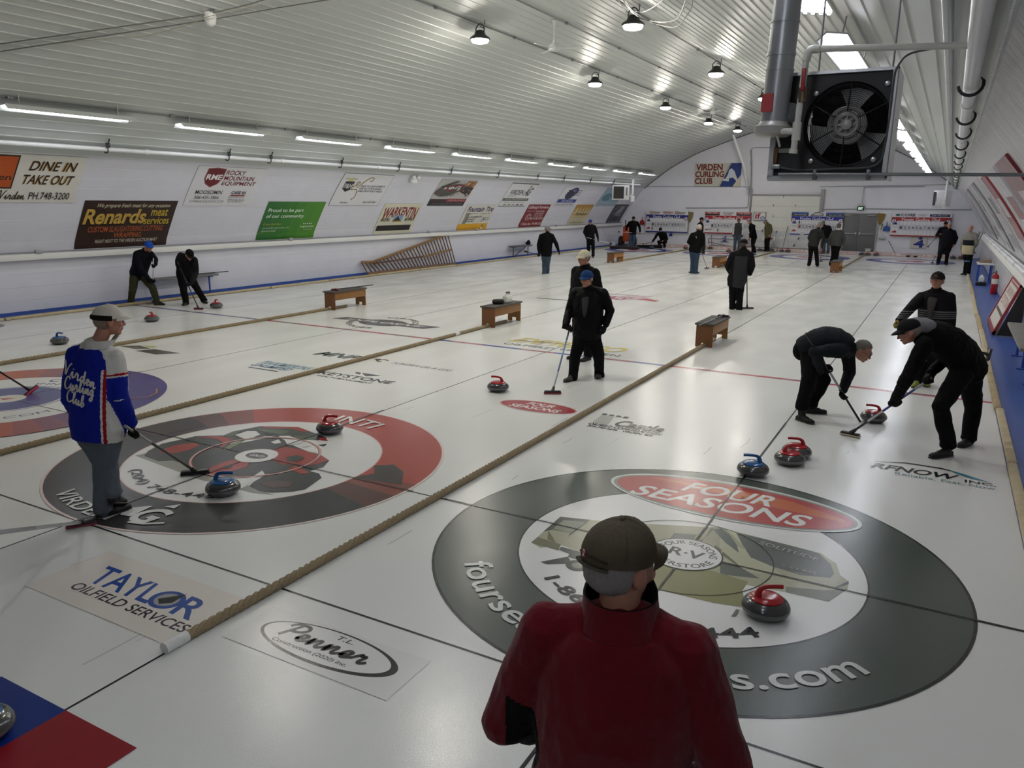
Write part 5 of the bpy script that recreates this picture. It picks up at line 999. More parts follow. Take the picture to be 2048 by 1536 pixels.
# brooms resting on things or held by someone out of the picture
broom('broom with a dark pad lying on the bench over the nearest rope', gp(1384+12, 652, .45), V((DIV[0]+.08, 9.25, .46)), None, shaft=('#2a2b30', '#6a6c74', '#1e1e22'))
broom('broom with a dark red head lying on the bench near the ladder side', V((DIV[2]+.1, 9.75, .455)), V((DIV[2]-.0, 8.5, .455)), None, head='#5a1a20', pad='#6b1c22')
g = gp(62, 789); broom('dark broom with a bright pink pad on the orange and violet rings', dp(-120, 670, g, -.1), g+V((0, 0, .05)), 1.1, head='#221416', pad='#d0405e', shaft=('#231b1e', '#2b2225'), pitch=.6, flat=False)
g = gp(163, 1052); broom('silver shafted broom with a dull red pad reaching in at the edge of the ice', CAM+ray(-120, 1079)*2.9, g+V((0, 0, .03)), .5, head='#232326', pad='#7a2f3a', shaft=('#2b2b2e', '#85878a', '#a9abae', '#b5b6b8'))
bs = [o for o in bpy.data.objects if o.name.startswith('curling_broom') and 'silver' in o.get('label', '')][0]
A_, B_ = CAM+ray(-120, 1079)*2.9, g+V((0, 0, .03)); dd = (B_-A_).normalized(); nn = (CAM-A_.lerp(B_, .2)); nn = (nn-dd*nn.dot(dd)).normalized(); tt = nn.cross(dd).normalized()
if tt.z < 0: tt = -tt
b = Art(); b.text('Goldline', .46, -.006, .82, .012, '#55575a', .01, .15); b.ring(.40, .002, .008, .013, '#c9cacb', radians(30), radians(330)); b.build('lettering', lambda u, v, z: A_+dd*u+tt*v+nn*(.0132+z), bs)
def rnd(p): return (round(p.x, 3), round(p.y, 3), round(p.z, 3))
b1 = yp(1564, 501, 38.3); broom('broom leaning against the plastic sheet of the overhead door', yp(1576, 452, YW-.12), V((b1.x, 38.3, .05)), None, pad='#3c3c40')
b1 = yp(1793, 503, 38.6); broom('dark broom leaning on the end wall beside the scoop', yp(1777, 482, YW-.1), V((b1.x, 38.6, .05)), None)
# ---- ladder on its side against the boarded wall
t = thing('wooden_ladder', 'long tapered wooden ladder on its side against the boarded wall', 'ladder', (-15.5, 15.5, 0), baked=True)
LX = -15.55; A0, A1 = xp(736, 547, -15.42), xp(911, 531, -15.42); B0, B1 = xp(723, 525, -15.62), xp(895, 468, -15.62); B2 = xp(746, 524, -15.6); A0.z = A1.z = .05
WL, WD = mat('#8a6a46', .6, 0, 'wood'), mat('#5a3f2c', .6, 0, 'wood')
def rail(a_, b_, m_, w=.09, th=.04):
    d = (b_-a_).normalized(); M = Matrix((V((1, 0, 0)), d, V((1, 0, 0)).cross(d))).transposed(); MB().box((a_+b_)/2, (th, (b_-a_).length, w), rot=M, bev=.006).build('rail', m_, t)
rail(A0, A1, WL); rail(B0, B2, WL); rail(B2, B1, WL); C0, C1 = xp(846, 514, -15.5), xp(903, 499, -15.5); rail(C0, C1, WL, .07); rail(xp(746, 527, -15.5), xp(846, 513, -15.5), WD, .05)
for k in range(28):
    u = k/27; a_ = A0.lerp(A1, u**.92); b_ = B0.lerp(B2, u/.12) if u < .12 else B2.lerp(B1, (u-.12)/.88)
    MB().tube([a_, b_], .022, 8).build('rung', WD if k % 3 else mat('#6e4f38', .6, 0, 'wood'), t)
# ---- side benches
BLU = mat('#2a4a9c', .4, 0, 'painted')
def side_bench(label, x, y0, y1, h=.5, legs='#2a4a9c', top='#6f6f70', w=.3, wallx=None):
    t = thing('wall_bench', label, 'bench', (x, y0, 0), baked=True); n = max(2, int((y1-y0)/1.1)+1)
    MB().box((x, (y0+y1)/2, h), (w, y1-y0, .05), bev=.008).build('seat', mat(top, .7, 0, 'foam'), t)
    for k in range(n):
        y = y0+.2+(y1-y0-.4)*k/(n-1); m = MB().tube([(x, y, .01), (x, y, h-.02)], .022, 8); m.box((x, y, .008), (.16, .12, .014)); m.box((x, y, h-.035), (w*.9, .06, .03)); m.build('leg', mat(legs, .4), t)
    return t
side_bench('long bench with blue legs behind the two sweepers at the boarded wall', -15.55, 7.05, 9.15, .5)
broom('broom lying along the long bench at the boarded wall', V((-15.5, 9.55, .545)), V((-15.5, 8.35, .55)), None)
t = side_bench('small bench with dark legs by the boarded wall past the ladder', -15.5, 25.3, 27.1, .5, '#3b4254', '#5c5c5e')
MB().tube([(-15.5, 25.5, .03), (-15.5, 26.7, .46)], .022, 8).build('brace', mat('#3b4254', .4), t)
tag(MB().ball((-15.5, 26.9, .6), (.12, .16, .08), 12).ball((-15.45, 26.85, .68), (.07, .09, .06), 10).build('folded_gloves' if 0 else 'dark_bundle', mat('#1d1d20', .8, 0, 'cloth')), 'small dark bundle on the bench past the ladder', 'bundle')
side_bench('grey topped bench with blue legs on the walkway', 2.66, 7.7, 10.6, .52, w=.38, top='#7d7a76')
# walkway: notice frame, extinguisher, table, tissue box
t = thing('framed_notice', 'red framed white notice leaning against the walkway wall', 'notice board', (2.6, 14.3, 0), baked=True)
a0, a1 = gp(2007, 653), gp(1985, 612); y0, y1 = 12.6, 14.9
Pn = lambda y, v: V((2.42+.36*v, y, .02+1.02*v))
nrm = V((-.94, 0, .33)); m = MB()
for (ya, yb, va, vb) in ((y0, y1, 0, .07), (y0, y1, .93, 1), (y0, y0+.08, 0, 1), (y1-.08, y1, 0, 1)): m.prism([Pn(ya, va), Pn(yb, va), Pn(yb, vb), Pn(ya, vb)], nrm*.05)
m.build('frame', mat('#8f2a2e', .45), t, False); MB().prism([Pn(y0+.02, .02), Pn(y1-.02, .02), Pn(y1-.02, .98), Pn(y0+.02, .98)], nrm*.03).build('panel', mat('#c9c6be', .5), t, False)
b = Art(); b.rect(.2, .3, 2.1, .36, '#5a4440'); b.rect(.2, .86, 2.1, .9, '#8d4a4a'); b.text('NOTICE', .3, .45, 2.0, .62, '#b07a78', .01); b.text('PLAYERS ONLY', .25, .66, 2.05, .8, '#b8888a', 0); b.build('lettering', lambda u, v, z: Pn(y0+u, v)+nrm*(.031+z), t)
MB().prism([(2.46, y0+.01, .02), (2.84, y0+.01, .02), (2.84, y0+.01, .99), (2.78, y0+.01, 1.02)], (0, .02, 0)).build('side_board', mat('#201c1c', .6), t, False)
p = V((2.74, 21.3, 0)); t = thing('fire_extinguisher', 'red fire extinguisher standing against the walkway wall', 'fire extinguisher', p, baked=True)
MB().lathe([(.08, .005), (.09, .02), (.09, .5), (.075, .56), (.03, .59), (.028, .63)], 20, p).build('cylinder', mat('#a01a20', .3), t); MB().lathe([(.091, .3), (.0915, .31), (.0915, .44), (.091, .45)], 20, p).build('label_band', mat('#d8d2cc', .5), t); MB().box(p+V((0, -.02, .66)), (.03, .13, .05), bev=.01).build('valve', mat('#3a3a3c', .4, .5), t); MB().tube(catmull([p+V((-.03, -.04, .65)), p+V((-.12, -.05, .55)), p+V((-.1, -.06, .3))], 5), .012, 8).build('hose', DARK, t)
t = thing('small_table', 'small white topped table with blue legs on the walkway', 'table', (2.6, 25.4, 0), baked=True); MB().box((2.6, 25.4, .62), (.5, 1.1, .04), bev=.008).build('table_top', mat('#d3d3d3', .4), t)
for y in (24.95, 25.85):
    for x in (2.42, 2.78): MB().box((x, y, .3), (.045, .045, .6)).build('leg', BLU, t, False)
t = thing('cardboard_box', 'flat brown box lying on the small table', 'box', (2.6, 25.5, .642), baked=True); MB().box((2.6, 25.55, .69), (.34, .5, .09), bev=.005).build('carton', mat('#8d7565', .8), t); MB().box((2.6, 25.55, .738), (.35, .12, .004)).build('tape', mat('#a58e78', .6), t, False)
t = thing('tissue_box', 'black tray with a white box standing on the blue walkway', 'tray', (2.5, 24.1, .0), baked=True); MB().box((2.5, 24.1, .06), (.3, .24, .1), bev=.01).build('tray', mat('#17181c', .4), t); MB().box((2.5, 24.1, .19), (.15, .15, .16), bev=.01).build('carton', mat('#cfd2d4', .5), t); MB().ball((2.5, 24.1, .28), (.05, .04, .06), 8).build('tissue', mat('#e0e0e0', .8), t)
# ---- far corner: orange tool, black bags, trestle, odds and ends
p = gp(1254, 494); p.y = min(p.y, 38.4); t = thing('ice_machine', 'orange machine with black wheels behind the man holding a broom', 'ice machine', (p.x, p.y, 0), baked=True)
MB().box((p.x, p.y, .75), (.5, .4, .9), bev=.1).build('orange_body', mat('#c4501e', .4), t); MB().tube([(p.x-.05, p.y-.2, 1.1), (p.x-.05, p.y-.3, 1.5)], .03, 8).build('control_bar', mat('#3a3a3c', .5), t)
for s in (-1, 1): MB().tube([(p.x+s*.36-.08, p.y, .31), (p.x+s*.36+.1, p.y, .31)], .3, 20).build('wheel', mat('#1b1b1e', .7), t)
q = gp(1245, 497); q.y = min(q.y, 38.2); tag(MB().box((q.x+.2, q.y-.2, .07), (1.6, .5, .14), bev=.06).build('black_mat', mat('#2a2526', .8, 0, 'foam')), 'dark rolled mat on the ice before the orange machine', 'mat')
tag(MB().tube([(p.x+.7, p.y-.35, .08), (p.x+2.1, p.y-.1, .1)], [.08, .1], 10).build('black_bag', mat('#1a1a1c', .8, 0, 'cloth')), 'long black bag on the floor by the orange machine', 'bag')
q = xp(1208, 491, -15.2); tag(MB().lathe([(.12, .002), (.15, .3), (.16, .3), (.16, .32), (.13, .32)], 18, (-15.0, 36.2, 0)).build('white_pail', mat('#d0d0d2', .4)), 'white pail in the corner by the boarded wall', 'pail')
tag(MB().box((-14.6, 36.8, .06), (.5, .4, .12), bev=.03).tube([(-14.8, 36.9, .1), (-14.3, 37.1, .2)], .03, 8).build('scraper_bar', mat('#4a4a4c', .5, .4)), 'dark metal scraper lying in the corner', 'scraper')
for k, (pts, lab) in enumerate((([(1206, 457), (1212, 468), (1228, 472), (1240, 462)], 'white cord looping on the boarded wall by the corner'), ([(1250, 470), (1254, 483), (1262, 490), (1272, 493)], 'second white cord hanging in the corner'))):
    tag(MB().tube(catmull([xp(a_, b_, -15.6) if k == 0 else yp(a_, b_, 39.1) for a_, b_ in pts], 5), .012, 6).build('power_cord', mat('#b9b9bc', .5)), lab, 'cord', 'white cords in the corner')
t = thing('cart_frame', 'low metal cart frame under the red scoreboard', 'cart', tuple(yp(1440, 492, 38.8)), baked=True); m = MB(); Y0 = 38.75
for a_, b_ in (((1417, 477), (1500, 480)), ((1417, 477), (1417, 488)), ((1423, 470), (1423, 490)), ((1418, 484), (1475, 496)), ((1470, 478), (1470, 497)), ((1500, 480), (1500, 497)), ((1423, 490), (1500, 497))): m.tube([yp(*a_, Y0), yp(*b_, Y0)], .028, 8)
m.build('tube_frame', mat('#8f8688', .4, .4), t); MB().box(yp(1452, 494, Y0), (.5, .3, .06), bev=.01).build('tray', mat('#8a7a6c', .5), t)
tag(MB().box(yp(1419, 458, YW-.1), (.3, .16, .12), bev=.03).build('wall_tray', mat('#b4b4b6', .4)), 'small grey tray fixed below the red scoreboard', 'tray')
# plastic sheet across the bottom of the overhead door
m = MB(); nx, nz = 26, 8; z1 = 1.05; rr = random.Random(8)
vs = [(gl.x-.3+(gr_.x-gl.x+.7)*i/nx, YW-.14+.05*noise.noise(V((i*.5, j*.6, 1)))-.03*(nz-j)/nz, .17+(z1-.17)*j/nz+.05*noise.noise(V((i*.3, 9, 0)))*(j == nz)) for j in range(nz+1) for i in range(nx+1)]
m.add(vs, [(j*(nx+1)+i, j*(nx+1)+i+1, (j+1)*(nx+1)+i+1, (j+1)*(nx+1)+i) for j in range(nz) for i in range(nx)]); m.add([(x, y+.01, z) for x, y, z in vs], [(j*(nx+1)+i, (j+1)*(nx+1)+i, (j+1)*(nx+1)+i+1, j*(nx+1)+i+1) for j in range(nz) for i in range(nx)])
tag(m.build('plastic_sheet', mat('#cbccd0', .15, 0, 'film', .5)), 'wrinkled pale plastic sheet taped over the foot of the overhead door', 'sheet')
GK = 'black clips on the plastic sheet'
for q in ((1525, 461), (1553, 464), (1597, 477), (1588, 491)):
    c = yp(*q, YW-.165); tag(MB().box(c, (.05, .03, .12), rot=Matrix.Rotation(.5, 3, 'Y'), bev=.008).build('clip', DARK), 'small black clip on the plastic sheet of the overhead door', 'clip', GK)
for px in (1817, 1832):
    c = gp(px, 512.5); c.y = min(c.y, 38.2); tag(MB().box((c.x, c.y, .035), (.16, .22, .07), bev=.02).build('hack', mat('#2b1a1e', .7)), 'small dark foothold at the end of the sheet by the walkway', 'foothold', 'footholds at the sheet end')
# water kettle things on the ice by the green jacket
for px, py, c, lab in ((1303-8, 497, '#1f1f22', 'small black slider pad on the ice by the crouching curler'),):
    g = gp(px, py); tag(MB().box((g.x, min(g.y, 38), .03), (.22, .16, .05), bev=.02).build('slider_pad', mat(c, .6)), lab, 'pad')
# ================================================================ PEOPLE
def remesh(mb, vox, it=3, fac=.5, fold=0.0, seed=0, fdir=None):
    me = mb.mesh('tmp', [], False); o = link('tmp', me)
    r = o.modifiers.new('r', 'REMESH'); r.mode = 'VOXEL'; r.voxel_size = vox; r.adaptivity = 0.0
    if it: s = o.modifiers.new('s', 'SMOOTH'); s.factor = fac; s.iterations = it
    out = bpy.data.meshes.new_from_object(o.evaluated_get(bpy.context.evaluated_depsgraph_get()))
    bpy.data.objects.remove(o); bpy.data.meshes.remove(me)
    if fold:                                # cloth folds
        n = len(out.vertices); co = np.empty(n*3); out.vertices.foreach_get('co', co); co = co.reshape(-1, 3); no = np.empty(n*3); out.vertices.foreach_get('normal', no); no = no.reshape(-1, 3)
        off = V((seed*3.7, seed*1.3, 0))
        for i in range(n):
            p = V(co[i]); q = V((p.x*8, p.y*8, p.z*5.5))+off
            w = noise.noise(q)*.6+(1-abs(noise.noise(q*1.9+V((3, 1, 2)))))*.55-.45
            co[i] += no[i]*(w*fold)
        out.vertices.foreach_set('co', co.ravel()); out.update()
    out.polygons.foreach_set('use_smooth', [True]*len(out.polygons))
    return out
def etube(mb, pts, lats, rx, ry, n=20, ends=True):
    k = len(pts); vs = []
    for i, p in enumerate(pts):
        d = (pts[min(i+1, k-1)]-pts[max(i-1, 0)]).normalized(); s = lats[i]-d*lats[i].dot(d); s.normalize(); b = d.cross(s)
        for j in range(n): t = 2*pi*j/n; vs.append(p+s*(cos(t)*rx[i])+b*(sin(t)*ry[i]))
    fs = [(i*n+j, i*n+(j+1) % n, (i+1)*n+(j+1) % n, (i+1)*n+j) for i in range(k-1) for j in range(n)]
    fs += [tuple(range(n-1, -1, -1)), tuple(range((k-1)*n, k*n))]; mb.add(vs, fs)
def limb(mb, pts, rs, n=14):
    mb.tube(pts, rs, n); 
    for p, r in zip(pts, rs): mb.ball(p, r*1.005, 12)
def hand(mb, W, d, n_, right, curl, k=1.0, fat=1.0):
    d = d.normalized(); n_ = (n_-d*n_.dot(d)).normalized(); s = d.cross(n_) if right else n_.cross(d)     # s: towards the thumb
    pl = .088*k
    etube(mb, [W-d*.02*k, W+d*.02*k, W+d*.055*k, W+d*pl], [s]*4, [.026*k*fat, .034*k*fat, .041*k*fat, .039*k*fat], [.019*k*fat, .018*k*fat, .017*k*fat, .014*k*fat], 12)
    for o, l in ((.031, .068), (.0105, .077), (-.0105, .071), (-.030, .055)):
        p = W+d*(pl-.006)*k+s*o*k*1.02; pts = [p]; a = .15*curl
        for q in (.46, .31, .26):
            a += curl*(.62 if q == .46 else .85); v = d*cos(a)+n_*sin(a)+s*(o*.9*(1-curl*.8)); p = p+v.normalized()*l*k*q; pts.append(p)
        limb(mb, pts, [.0098*k*fat, .0092*k*fat, .0085*k*fat, .0074*k*fat], 8)
    p = W+d*.018*k+s*.026*k; v1 = (d*.62+s*(.72-.35*curl)+n_*(.25+.35*curl)).normalized(); p1 = p+v1*.04*k; v2 = (d*.8+s*(.25-.45*curl)+n_*(.2+.5*curl)).normalized(); p2 = p1+v2*.033*k; p3 = p2+(v2+n_*.25*curl).normalized()*.024*k
    limb(mb, [p, p1, p2, p3], [.014*k*fat, .0115*k*fat, .0102*k*fat, .0085*k*fat], 8)
def shell(c, r, M, keep, n=36, m=0, disp=0.0):
    mb = MB().ball((0, 0, 0), r, n); vs = [V(p)+V(c) for p in mb.v]
    fs = [f for f in mb.f if keep(sum((vs[i] for i in f), V())/len(f))]; used = sorted({i for f in fs for i in f}); ix = {u: k for k, u in enumerate(used)}
    out = MB(); pp = [vs[u] for u in used]
    if disp: pp = [p+(p-V(c)).normalized()*disp*(noise.noise(p*45)+.6*noise.noise(p*110)) for p in pp]
    out.add([M @ p for p in pp], [tuple(ix[i] for i in f) for f in fs]); return out
SKIN = mat('#a87660', .5, 0, 'skin'); GPEOPLE = None
def person(label, base, phi, zoom=(0, 0, 1), h=1.75, J=None, hphi=None, hpitch=0.0, brooms=(), grips=(), girth=1.0, jacket='#121214', trousers='#0f0f11', shoes='#141416', cap=None, brim=None, hair=None, gloves=None, skin=SKIN, vox=None, jfn=None, jmats=None, collar=None, glasses=False, denim=False, band=None, sleeves=None, jfold=.017, jlen=.0, hands_='relaxed', rough=.8, spine=None, face=True, sheen=0.0, long=0.0, base_xy=None, nocol=False):
    B = V((base_xy[0], base_xy[1], 0)) if base_xy else gp(*base); f = phi*pi/180; hl = V((B.x-CAM.x, B.y-CAM.y, 0)).normalized(); hrl = V((hl.y, -hl.x, 0)); FW = -hl*cos(f)+hrl*sin(f); RT = FW.cross(UP); k = h/1.75; dist = (B-CAM).dot(HF)
    vx = vox or (.008 if dist < 15 else .0105)
    L0 = lambda x, y, z: B+RT*(x*k)+FW*(y*k)+UP*(z*k)
    j = dict(head=L0(0, .03, 1.635), nk=L0(0, -.015, 1.475), pel=L0(0, -.01, .95), shR=L0(.185, -.02, 1.42), shL=L0(-.185, -.02, 1.42), elR=L0(.25, -.06, 1.13), elL=L0(-.25, -.06, 1.13), wrR=L0(.245, .03, .88), wrL=L0(-.245, .03, .88), hiR=L0(.09, 0, .9), hiL=L0(-.09, 0, .9), knR=L0(.105, .02, .49), knL=L0(-.105, .02, .49), anR=L0(.115, -.02, .09), anL=L0(-.115, -.02, .09), toR=L0(.14, .17, .02), toL=L0(-.14, .17, .02))
    ox, oy, s = zoom; given = set()
    for key, q in (J or {}).items():
        if len(q) == 4: j[key] = L0(*q[:3]); given.add(key); continue
        off = (j[key]-B).dot(HF) if len(q) < 3 else q[2]
        j[key] = dp(ox+q[0]/s, oy+q[1]/s, B, off); given.add(key)
    if 'pel' in given:
        for sd in (1, -1):
            kk = 'hiR' if sd > 0 else 'hiL'
            if kk not in given: j[kk] = j['pel']+RT*(.09*k*sd)-UP*.05*k
    for sd in ('R', 'L'):
        if 'an'+sd in given and 'to'+sd not in given: j['to'+sd] = j['an'+sd]+(FW*.19+RT*(.02 if sd == 'R' else -.02))*k; j['to'+sd].z = .02
    t = thing('person', label, 'person', B, baked=True)
    bl = []
    for bi in brooms:
        bb = dict(bi); tp = bb.pop('top'); bt = bb.pop('bot'); lab = bb.pop('label')
        tp = dp(ox+tp[0]/s, oy+tp[1]/s, B, tp[2] if len(tp) > 2 else 0); 
        bt = gp(ox+bt[0]/s, oy+bt[1]/s, .035) if len(bt) == 2 else dp(ox+bt[0]/s, oy+bt[1]/s, B, bt[2])
        bl.append((tp, bt)); broom(lab, tp, bt, **bb)
    hd = {}
    for sd, bi, u, ts in grips:
        tp, bt = bl[bi]; g = tp.lerp(bt, u); a = (tp-bt).normalized()*ts; e = j['el'+sd]; d0 = g-e; d = d0-a*d0.dot(a)
        d = d.normalized(); n_ = a.cross(d) if sd == 'R' else d.cross(a)
        W = g-d*.062*k-n_*.028*k; j['wr'+sd] = W-(d*.3+(d0.normalized())*.7)*.012; hd[sd] = (W, d, n_, 1.02)
    for sd in ('R', 'L'):
        if sd not in hd:
            e, w = j['el'+sd], j['wr'+sd]; d = (w-e).normalized(); n_ = (-RT if sd == 'R' else RT)*.8+FW*-.3
            hd[sd] = (w, d, n_, 1.15 if hands_ == 'fist' else .45)
    lat0 = (j['hiR']-j['hiL']).normalized(); lat1 = (j['shR']-j['shL']).normalized()
    P, N = j['pel'], j['nk']; mid = dp(ox+spine[0]/s, oy+spine[1]/s, B, spine[2]) if spine else P.lerp(N, .5)-lat1.cross(UP)*-.0
    c1 = mid*2-(P+N)/2
    def sp(u): return P*(1-u)**2+c1*2*u*(1-u)+N*u*u if u >= 0 else P+(P-(P*.75**2+c1*2*.25*.75*1+N*.0625))*(-u/.25)
    def torso(mb, grow, u0, us=(0, .22, .45, .68, .85, .96), x=1.0, ball=True):
        prof = {-.2: (.14, .105), -.12: (.165, .118), 0: (.175, .122), .22: (.168, .125), .45: (.178, .13), .68: (.19, .128), .85: (.165, .105), .96: (.1, .08)}
        U = [u0]+[u for u in us if u > u0]; rx, ry = [], []
        for u in U:
            ks = sorted(prof); a = max([q for q in ks if q <= u] or [ks[0]]); b = min([q for q in ks if q >= u] or [ks[-1]]); w = 0 if a == b else (u-a)/(b-a)
            g = girth if u < .6 else 1+(girth-1)*.4
            rx.append((prof[a][0]*(1-w)+prof[b][0]*w)*k*g*x+grow); ry.append((prof[a][1]*(1-w)+prof[b][1]*w)*k*g*x+grow)
        pts = [sp(u) for u in U]; lats = [lat0.lerp(lat1, min(1, max(0, u))) for u in U]
        etube(mb, pts, lats, rx, ry, 24)
        if ball: mb.ball(pts[0], min(rx[0], ry[0])*.98, 14)
    def foot(sd):
        A, T_ = j['an'+sd], j['to'+sd]; fd = T_-A; h2 = V((fd.x, fd.y, 0)); fd2 = h2.normalized() if h2.length > .03 else FW
        heel = A-fd2*.055*k-UP*.045*k; tip = T_+fd.normalized()*.035*k
        if A.z < .2*k: heel.z = .032*k; tip.z = .03*k
        if (tip-heel).length > .29*k: tip = heel+(tip-heel).normalized()*.29*k
        if (tip-heel).length < .24*k: tip = heel+(tip-heel).normalized()*.25*k
        return heel, tip, fd2, fd2.cross(UP)
    # --- body: one continuous skin
    mb = MB(); torso(mb, -.03*k, -.15); lf = FW
    limb(mb, [N-(j['head']-N)*.25, N, N.lerp(j['head'], .6)], [.062*k, .056*k, .054*k])
    for sd in ('R', 'L'):
        S, E, W = j['sh'+sd], j['el'+sd], j['wr'+sd]
        limb(mb, [N.lerp(S, .3)-UP*.02, S], [.05*k, .05*k]); limb(mb, [S, S.lerp(E, .5), E, E.lerp(W, .35), W], [.048*k, .046*k, .037*k, .038*k, .026*k])
        Hh, K, A = j['hi'+sd], j['kn'+sd], j['an'+sd]; heel, tip, fd2, sd_ = foot(sd)
        limb(mb, [Hh, Hh.lerp(K, .5), K, K.lerp(A, .35), A], [.075*k, .066*k, .05*k, .047*k, .032*k]); limb(mb, [A, heel.lerp(tip, .35), heel.lerp(tip, .7)], [.032*k, .022*k, .016*k])
        W_, d, n_, cu = hd[sd]; hand(mb, W_, d, n_, sd == 'R', cu, k, .84 if gloves else 1.0)
    hp = radians(hphi if hphi is not None else phi); hf = -hl*cos(hp)+hrl*sin(hp); hr = hf.cross(UP); ca, sa = cos(hpitch), sin(hpitch)
    hF, hU = hf*ca-UP*sa, UP*ca+hf*sa; HM = Matrix((hr, hF, hU)).transposed(); Hc = j['head']
    X = lambda x, y, z: Hc+HM @ (V((x, y, z))*k)
    def hb(c, r): mb.ball(X(*c), tuple(q*k for q in r), 16, 0, HM)
    hb((0, -.012, .028), (.077, .096, .092)); hb((0, .022, -.045), (.06, .07, .066)); hb((0, .045, .0), (.064, .052, .075)); hb((0, .07, -.092), (.028, .024, .02)); hb((0, .083, .032), (.05, .016, .014))
    for q in (-1, 1): hb((q*.036, .066, -.022), (.027, .026, .024)); hb((q*.08, -.006, -.006), (.01, .024, .033)); hb((q*.077, -.0, -.03), (.01, .014, .014)); hb((q*.012, .103, -.03), (.010, .012, .009))
    limb(mb, [X(0, .092, .022), X(0, .104, -.008), X(0, .115, -.028)], [.009*k, .0105*k, .0125*k], 8); hb((0, .09, -.064), (.024, .013, .011)); hb((0, .088, -.052), (.026, .012, .007))
    body = link('body', remesh(mb, vx if dist < 15 else .011, 2, .4), t); body.data.materials.append(skin)
    if face and dist < 20:
        for q in (-1, 1):
            MB().ball(X(q*.031, .0865, .008), (.014*k, .009*k, .008*k), 10, 0, HM).build('eye', mat('#cfc6bd', .3), t); MB().ball(X(q*.031, .0945, .008), (.006*k, .004*k, .006*k), 8, 0, HM).build('iris', mat('#26201c', .3), t); MB().tube([X(q*.016, .098, .028), X(q*.033, .098, .032), X(q*.052, .086, .026)], [.004*k, .005*k, .003*k], 6).build('eyebrow', mat(hair or '#6a625c', .8, 0, 'hair'), t)
        MB().tube([X(-.024, .094, -.058), X(0, .1025, -.057), X(.024, .094, -.058)], [.002*k, .0055*k, .002*k], 6).build('mouth', mat('#7d4840', .5), t)
    # --- clothes
    jm = jmats or [mat(jacket, rough, 0, 'cloth', .3, 0.0, sheen)]
    mb = MB(); torso(mb, .03*k, -.16-jlen-long, ball=False)
    if long:
        for sd in ('R', 'L'): limb(mb, [j['hi'+sd], j['hi'+sd].lerp(j['kn'+sd], .25)], [.11*k, .105*k])
    limb(mb, [sp(.93), N+(Hc-N)*(.12 if not nocol else -.12)], [.085*k, .074*k])
    am = MB() if sleeves else mb
    for sd in ('R', 'L'):
        S, E, W = j['sh'+sd], j['el'+sd], j['wr'+sd]
        limb(mb, [N.lerp(S, .2)-UP*.005, S.lerp(N, .12)-UP*.012], [.066*k, .076*k]); limb(am, [S-UP*.012*k, S.lerp(E, .5), E, E.lerp(W, .5), E.lerp(W, .93)], [.083*k*(.5+.5*girth), .079*k, .07*k, .063*k, .047*k])
        if not (sleeves is False): am.tube([E.lerp(W, .9), E.lerp(W, .985)], [.05*k, .048*k], 14)
    mb_j = remesh(mb, max(vx*1.15, .009) if vox is None else vox, 3, .5, jfold*k, int(B.x*10) % 17)
    if jfn:
        n = len(mb_j.polygons); idx = []
        for p in mb_j.polygons:
            c = V(p.center)-B; idx.append(jfn(c.dot(RT)/k, c.dot(FW)/k, c.z/k, p.normal, j, p.center))
        for m_ in jm: mb_j.materials.append(m_)
        mb_j.polygons.foreach_set('material_index', idx)
    else: mb_j.materials.append(jm[0])
    jo = link('jacket', mb_j, t)
    if sleeves:
        so = link('shirt', remesh(am, vx*1.15, 3, .5, jfold*k, 3), t); so.data.materials.append(mat(sleeves, .8, 0, 'cloth', .3))
    tm = mat(trousers, .85, 0, 'denim' if denim else 'cloth', .25)
    mb = MB(); torso(mb, .006*k, -.16, (-.12, 0, .12))
    for sd in ('R', 'L'):
        Hh, K, A = j['hi'+sd], j['kn'+sd], j['an'+sd]; T_ = j['to'+sd]
        limb(mb, [P.lerp(Hh, .8)+(Hh-P)*.0, Hh, Hh.lerp(K, .45), K, K.lerp(A, .5), A.lerp(K, .03)], [.1*k, .104*k*(.4+.6*girth), .1*k, .086*k, .078*k, .074*k]); q = A.lerp(K, -.04)
        mb.tube([A.lerp(K, .1), q+(T_-A)*.06], [.074*k, .08*k], 16)
    to = link('trousers', remesh(mb, max(vx*1.2, .0095), 3, .5, .018*k, 5), t); to.data.materials.append(tm)
    for sd in ('R', 'L'):
        A = j['an'+sd]; heel, tip, fd2, sd_ = foot(sd)
        mb = MB(); pts = [heel, heel.lerp(tip, .25), heel.lerp(tip, .55), heel.lerp(tip, .82), tip]
        etube(mb, pts, [sd_]*5, [.03*k, .04*k, .045*k, .045*k, .025*k], [.03*k, .032*k, .03*k, .028*k, .018*k], 16); limb(mb, [A+UP*.015*k, heel.lerp(tip, .3)+UP*.02*k, heel.lerp(tip, .6)+UP*.01*k], [.05*k, .046*k, .034*k], 12)
        so = link('shoe', remesh(mb, .009, 2, .5), t); so.data.materials.append(mat(shoes, .6, 0, 'plain', .4))
        if dist < 14:
            sm = MB(); etube(sm, [p-UP*.022*k for p in pts], [sd_]*5, [.033*k, .043*k, .048*k, .048*k, .026*k], [.009*k]*5, 16); sm.build('sole', mat('#3a3a3a', .7), so)
    if gloves:
        for sd in ('R', 'L'):
            W_, d, n_, cu = hd[sd]; mb = MB(); hand(mb, W_, d, n_, sd == 'R', cu, k, 1.2); mb.tube([W_-d*.05*k, W_+d*.01*k], [.034*k, .031*k], 12)
            go = link('glove', remesh(mb, .006 if dist < 15 else .008, 1, .4), t); go.data.materials.append(mat(gloves, .7, 0, 'cloth', .3))
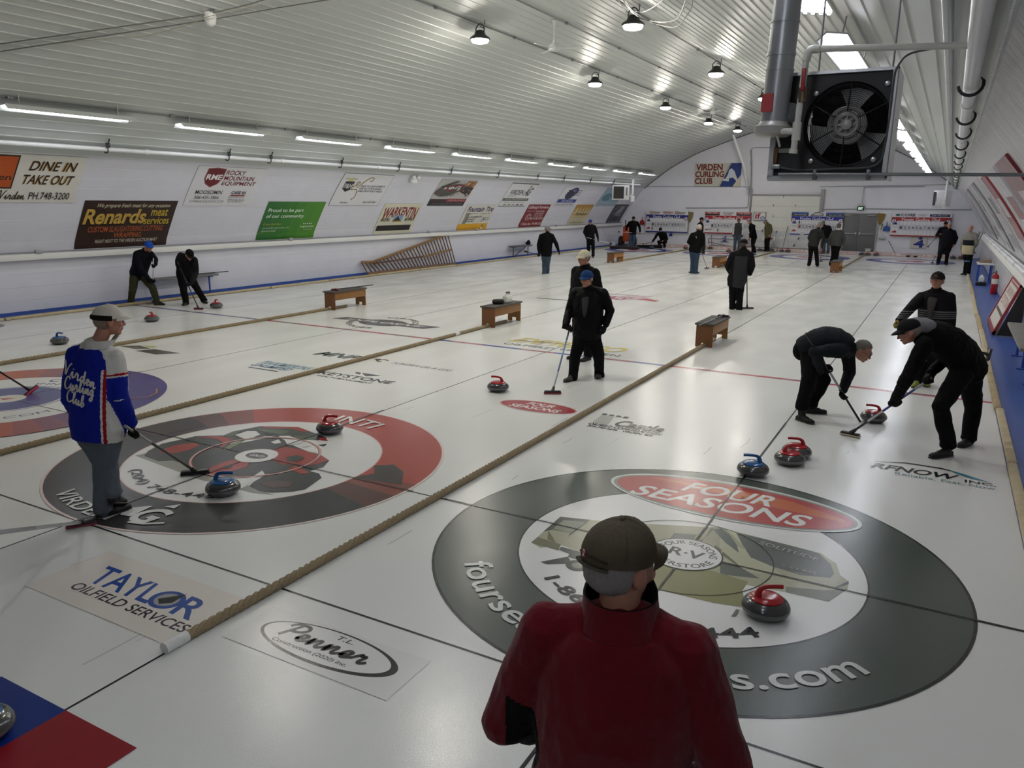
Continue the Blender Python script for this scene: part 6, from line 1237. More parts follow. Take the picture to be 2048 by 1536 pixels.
    if collar:
        nd = (Hc-N).normalized(); mb = MB(); cf = FW
        a0, b0 = frame_of(nd, cf); ring = []
        pts = [N-nd*.025*k, N+nd*.02*k, N+nd*.055*k, N+nd*.057*k, N+nd*.03*k]; mb.tube(pts, [.098*k, .085*k, .08*k, .073*k, .07*k], 20, caps=False); mb.build('collar', mat(collar, .8, 0, 'cloth', .3), t)
    if hair and not cap:
        top = shell((0, -.014, .03), (.083, .103, .099), Matrix.Identity(3), lambda p: (p.z > -.075 and not (p.y > .028 and p.z < .083+.25*(.06-p.y)*0) and not (p.y > -.028 and p.z < .03 and abs(p.x) > .05)), 44, disp=.005)
        mb = MB().add([X(*p) for p in top.v], top.f); mb.build('hair', mat(hair, .7, 0, 'hair', .3), t)
    elif hair:
        top = shell((0, -.014, .015), (.0815, .1, .098), Matrix.Identity(3), lambda p: p.z < .07 and p.z > -.078 and (p.y < -.025 or (p.z > .012 and p.y < .03)), 40, disp=.004)
        mb = MB().add([X(*p) for p in top.v], top.f); mb.build('hair', mat(hair, .7, 0, 'hair', .3), t)
    if cap:
        rows = 9; n = 32; vs = []; fs = []
        for i in range(rows+1):
            a = (pi/2)*(i/rows); 
            for q in range(n):
                b = 2*pi*q/n; rr_ = cos(a) if i < rows else .02; z = .043+.084*sin(a)*(1+.06*sin(b)); sc = 1.0+.02*(i == 0)
                vs.append(X(.0875*rr_*cos(b)*sc, -.01+.107*rr_*sin(b)*sc, z))
        lo = [X(.0885*cos(2*pi*q/n), -.01+.108*sin(2*pi*q/n), .043-(.022 if sin(2*pi*q/n) < .5 else .008)) for q in range(n)]
        vs += lo; o_ = (rows+1)*n
        fs = [(i*n+q, i*n+(q+1) % n, (i+1)*n+(q+1) % n, (i+1)*n+q) for i in range(rows) for q in range(n)]+[(o_+q, o_+(q+1) % n, (q+1) % n, q) for q in range(n)]+[tuple(range(rows*n, (rows+1)*n))]
        cm = mat(cap, .8, 0, 'cloth', .25); mb = MB().add(vs, fs); mb.ball(X(0, -.01, .124), .009*k, 8); co = mb.build('cap', cm, t)
        m = MB(); vs = []; na, nr = 14, 5
        for lay in (0, -.005):
            for i in range(nr+1):
                u = i/nr
                for q in range(na+1):
                    b = pi/2+(q/na-.5)*2.1; rx, ry = .0885+.004*u, .105+.068*u*cos((q/na-.5)*2.2)**.7 if abs(q/na-.5) < .499 else .105
                    vs.append(X(rx*cos(b)*1.0, -.01+ry*sin(b), .046-.018*u*u-.055*(q/na-.5)**2*4*.35*u+lay+.0))
        w_ = na+1; off = (nr+1)*w_; fs = [(i*w_+q, i*w_+q+1, (i+1)*w_+q+1, (i+1)*w_+q) for i in range(nr) for q in range(na)]; fs += [tuple(off+z for z in ff) for ff in fs]
        bd = [q for q in range(w_)]+[i*w_+na for i in range(1, nr+1)]+[nr*w_+q for q in range(na-1, -1, -1)]+[i*w_ for i in range(nr-1, 0, -1)]
        fs += [(bd[i], bd[(i+1) % len(bd)], off+bd[(i+1) % len(bd)], off+bd[i]) for i in range(len(bd))]
        m.add(vs, fs); m.build('brim', mat(brim or cap, .8, 0, 'cloth', .25), co)
        if band:
            m = MB(); m.tube([X(.0895*cos(b), -.01+.109*sin(b), .03-.004) for b in [pi*.95+q*pi*1.1/20 for q in range(21)]], .012*k, 8, ry=.02*k); m.build('band', mat(band, .8, 0, 'cloth', .25), co)
    if glasses:
        m = MB(); 
        for q in (-1, 1): m.tube([X(q*.032+.021*cos(2*pi*i/14), .104, .008+.016*sin(2*pi*i/14)) for i in range(14)], .0022*k, 5, closed=True); m.tube([X(q*.053, .102, .012), X(q*.076, .06, .014), X(q*.079, .0, .008)], .0022*k, 5)
        m.tube([X(-.011, .106, .012), X(.011, .106, .012)], .002*k, 5); m.build('glasses', mat('#2a2a2c', .3, .3), t)
    return t, j, bl, (X, HM, k, FW, RT, B)
Z5, Z25, ZL, ZM, ZN, ZQ, ZR = (1060, 480, 4.518), (1550, 520, 3.839), (0, 380, 4.096), (1040, 420, 6.827), (1340, 420, 6.982), (1500, 360, 6.827), (1780, 360, 6.981)
BK_ = '#0a0a0c'
# --- man in the red fleece, back to the camera
def j_red(x, y, z, n, j, c):
    e = j['elL']; d = (V(c)-e); return 1 if d.length < .14 and d.dot(HR) > .0 else 0
t, j, bl, fr_ = person('man in a red fleece and olive cap with his back to the camera', None, 176, h=1.70, J=dict(head=(1240, 1128, .0), nk=(1240, 1232, -.03), elL=(-.30, -.02, 1.12, 0), elR=(.31, -.05, 1.10, 0), wrL=(-.2, .18, .98, 0), wrR=(.25, .1, .9, 0)), hphi=136, hpitch=.12, girth=1.12, jacket='#5c0c17', jmats=[mat('#5c0c17', .95, 0, 'cloth', .2, 0.0, .15), mat('#0c0c0e', .8, 0, 'cloth')], jfn=j_red, cap='#4f473a', hair='#85807e', vox=.0065, base_xy=(.755, -3.43), jfold=.015, nocol=True)
X, HM, k, FW, RT, B = fr_
N = j['nk']; nd = (j['head']-N).normalized()                 # stand-up collar, dark inside, with a pointed front flap
def collar_mesh(t, N, nd, FWv, RTv, r0, r1, h0, flare, col, inner, name='collar', point=0.0):
    m = MB(); n = 40; rows = 5; vs = []
    for lay, dr in ((0, 0.0), (1, -.006)):
        for i in range(rows+1):
            u = i/rows
            for q in range(n+1):
                a = -pi/2+(q/n-.5)*2*pi*.93; r = r0+(r1-r0)*u+flare*u*u+dr; up = h0*u*(1+point*max(0, sin(a))); bulge = 1+.1*max(0, sin(a))
                vs.append(N+RTv*(r*cos(a))+FWv*(r*sin(a)*bulge+.01)+nd*up+FWv*(point*.09*u*max(0, sin(a))**2)-nd*.03)
    w_ = n+1; off = (rows+1)*w_; fs = [(i*w_+q, i*w_+q+1, (i+1)*w_+q+1, (i+1)*w_+q) for i in range(rows) for q in range(n)]
    m.add(vs[:off], fs, 0); m.add(vs[off:], fs, 1); e = rows*w_
    m.add([vs[e+q] for q in range(w_)]+[vs[off+e+q] for q in range(w_)], [(q, q+1, w_+q+1, w_+q) for q in range(n)], 1)
    return m.build(name, [mat(col, .9, 0, 'cloth', .2, 0.0, .2), mat(inner, .8, 0, 'cloth')], t)
collar_mesh(t, N+UP*.005, nd, FW, RT, .108, .088, .08, .008, '#5c0c17', '#0b0b0d', point=.35)
co = [o for o in kids(t) if o.name.startswith('cap')][0]
CR_ = lambda b, z, o=0.0: X((.0885+o)*cos(b), -.01+(.108+o)*sin(b), z)      # round the cap
m = MB(); m.tube([CR_(b, .016, .001) for b in [-pi/2-.62+q*1.24/14 for q in range(15)]], .011, 8, ry=.0035); m.build('strap', mat('#3d382e', .7, 0, 'cloth'), co)
m = MB(); m.tube([CR_(b, .03+.012*cos((b+pi/2)*1.9), .0015) for b in [-pi/2-.6+q*1.2/14 for q in range(15)]], .003, 6); m.build('opening_edge', mat('#2e2a23', .7, 0, 'cloth'), co)
m = MB(); b0 = -pi/2-.22
m.add([CR_(b0-.1, .034, .004), CR_(b0+.1, .034, .004), CR_(b0+.1, .052, .003), CR_(b0-.1, .052, .003)], [(0, 1, 2, 3)], 0); m.add([CR_(b0-.05, .034, .005), CR_(b0+.05, .034, .005), CR_(b0+.05, .052, .004), CR_(b0-.05, .052, .004)], [(0, 1, 2, 3)], 1); m.add([CR_(b0-.02, .038, .006), CR_(b0+.02, .038, .006), CR_(b0+.02, .048, .005), CR_(b0-.02, .048, .005)], [(0, 1, 2, 3)], 0)
m.build('flag_patch', [mat('#a02030', .7), mat('#d8d0cc', .7)], co)
m = MB()
for q in range(6):
    b = q*pi/3+pi/2; m.tube([X(.0885*cos(a)*cos(b), -.01+.108*cos(a)*sin(b), .037+.0895*sin(a)*(1+.06*sin(b))) for a in [pi/2*i/8 for i in range(9)]], .0016, 5)
m.build('seam', mat('#3a342a', .8), co)
# --- man in the club jacket
def j_club(x, y, z, n, j, c):
    c = V(c); S, E, W, N = j['shR'], j['elR'], j['wrR'], j['nk']
    # sleeve zone of the near arm
    def tpar(a, b): d = b-a; u = (c-a).dot(d)/d.length_squared; return u, (c-(a+d*u)).length
    u, r = tpar(S, E); u2, r2 = tpar(E, W)
    if (-.25 < u < 1.05 and r < .095 and x > .13) or (u2 > -.05 and r2 < .085):
        if u < .40 and u2 < .0: return 1
        if u < .45 and u2 < .0: return 2
        if u < .49 and u2 < 0: return 1
        return 0
    if z > 1.445: return 1
    if z > 1.34 and x > -.02 and y > -.085+.25*(1.44-z): return 1
    if z > 1.33 and y > -.05-.5*(z-1.33)*(1 if x > 0 else 0): return 1              # shoulder yoke in front
    if z < 1.26:
        ax = j['pel'].lerp(j['nk'], (c.z-j['pel'].z)/(j['nk'].z-j['pel'].z)); rt = (j['shR']-j['shL']); rt.z = 0; xs = (c-ax).dot(rt.normalized())
        if xs > .14: return 1
        if xs > .118: return 2
        if xs > .104: return 1
    return 0
t, j, bl, fr_ = person('man in a blue and white club jacket and cream cap on the black rings', (214, 1032), 148, (0, 0, 1), 1.70, dict(head=(217, 641), nk=(196, 688), pel=(196, 850), shR=(226, 716), shL=(156, 706), elR=(240, 795), wrR=(252, 842), elL=(140, 800), wrL=(170, 850), knR=(208, 940), knL=(214, 930), anR=(205, 1018), anL=(226, 985), toR=(262, 1026), toL=(247, 1000)), 98, .1,
    brooms=[dict(top=(250, 852, -.12), bot=(390, 942), label='black shafted broom held by the man in the club jacket', ang=.35, pad='#1c1c1e', head='#161618', shaft=('#8b8c8e', '#2a2a2d', '#17171a'), L_=.24)], grips=[('R', 0, .12, 1)], girth=1.12, jmats=[mat('#0f1f86', .75, 0, 'cloth', .3), mat('#c4c3be', .75, 0, 'cloth', .3), mat('#8f1420', .75, 0, 'cloth', .3)], jfn=j_club, nocol=True, trousers='#535a63', denim=True, cap='#cbc6b8', brim='#cbc6b8', band='#15130f', hair='#8a7a6a', gloves='#131315', shoes='#121214', vox=.0065)
X, HM, k, FW, RT, B = fr_; N = j['nk']; nd = (j['head']-N).normalized()
collar_mesh(t, N+UP*.0, nd, FW, RT, .105, .098, .07, .015, '#c4c3be', '#a9a8a4', point=.4)
jo = [o for o in kids(t) if o.name.startswith('jacket')][0]
bvh = BVHTree.FromPolygons([v.co.copy() for v in jo.data.vertices], [tuple(p.vertices) for p in jo.data.polygons])
m = MB()
for word, (x0, y0), (x1, y1), hgt in (('Virden', (126, 745), (190, 779), 31), ('Curling', (128, 775), (187, 793), 30), ('Club', (132, 800), (167, 815), 28)):
    adv = []; x = 0
    for ch in word: adv.append(x); x += max(p[0] for s_ in STK[ch] for p in s_)-(.02 if ch in 'Vrdenulg' else 0)+.02
    y1_ = y1
    for ch, ax in zip(word, adv):
        for s_ in STK[ch]:
            P = []
            for q in catmull(s_, 5):
                u = (ax+q.x)/x; w_ = q.y*hgt; px, py = x0+(x1-x0)*u+w_*.10, y0+(y1_-y0)*u-w_*.8
                d = ray(px, py).normalized(); hit = bvh.ray_cast(CAM-B, d) if jo.data.vertices[0].co.length < 3 else bvh.ray_cast(CAM, d)
                if hit[0] is not None: P.append(hit[0]-d*.003)
            if len(P) > 2: m.tube(P, .0062, 6)
if m.v: o = m.build('script_lettering', mat('#c9c6c0', .7), t)
# --- the two sweepers by the boarded wall
person('sweeper in olive trousers and bright blue cap below the dark brown sign', (287, 609), 15, ZL, 1.74, dict(head=(1218, 462, -.1), nk=(1185, 500, -.02), pel=(1135, 680, .1), shR=(1122, 520), shL=(1232, 520), elR=(1150, 640, -.2), elL=(1272, 575, -.1), knR=(1085, 830), knL=(1250, 800, -.1), anR=(1065, 945, .05), anL=(1290, 935, -.05), toR=(1050, 970), toL=(1300, 960)), 25, .35, brooms=[dict(top=(1257, 560, -.28), bot=(1250, 925), label='white shafted push broom with a blue and yellow head', ang=.3, head='#3d4a78', pad='#b39b50', shaft=('#d6d6d8', '#c9c9cc', '#8a3a40', '#d6d6d8'), L_=.3)], grips=[('L', 0, .16, 1), ('R', 0, .5, 1)], jacket='#12141c', trousers='#3a3a28', cap='#1f4fae', hair='#8a8078', gloves='#121214', shoes='#1a1a1c')
person('sweeper in dark clothes and a black cap bending over his broom by the boarded wall', (390, 610), 30, ZL, 1.74, dict(head=(1552, 530, -.3), nk=(1528, 545, -.2), pel=(1515, 690, .15), shR=(1480, 535, -.1), shL=(1590, 570, -.15), elR=(1458, 590, -.2), elL=(1605, 675, -.2), knR=(1505, 825), knL=(1610, 800, .15), anR=(1525, 925, 0), anL=(1672, 905, .35), toR=(1500, 950), toL=(1690, 930, .25)), 25, .7, brooms=[dict(top=(1455, 590, -.35), bot=(1626, 968), label='black broom with a dark red head of the sweeper in the black cap', ang=.1, head='#3a1518', pad='#7a2228', L_=.2)], grips=[('R', 0, .1, 1), ('L', 0, .5, 1)], jacket='#161719', cap='#101114', hair='#5a5048', gloves='#121214')
# --- walking man with the blue cap and the man behind him
t, j, bl, fr_ = person('walking man in a black quilted jacket and blue cap with a broom at mid ice', (1171, 757), -14, Z5, 1.70, dict(head=(512, 352), nk=(527, 440), pel=(522, 830), shR=(412, 480), shL=(658, 478), elR=(358, 640), elL=(728, 640), wrL=(682, 775), knR=(408, 1055, -.08), knL=(622, 1045), anR=(390, 1245, -.12), anL=(628, 1225, .12), toR=(322, 1282, -.25), toL=(610, 1258, -.02)), -28, .12, brooms=[dict(top=(366, 770, -.06), bot=(204, 1368), label='broom with a flat red pad held by the walking man with the blue cap', ang=0.0, head='#1a1a1c', pad='#8a2a2a', shaft=('#2a3f56', '#6a8aa0', '#3c5a78', '#8a9aa6'), L_=.22)], grips=[('R', 0, .07, 1)], girth=1.1, jacket=BK_, cap='#23406f', hair='#8f8a86', gloves='#121214', shoes='#3a3834', glasses=True, jfold=.02, rough=.55)
m = MB(); N = j['nk']; P_ = j['pel']; X, HM, k, FW, RT, B = fr_
m.tube([N+FW*.075-UP*.05, N+FW*.155-UP*.14, N+FW*.165-UP*.3, N+FW*.17-UP*.38], [.045, .05, .035, .008], 12, ry=[.012]*4); m.build('shirt_front', mat('#3a3a3e', .8, 0, 'cloth'), t)
person('man in a cream cap and black jacket walking behind the man with the blue cap', None, -38, Z5, 1.74, dict(), -50, .15, girth=1.12, jacket='#101012', cap='#c9c4aa', hair='#6a6058', base_xy=None if 0 else tuple((CAM+ray(1171, 497)*((1.77-CAM.z)/ray(1171, 497).z))[:2]), gloves='#131315', collar='#1a1a1c')
# --- people of the middle and far ice
person('man in jeans, black jacket and grey cap walking away beside the boarded wall', (1090, 548), 168, ZM, 1.72, dict(head=(378, 270), nk=(375, 318), pel=(358, 590), shL=(290, 355), shR=(435, 350), elL=(252, 480), elR=(492, 460), wrL=(245, 600), wrR=(528, 560), knL=(335, 720, .1), knR=(378, 720), anL=(330, 865), anR=(372, 855, .2), toL=(320, 880, .2), toR=(380, 875, .4)), 120, .0, brooms=[dict(top=(265, 618, .0), bot=(75, 567, -.3), label='dark broom trailing from the hand of the man walking away', head='#1a1a1c', flat=False)], grips=[('L', 0, .05, -1)], jacket=BK_, trousers='#3a4755', denim=True, cap='#77787c', hair='#6a625c', gloves='#121214', hands_='relaxed')
person('man in a dark blue cap holding a pale broom by the boarded wall', (1181, 515), -5, ZM, 1.72, dict(head=(960, 168), nk=(962, 205), pel=(962, 385), shR=(908, 232), shL=(1015, 225), elR=(878, 305), elL=(1048, 315), wrR=(900, 375, -.15), wrL=(1066, 390)), 0, .1, brooms=[dict(top=(885, 368, -.25), bot=(1235, 458, .2), label='pale broom held across by the man in the dark blue cap', shaft=('#c9c9cc', '#b9b9bd', '#d0d0d2'), flat=False)], grips=[('R', 0, .04, -1)], jacket='#131317', cap='#23407c', hair='#5a5048', gloves='#1a1a1c')
person('man in jeans holding a broom level before the orange machine', (1263, 497), 0, ZM, 1.74, dict(head=(1550, 118), nk=(1545, 152), pel=(1540, 310), shR=(1495, 172), shL=(1598, 170), elR=(1458, 235), elL=(1632, 235), wrR=(1448, 285), wrL=(1642, 295), anR=(1515, 510, 0.0), anL=(1535, 505, .1)), 0, .1, brooms=[dict(top=(1700, 326, -.2), bot=(1345, 298, -.2), label='broom with a white shaft held level by the man in jeans', shaft=('#2a2a2c', '#3a3a3c', '#c9c9cc', '#cfcfd2'), flat=False)], grips=[('R', 0, .72, 1), ('L', 0, .17, -1)], jacket=BK_, trousers='#3d5068', denim=True, cap='#15151a', hair='#4a4440', gloves=None)
person('curler crouching in black by the backboard with one arm stretched out', (1324, 496), -30, ZM, 1.72, dict(head=(1918, 268, -.1), nk=(1930, 302, .0), pel=(1965, 425, .15), shR=(1880, 322), shL=(1985, 322), elR=(1842, 385, -.15), wrR=(1806, 435, -.25), elL=(2008, 395), wrL=(1965, 420, -.2), knR=(1890, 435, -.3), knL=(1972, 435, -.3), anR=(1915, 500, -.05), anL=(1972, 500, -.05), toR=(1895, 512, -.25), toL=(1965, 514, -.25)), -25, .4, brooms=[dict(top=(1830, 432, -.2), bot=(1680, 462, -.1), label='black broom laid out by the crouching curler', flat=False)], jacket='#111113', cap='#1a1a1c', hair='#3a3430')
person('white haired man in jeans and black jacket with his back turned, broom at his side', (1392, 547), 166, ZN, 1.76, dict(head=(412, 252), nk=(402, 305), pel=(348, 555), shL=(312, 345), shR=(458, 345), elL=(262, 445), elR=(468, 470), wrL=(300, 500, .2), knL=(318, 715), knR=(368, 710), anL=(305, 868), anR=(358, 875), toR=(405, 890, .1), toL=(290, 880, .1)), 140, .15, brooms=[dict(top=(362, 368, -.27), bot=(514, 808), label='broom held by the white haired man in jeans', shaft=('#b9b9bc', '#8a8a90', '#3a3a3e', '#7a7a80'), ang=.4)], grips=[('R', 0, .5, 1)], girth=1.1, jacket=BK_, trousers='#2c3c50', denim=True, hair='#b5aca0', gloves='#121214', collar='#141416')
person('man in a dark cap standing behind the white haired man in jeans', (1398, 502), 70, ZN, 1.74, dict(), 75, .1, jacket='#16161c', cap='#141416', hair='#4a4440')
def j_vest(x, y, z, n, j, c): return 0
person('man in a grey vest with white sleeves and jeans in front of the red scoreboard', (1473, 502), -4, ZN, 1.70, dict(), -5, .25, jacket='#3a3b3e', sleeves='#c6c6c6', trousers='#414b57', denim=True, cap='#5a4638', hair='#8a6a48', gloves='#1a1a1c', girth=.95)
person('stooping man in black with grey hair beside the vested man', (1507, 506), -62, ZN, 1.70, dict(head=(1108, 165), nk=(1128, 200), pel=(1172, 375), shR=(1145, 222), shL=(1172, 222), elR=(1130, 300), elL=(1150, 310), wrR=(1112, 380), wrL=(1118, 385), knR=(1155, 485), knL=(1160, 485)), -60, .35, jacket=BK_, hair='#5c5a58')
t, j, bl, fr_ = person('man in an olive green jacket and pale cap carrying a white tray', (1533, 503), -55, ZN, 1.72, dict(head=(1332, 168), nk=(1362, 190), pel=(1365, 365), shR=(1358, 212), shL=(1398, 212), elR=(1360, 290), wrR=(1388, 352), elL=(1415, 280), wrL=(1398, 345)), -60, .4, jacket='#55543a', cap='#6e7884', hair='#6a625c')
q = dp(1340+1390/6.982, 420+387/6.982, j['wrR'], .0); q = V((q.x, j['wrR'].y-.12, j['wrR'].z-.19)); tr = thing('white_tray', 'white tray with red lettering carried by the man in the olive jacket', 'tray', q, baked=True)
MB().box(q, (.62, .12, .2), rot=Matrix.Rotation(-.15, 3, 'Y'), bev=.02).build('tray_body', mat('#d8d6d0', .5), tr); MB().box(q+V((.02, -.065, 0)), (.4, .01, .08), rot=Matrix.Rotation(-.15, 3, 'Y')).build('lettering_band', mat('#a8505a', .5), tr)
def j_two(x, y, z, n, j, c): return 1 if (abs(x) < .15 and z < 1.3 and y < .02) else 0
person('man in a two tone dark jacket and black cap, back turned, resting on a broom', (1475, 619), 176, ZN, 1.72, dict(head=(1030, 478), nk=(1032, 552), pel=(932, 985), shL=(878, 625), shR=(1118, 622), elL=(800, 775), elR=(1152, 785), wrL=(838, 880, .2), knL=(872, 1160), knR=(978, 1165), anL=(868, 1365), anR=(968, 1388), toL=(855, 1395, .2), toR=(985, 1405, .15)), 150, .15, brooms=[dict(top=(1074, 860, -.05), bot=(1077, 1362), label='dark red shafted broom standing beside the man in the two tone jacket', ang=0.0, head='#2a1416', pad='#3a1a1c', shaft=('#3a1a1e', '#4a2226', '#33181c'), L_=.3)], grips=[('R', 0, .1, 1)], girth=1.14, jmats=[mat('#131315', .8, 0, 'cloth'), mat('#2b2c2f', .8, 0, 'cloth')], jfn=j_two, cap='#17171a', hair='#4a4642', long=.0, jlen=.06)
person('stooping man with grey hair and a charcoal jacket holding a red shafted broom', (1627, 533), 152, ZQ, 1.76, dict(head=(955, 612, .12), nk=(930, 668, .08), pel=(862, 880), shL=(850, 700), shR=(975, 705), elL=(808, 790), elR=(1000, 810), wrL=(835, 870, .2), knL=(828, 1020), knR=(908, 1020), anL=(805, 1155), anR=(918, 1155), toL=(795, 1172, .2), toR=(935, 1170, .15)), 160, .4, brooms=[dict(top=(962, 680, -.24), bot=(965, 1105), label='red shafted broom of the stooping man with grey hair', ang=.5, head='#2a1416', shaft=('#6a4a3a', '#7a2a34', '#6a1c26', '#5a1c24'))], grips=[('R', 0, .52, 1)], girth=1.1, jacket='#2e2e2e', hair='#8a8680')
person('man in a black jacket and jeans leaning towards the blue scoreboard', (1651, 507), 190, ZQ, 1.76, dict(head=(1000, 590, .15), nk=(1020, 628, .08), pel=(1038, 775), shL=(1010, 655), shR=(1078, 640), elR=(1108, 695), wrR=(1070, 745), elL=(995, 710), wrL=(1010, 760)), 195, .3, jacket='#121316', trousers='#3d4c58', denim=True, cap='#6e6e6e', hair='#8a8478')
person('man in a grey sweater and grey cap, back turned, near the double door', (1665, 533), 176, ZQ, 1.74, dict(head=(1215, 632), nk=(1205, 682), pel=(1172, 870), shL=(1135, 715), shR=(1258, 712), elL=(1092, 800), elR=(1292, 805), wrL=(1085, 885), wrR=(1268, 885), knL=(1140, 1010), knR=(1188, 1010), anL=(1102, 1150), anR=(1160, 1150)), 170, .1, brooms=[dict(top=(1245, 930, -.1), bot=(1205, 1090), label='thin broom beside the man in the grey sweater', ang=.3)], girth=1.1, jacket='#4a4b4a', cap='#5a5654', hair='#6a625a', collar='#b9b4ac')
person('man in a dark jacket and cap with folded arms, rear of the standing pair', (1882, 515), 14, ZR, 1.72, dict(elR=(652, 770, -.1), wrR=(720, 775, -.3), elL=(800, 770, -.05), wrL=(720, 760, -.28)), 20, .1, brooms=[dict(top=(700, 745, -.35), bot=(530, 930, -.2), label='broom tucked under the arm of the rear man of the pair', head='#2a2a2c', flat=False)], jacket='#1c1d20', trousers='#27313e', denim=True, cap='#2a2320', hair='#4a4440')
person('bare headed man with glasses in a black jacket, front of the standing pair', (1884, 530), 2, ZR, 1.76, dict(head=(830, 640), nk=(828, 690), pel=(800, 910), shR=(762, 722), shL=(895, 722), elR=(738, 815), elL=(928, 815), wrR=(735, 900), wrL=(898, 900), knR=(700, 1030), knL=(800, 1030), anR=(668, 1160), anL=(782, 1168)), 0, .1, brooms=[dict(top=(640, 1060, .1), bot=(590, 1150), label='small dark broom head by the feet of the standing pair', ang=.8)], girth=1.14, jacket='#101015', trousers='#101114', hair='#8f8a84', glasses=True)
def j_cream(x, y, z, n, j, c):
    if abs(x) > .19: return 0
    if y > .0 and z < 1.08: return 1
    if y > .0 and z < 1.27: return 2
    return 0
person('bald man in a cream, black and grey jacket standing beside the blue walkway', (1930, 550), -30, ZR, 1.76, dict(head=(1128, 680), nk=(1122, 735), pel=(1090, 995), shR=(1050, 768), shL=(1190, 768), elR=(1005, 880), elL=(1212, 880), wrR=(1000, 985), knR=(1068, 1140), knL=(1108, 1140), anR=(1048, 1290), anL=(1092, 1300)), -25, .1, brooms=[dict(top=(1295, 745, .25), bot=(1080, 1130, -.1), label='pair of broom shafts held slanted by the bald man, first', head='#2a4a78', pad='#3a6aa0', shaft=('#3a3f4c', '#8a8c92', '#a9abaf'), flat=False), dict(top=(1258, 720, .3), bot=(1150, 1010, -.0), label='second slanted shaft beside the bald man', head='#2a2a2c', shaft=('#2a2c34', '#77797f'), flat=False)], grips=[('L', 0, .6, 1)], girth=1.08, jmats=[mat('#85817a', .8, 0, 'cloth'), mat('#b5ab8a', .8, 0, 'cloth'), mat('#1e1e22', .8, 0, 'cloth')], jfn=j_cream, jacket='#85817a', hair=None)
# --- the skip in the striped cardigan and his two sweepers
def j_stripe(x, y, z, n, j, c):
    N = j['nk'].z; c = V(c); zz = c.z
    for a in (.265, .295, .325, .35):
        if abs(N-zz-a) < .008: return 1
    return 0
t, j, bl, fr_ = person('man in a dark striped cardigan and black cap standing behind the two sweepers', (1846, 771), -12, Z25, 1.72, dict(head=(1246, 158), nk=(1238, 240), pel=(1225, 560), shR=(1128, 285), shL=(1336, 285), elR=(1038, 375, -.05), elL=(1352, 420), wrR=(945, 470, -.15), wrL=(1335, 545, -.1), anR=(1095, 935, 0), anL=(1170, 925, .05), toR=(1065, 975, -.15), toL=(1165, 970, -.1)), -14, -.1, brooms=[dict(top=(1300, 590, -.05), bot=(1636, 728, -.1), label='broom held out behind the bending sweeper near the walkway', head='#232326', pad='#3a3338', flat=False, ang=.9, pitch=.9)], grips=[('L', 0, .1, -1)], girth=1.1, jmats=[mat('#17171a', .9, 0, 'cloth', .2), mat('#5c5c5e', .9, 0, 'cloth', .2)], jfn=j_stripe, cap='#1c1a1a', hair='#8a8480', gloves='#7d6a34', shoes='#77803a', hands_='fist', vox=.007, jfold=.008)
X, HM, k, FW, RT, B = fr_; N = j['nk']; m = MB(); m.tube([N+FW*.075-UP*.04, N+FW*.15-UP*.12, N+FW*.175-UP*.26, N+FW*.18-UP*.36], [.055, .06, .04, .008], 12, ry=[.012]*4); m.build('shirt_front', mat('#3f3d3c', .8, 0, 'cloth'), t)
b0 = Art(); m = MB(); m.tube([X(.045*cos(a), -.01+.112*1.0*sin(a)+.0, .062) for a in [pi*.35+q*pi*.3/6 for q in range(7)]], .006, 6, ry=.012); m.build('cap_lettering', mat('#8a4a34', .7), [o for o in kids(t) if o.name.startswith('cap')][0])
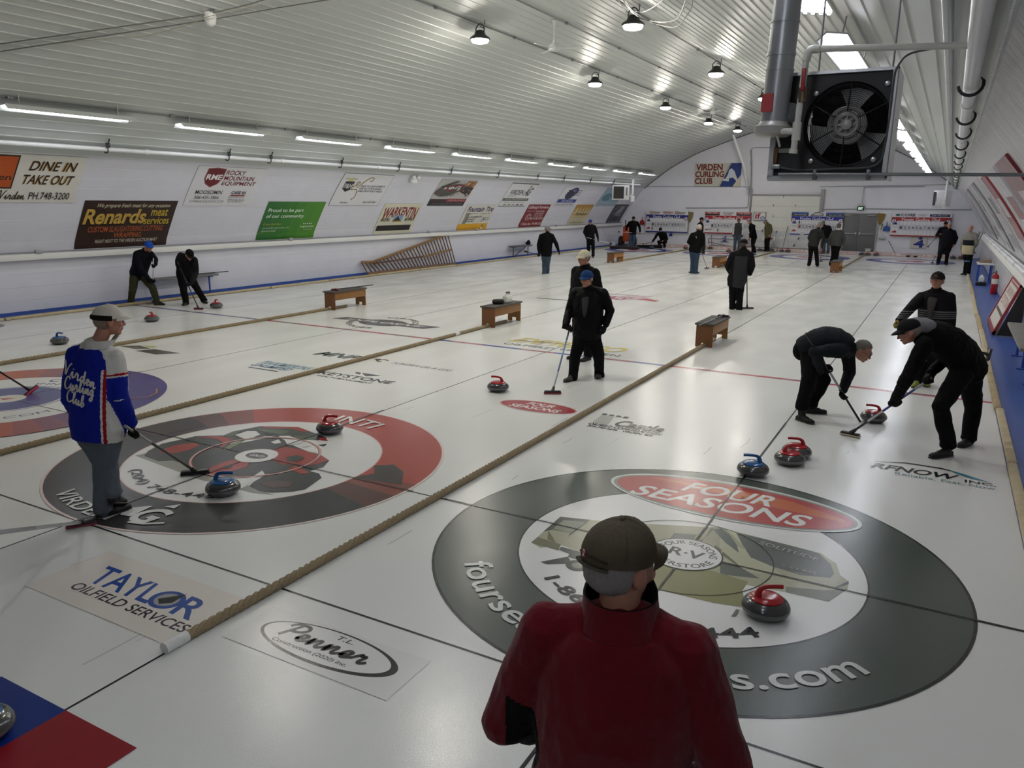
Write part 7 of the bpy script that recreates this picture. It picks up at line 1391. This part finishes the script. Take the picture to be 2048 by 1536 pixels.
t, j, bl, fr_ = person('grey haired sweeper with glasses bent double over his broom', (1614, 836), 66, Z25, 1.74, dict(head=(672, 698, -.12), nk=(588, 678, -.08), pel=(262, 668, .1), shR=(508, 690, -.24), shL=(560, 706, .14), elR=(300, 705, -.3), elL=(572, 865, .08), hiR=(268, 715, .0), hiL=(285, 735, .18), knR=(262, 905, -.12), knL=(372, 920, .18), anR=(205, 1128, -.12), anL=(275, 1105, .22), toR=(245, 1205, -.2), toL=(365, 1165, .2)), 75, .5, brooms=[dict(top=(235, 560, -.34), bot=(680, 1284, -.12), label='black broom with a cream pad used by the grey haired sweeper', ang=.5, head='#1c1c1e', pad='#c9bc9c', shaft=('#1b1b1d', '#26262a', '#9a9a9e', '#19191b', '#1b1b1d'), L_=.2)], grips=[('R', 0, .37, -1), ('L', 0, .645, -1)], spine=(415, 618, .0), girth=1.08, jacket='#1e2126', hair='#6e6a62', gloves='#131315', glasses=True, vox=.007, jfold=.014)
m = MB(); 
t, j, bl, fr_ = person('bending sweeper in black with a grey hood and black cap next to the walkway', (1912, 902), -72, Z25, 1.76, dict(head=(1030, 548, -.12), nk=(1092, 560, -.05), pel=(1475, 800, .05), shL=(1150, 640, -.26), shR=(1180, 580, .16), elL=(1045, 850, -.3), elR=(1420, 660, .3), hiL=(1430, 880, -.1), hiR=(1500, 870, .14), knL=(1272, 1130, -.25), knR=(1520, 1135, .25), anL=(1335, 1420, -.18), anR=(1490, 1370, .22), toL=(1215, 1470, -.25), toR=(1440, 1320, .12)), -78, .45, brooms=[dict(top=(1205, 903, -.12), bot=(578, 1330), label='blue shafted broom used by the bending sweeper in black', ang=2.4, head='#1c1c1e', pad='#b3a58a', shaft=('#a9abb0', '#4a5a94', '#3b4c8a', '#b5b6ba', '#2a2a2e'), L_=.2)], grips=[('L', 0, .415, -1), ('R', 0, .04, 1)], spine=(1330, 640, .0), girth=1.14, jacket='#09090b', cap='#1b1b1e', hair='#8a8078', gloves='#131315', glasses=True, vox=.0075)
X, HM, k, FW, RT, B = fr_; N = j['nk']; H_ = j['head']
mb = MB(); q = N.lerp(H_, -.2)+UP*.075; mb.ball(q, (.155, .155, .085), 16); mb.ball(N.lerp(H_, .25)+UP*.06, (.125, .125, .08), 14); link('hood', remesh(mb, .009, 3, .5, .012, 2), t).data.materials.append(mat('#77777a', .9, 0, 'cloth', .2))
# ================================================================ RENDER LOOK
w = bpy.data.worlds.new('world'); SC.world = w; w.use_nodes = True; w.node_tree.nodes['Background'].inputs['Color'].default_value = (.02, .02, .022, 1)
SC.view_settings.view_transform = 'Standard'; SC.view_settings.look = 'None'; SC.view_settings.gamma = 1.0; SC.view_settings.exposure = EXPO
SC.view_settings.use_curve_mapping = False
c = SC.cycles; c.max_bounces = 8; c.diffuse_bounces = 5; c.glossy_bounces = 4; c.transmission_bounces = 2; c.sample_clamp_indirect = 6.0; c.use_denoising = True; c.caustics_reflective = False; c.caustics_refractive = False
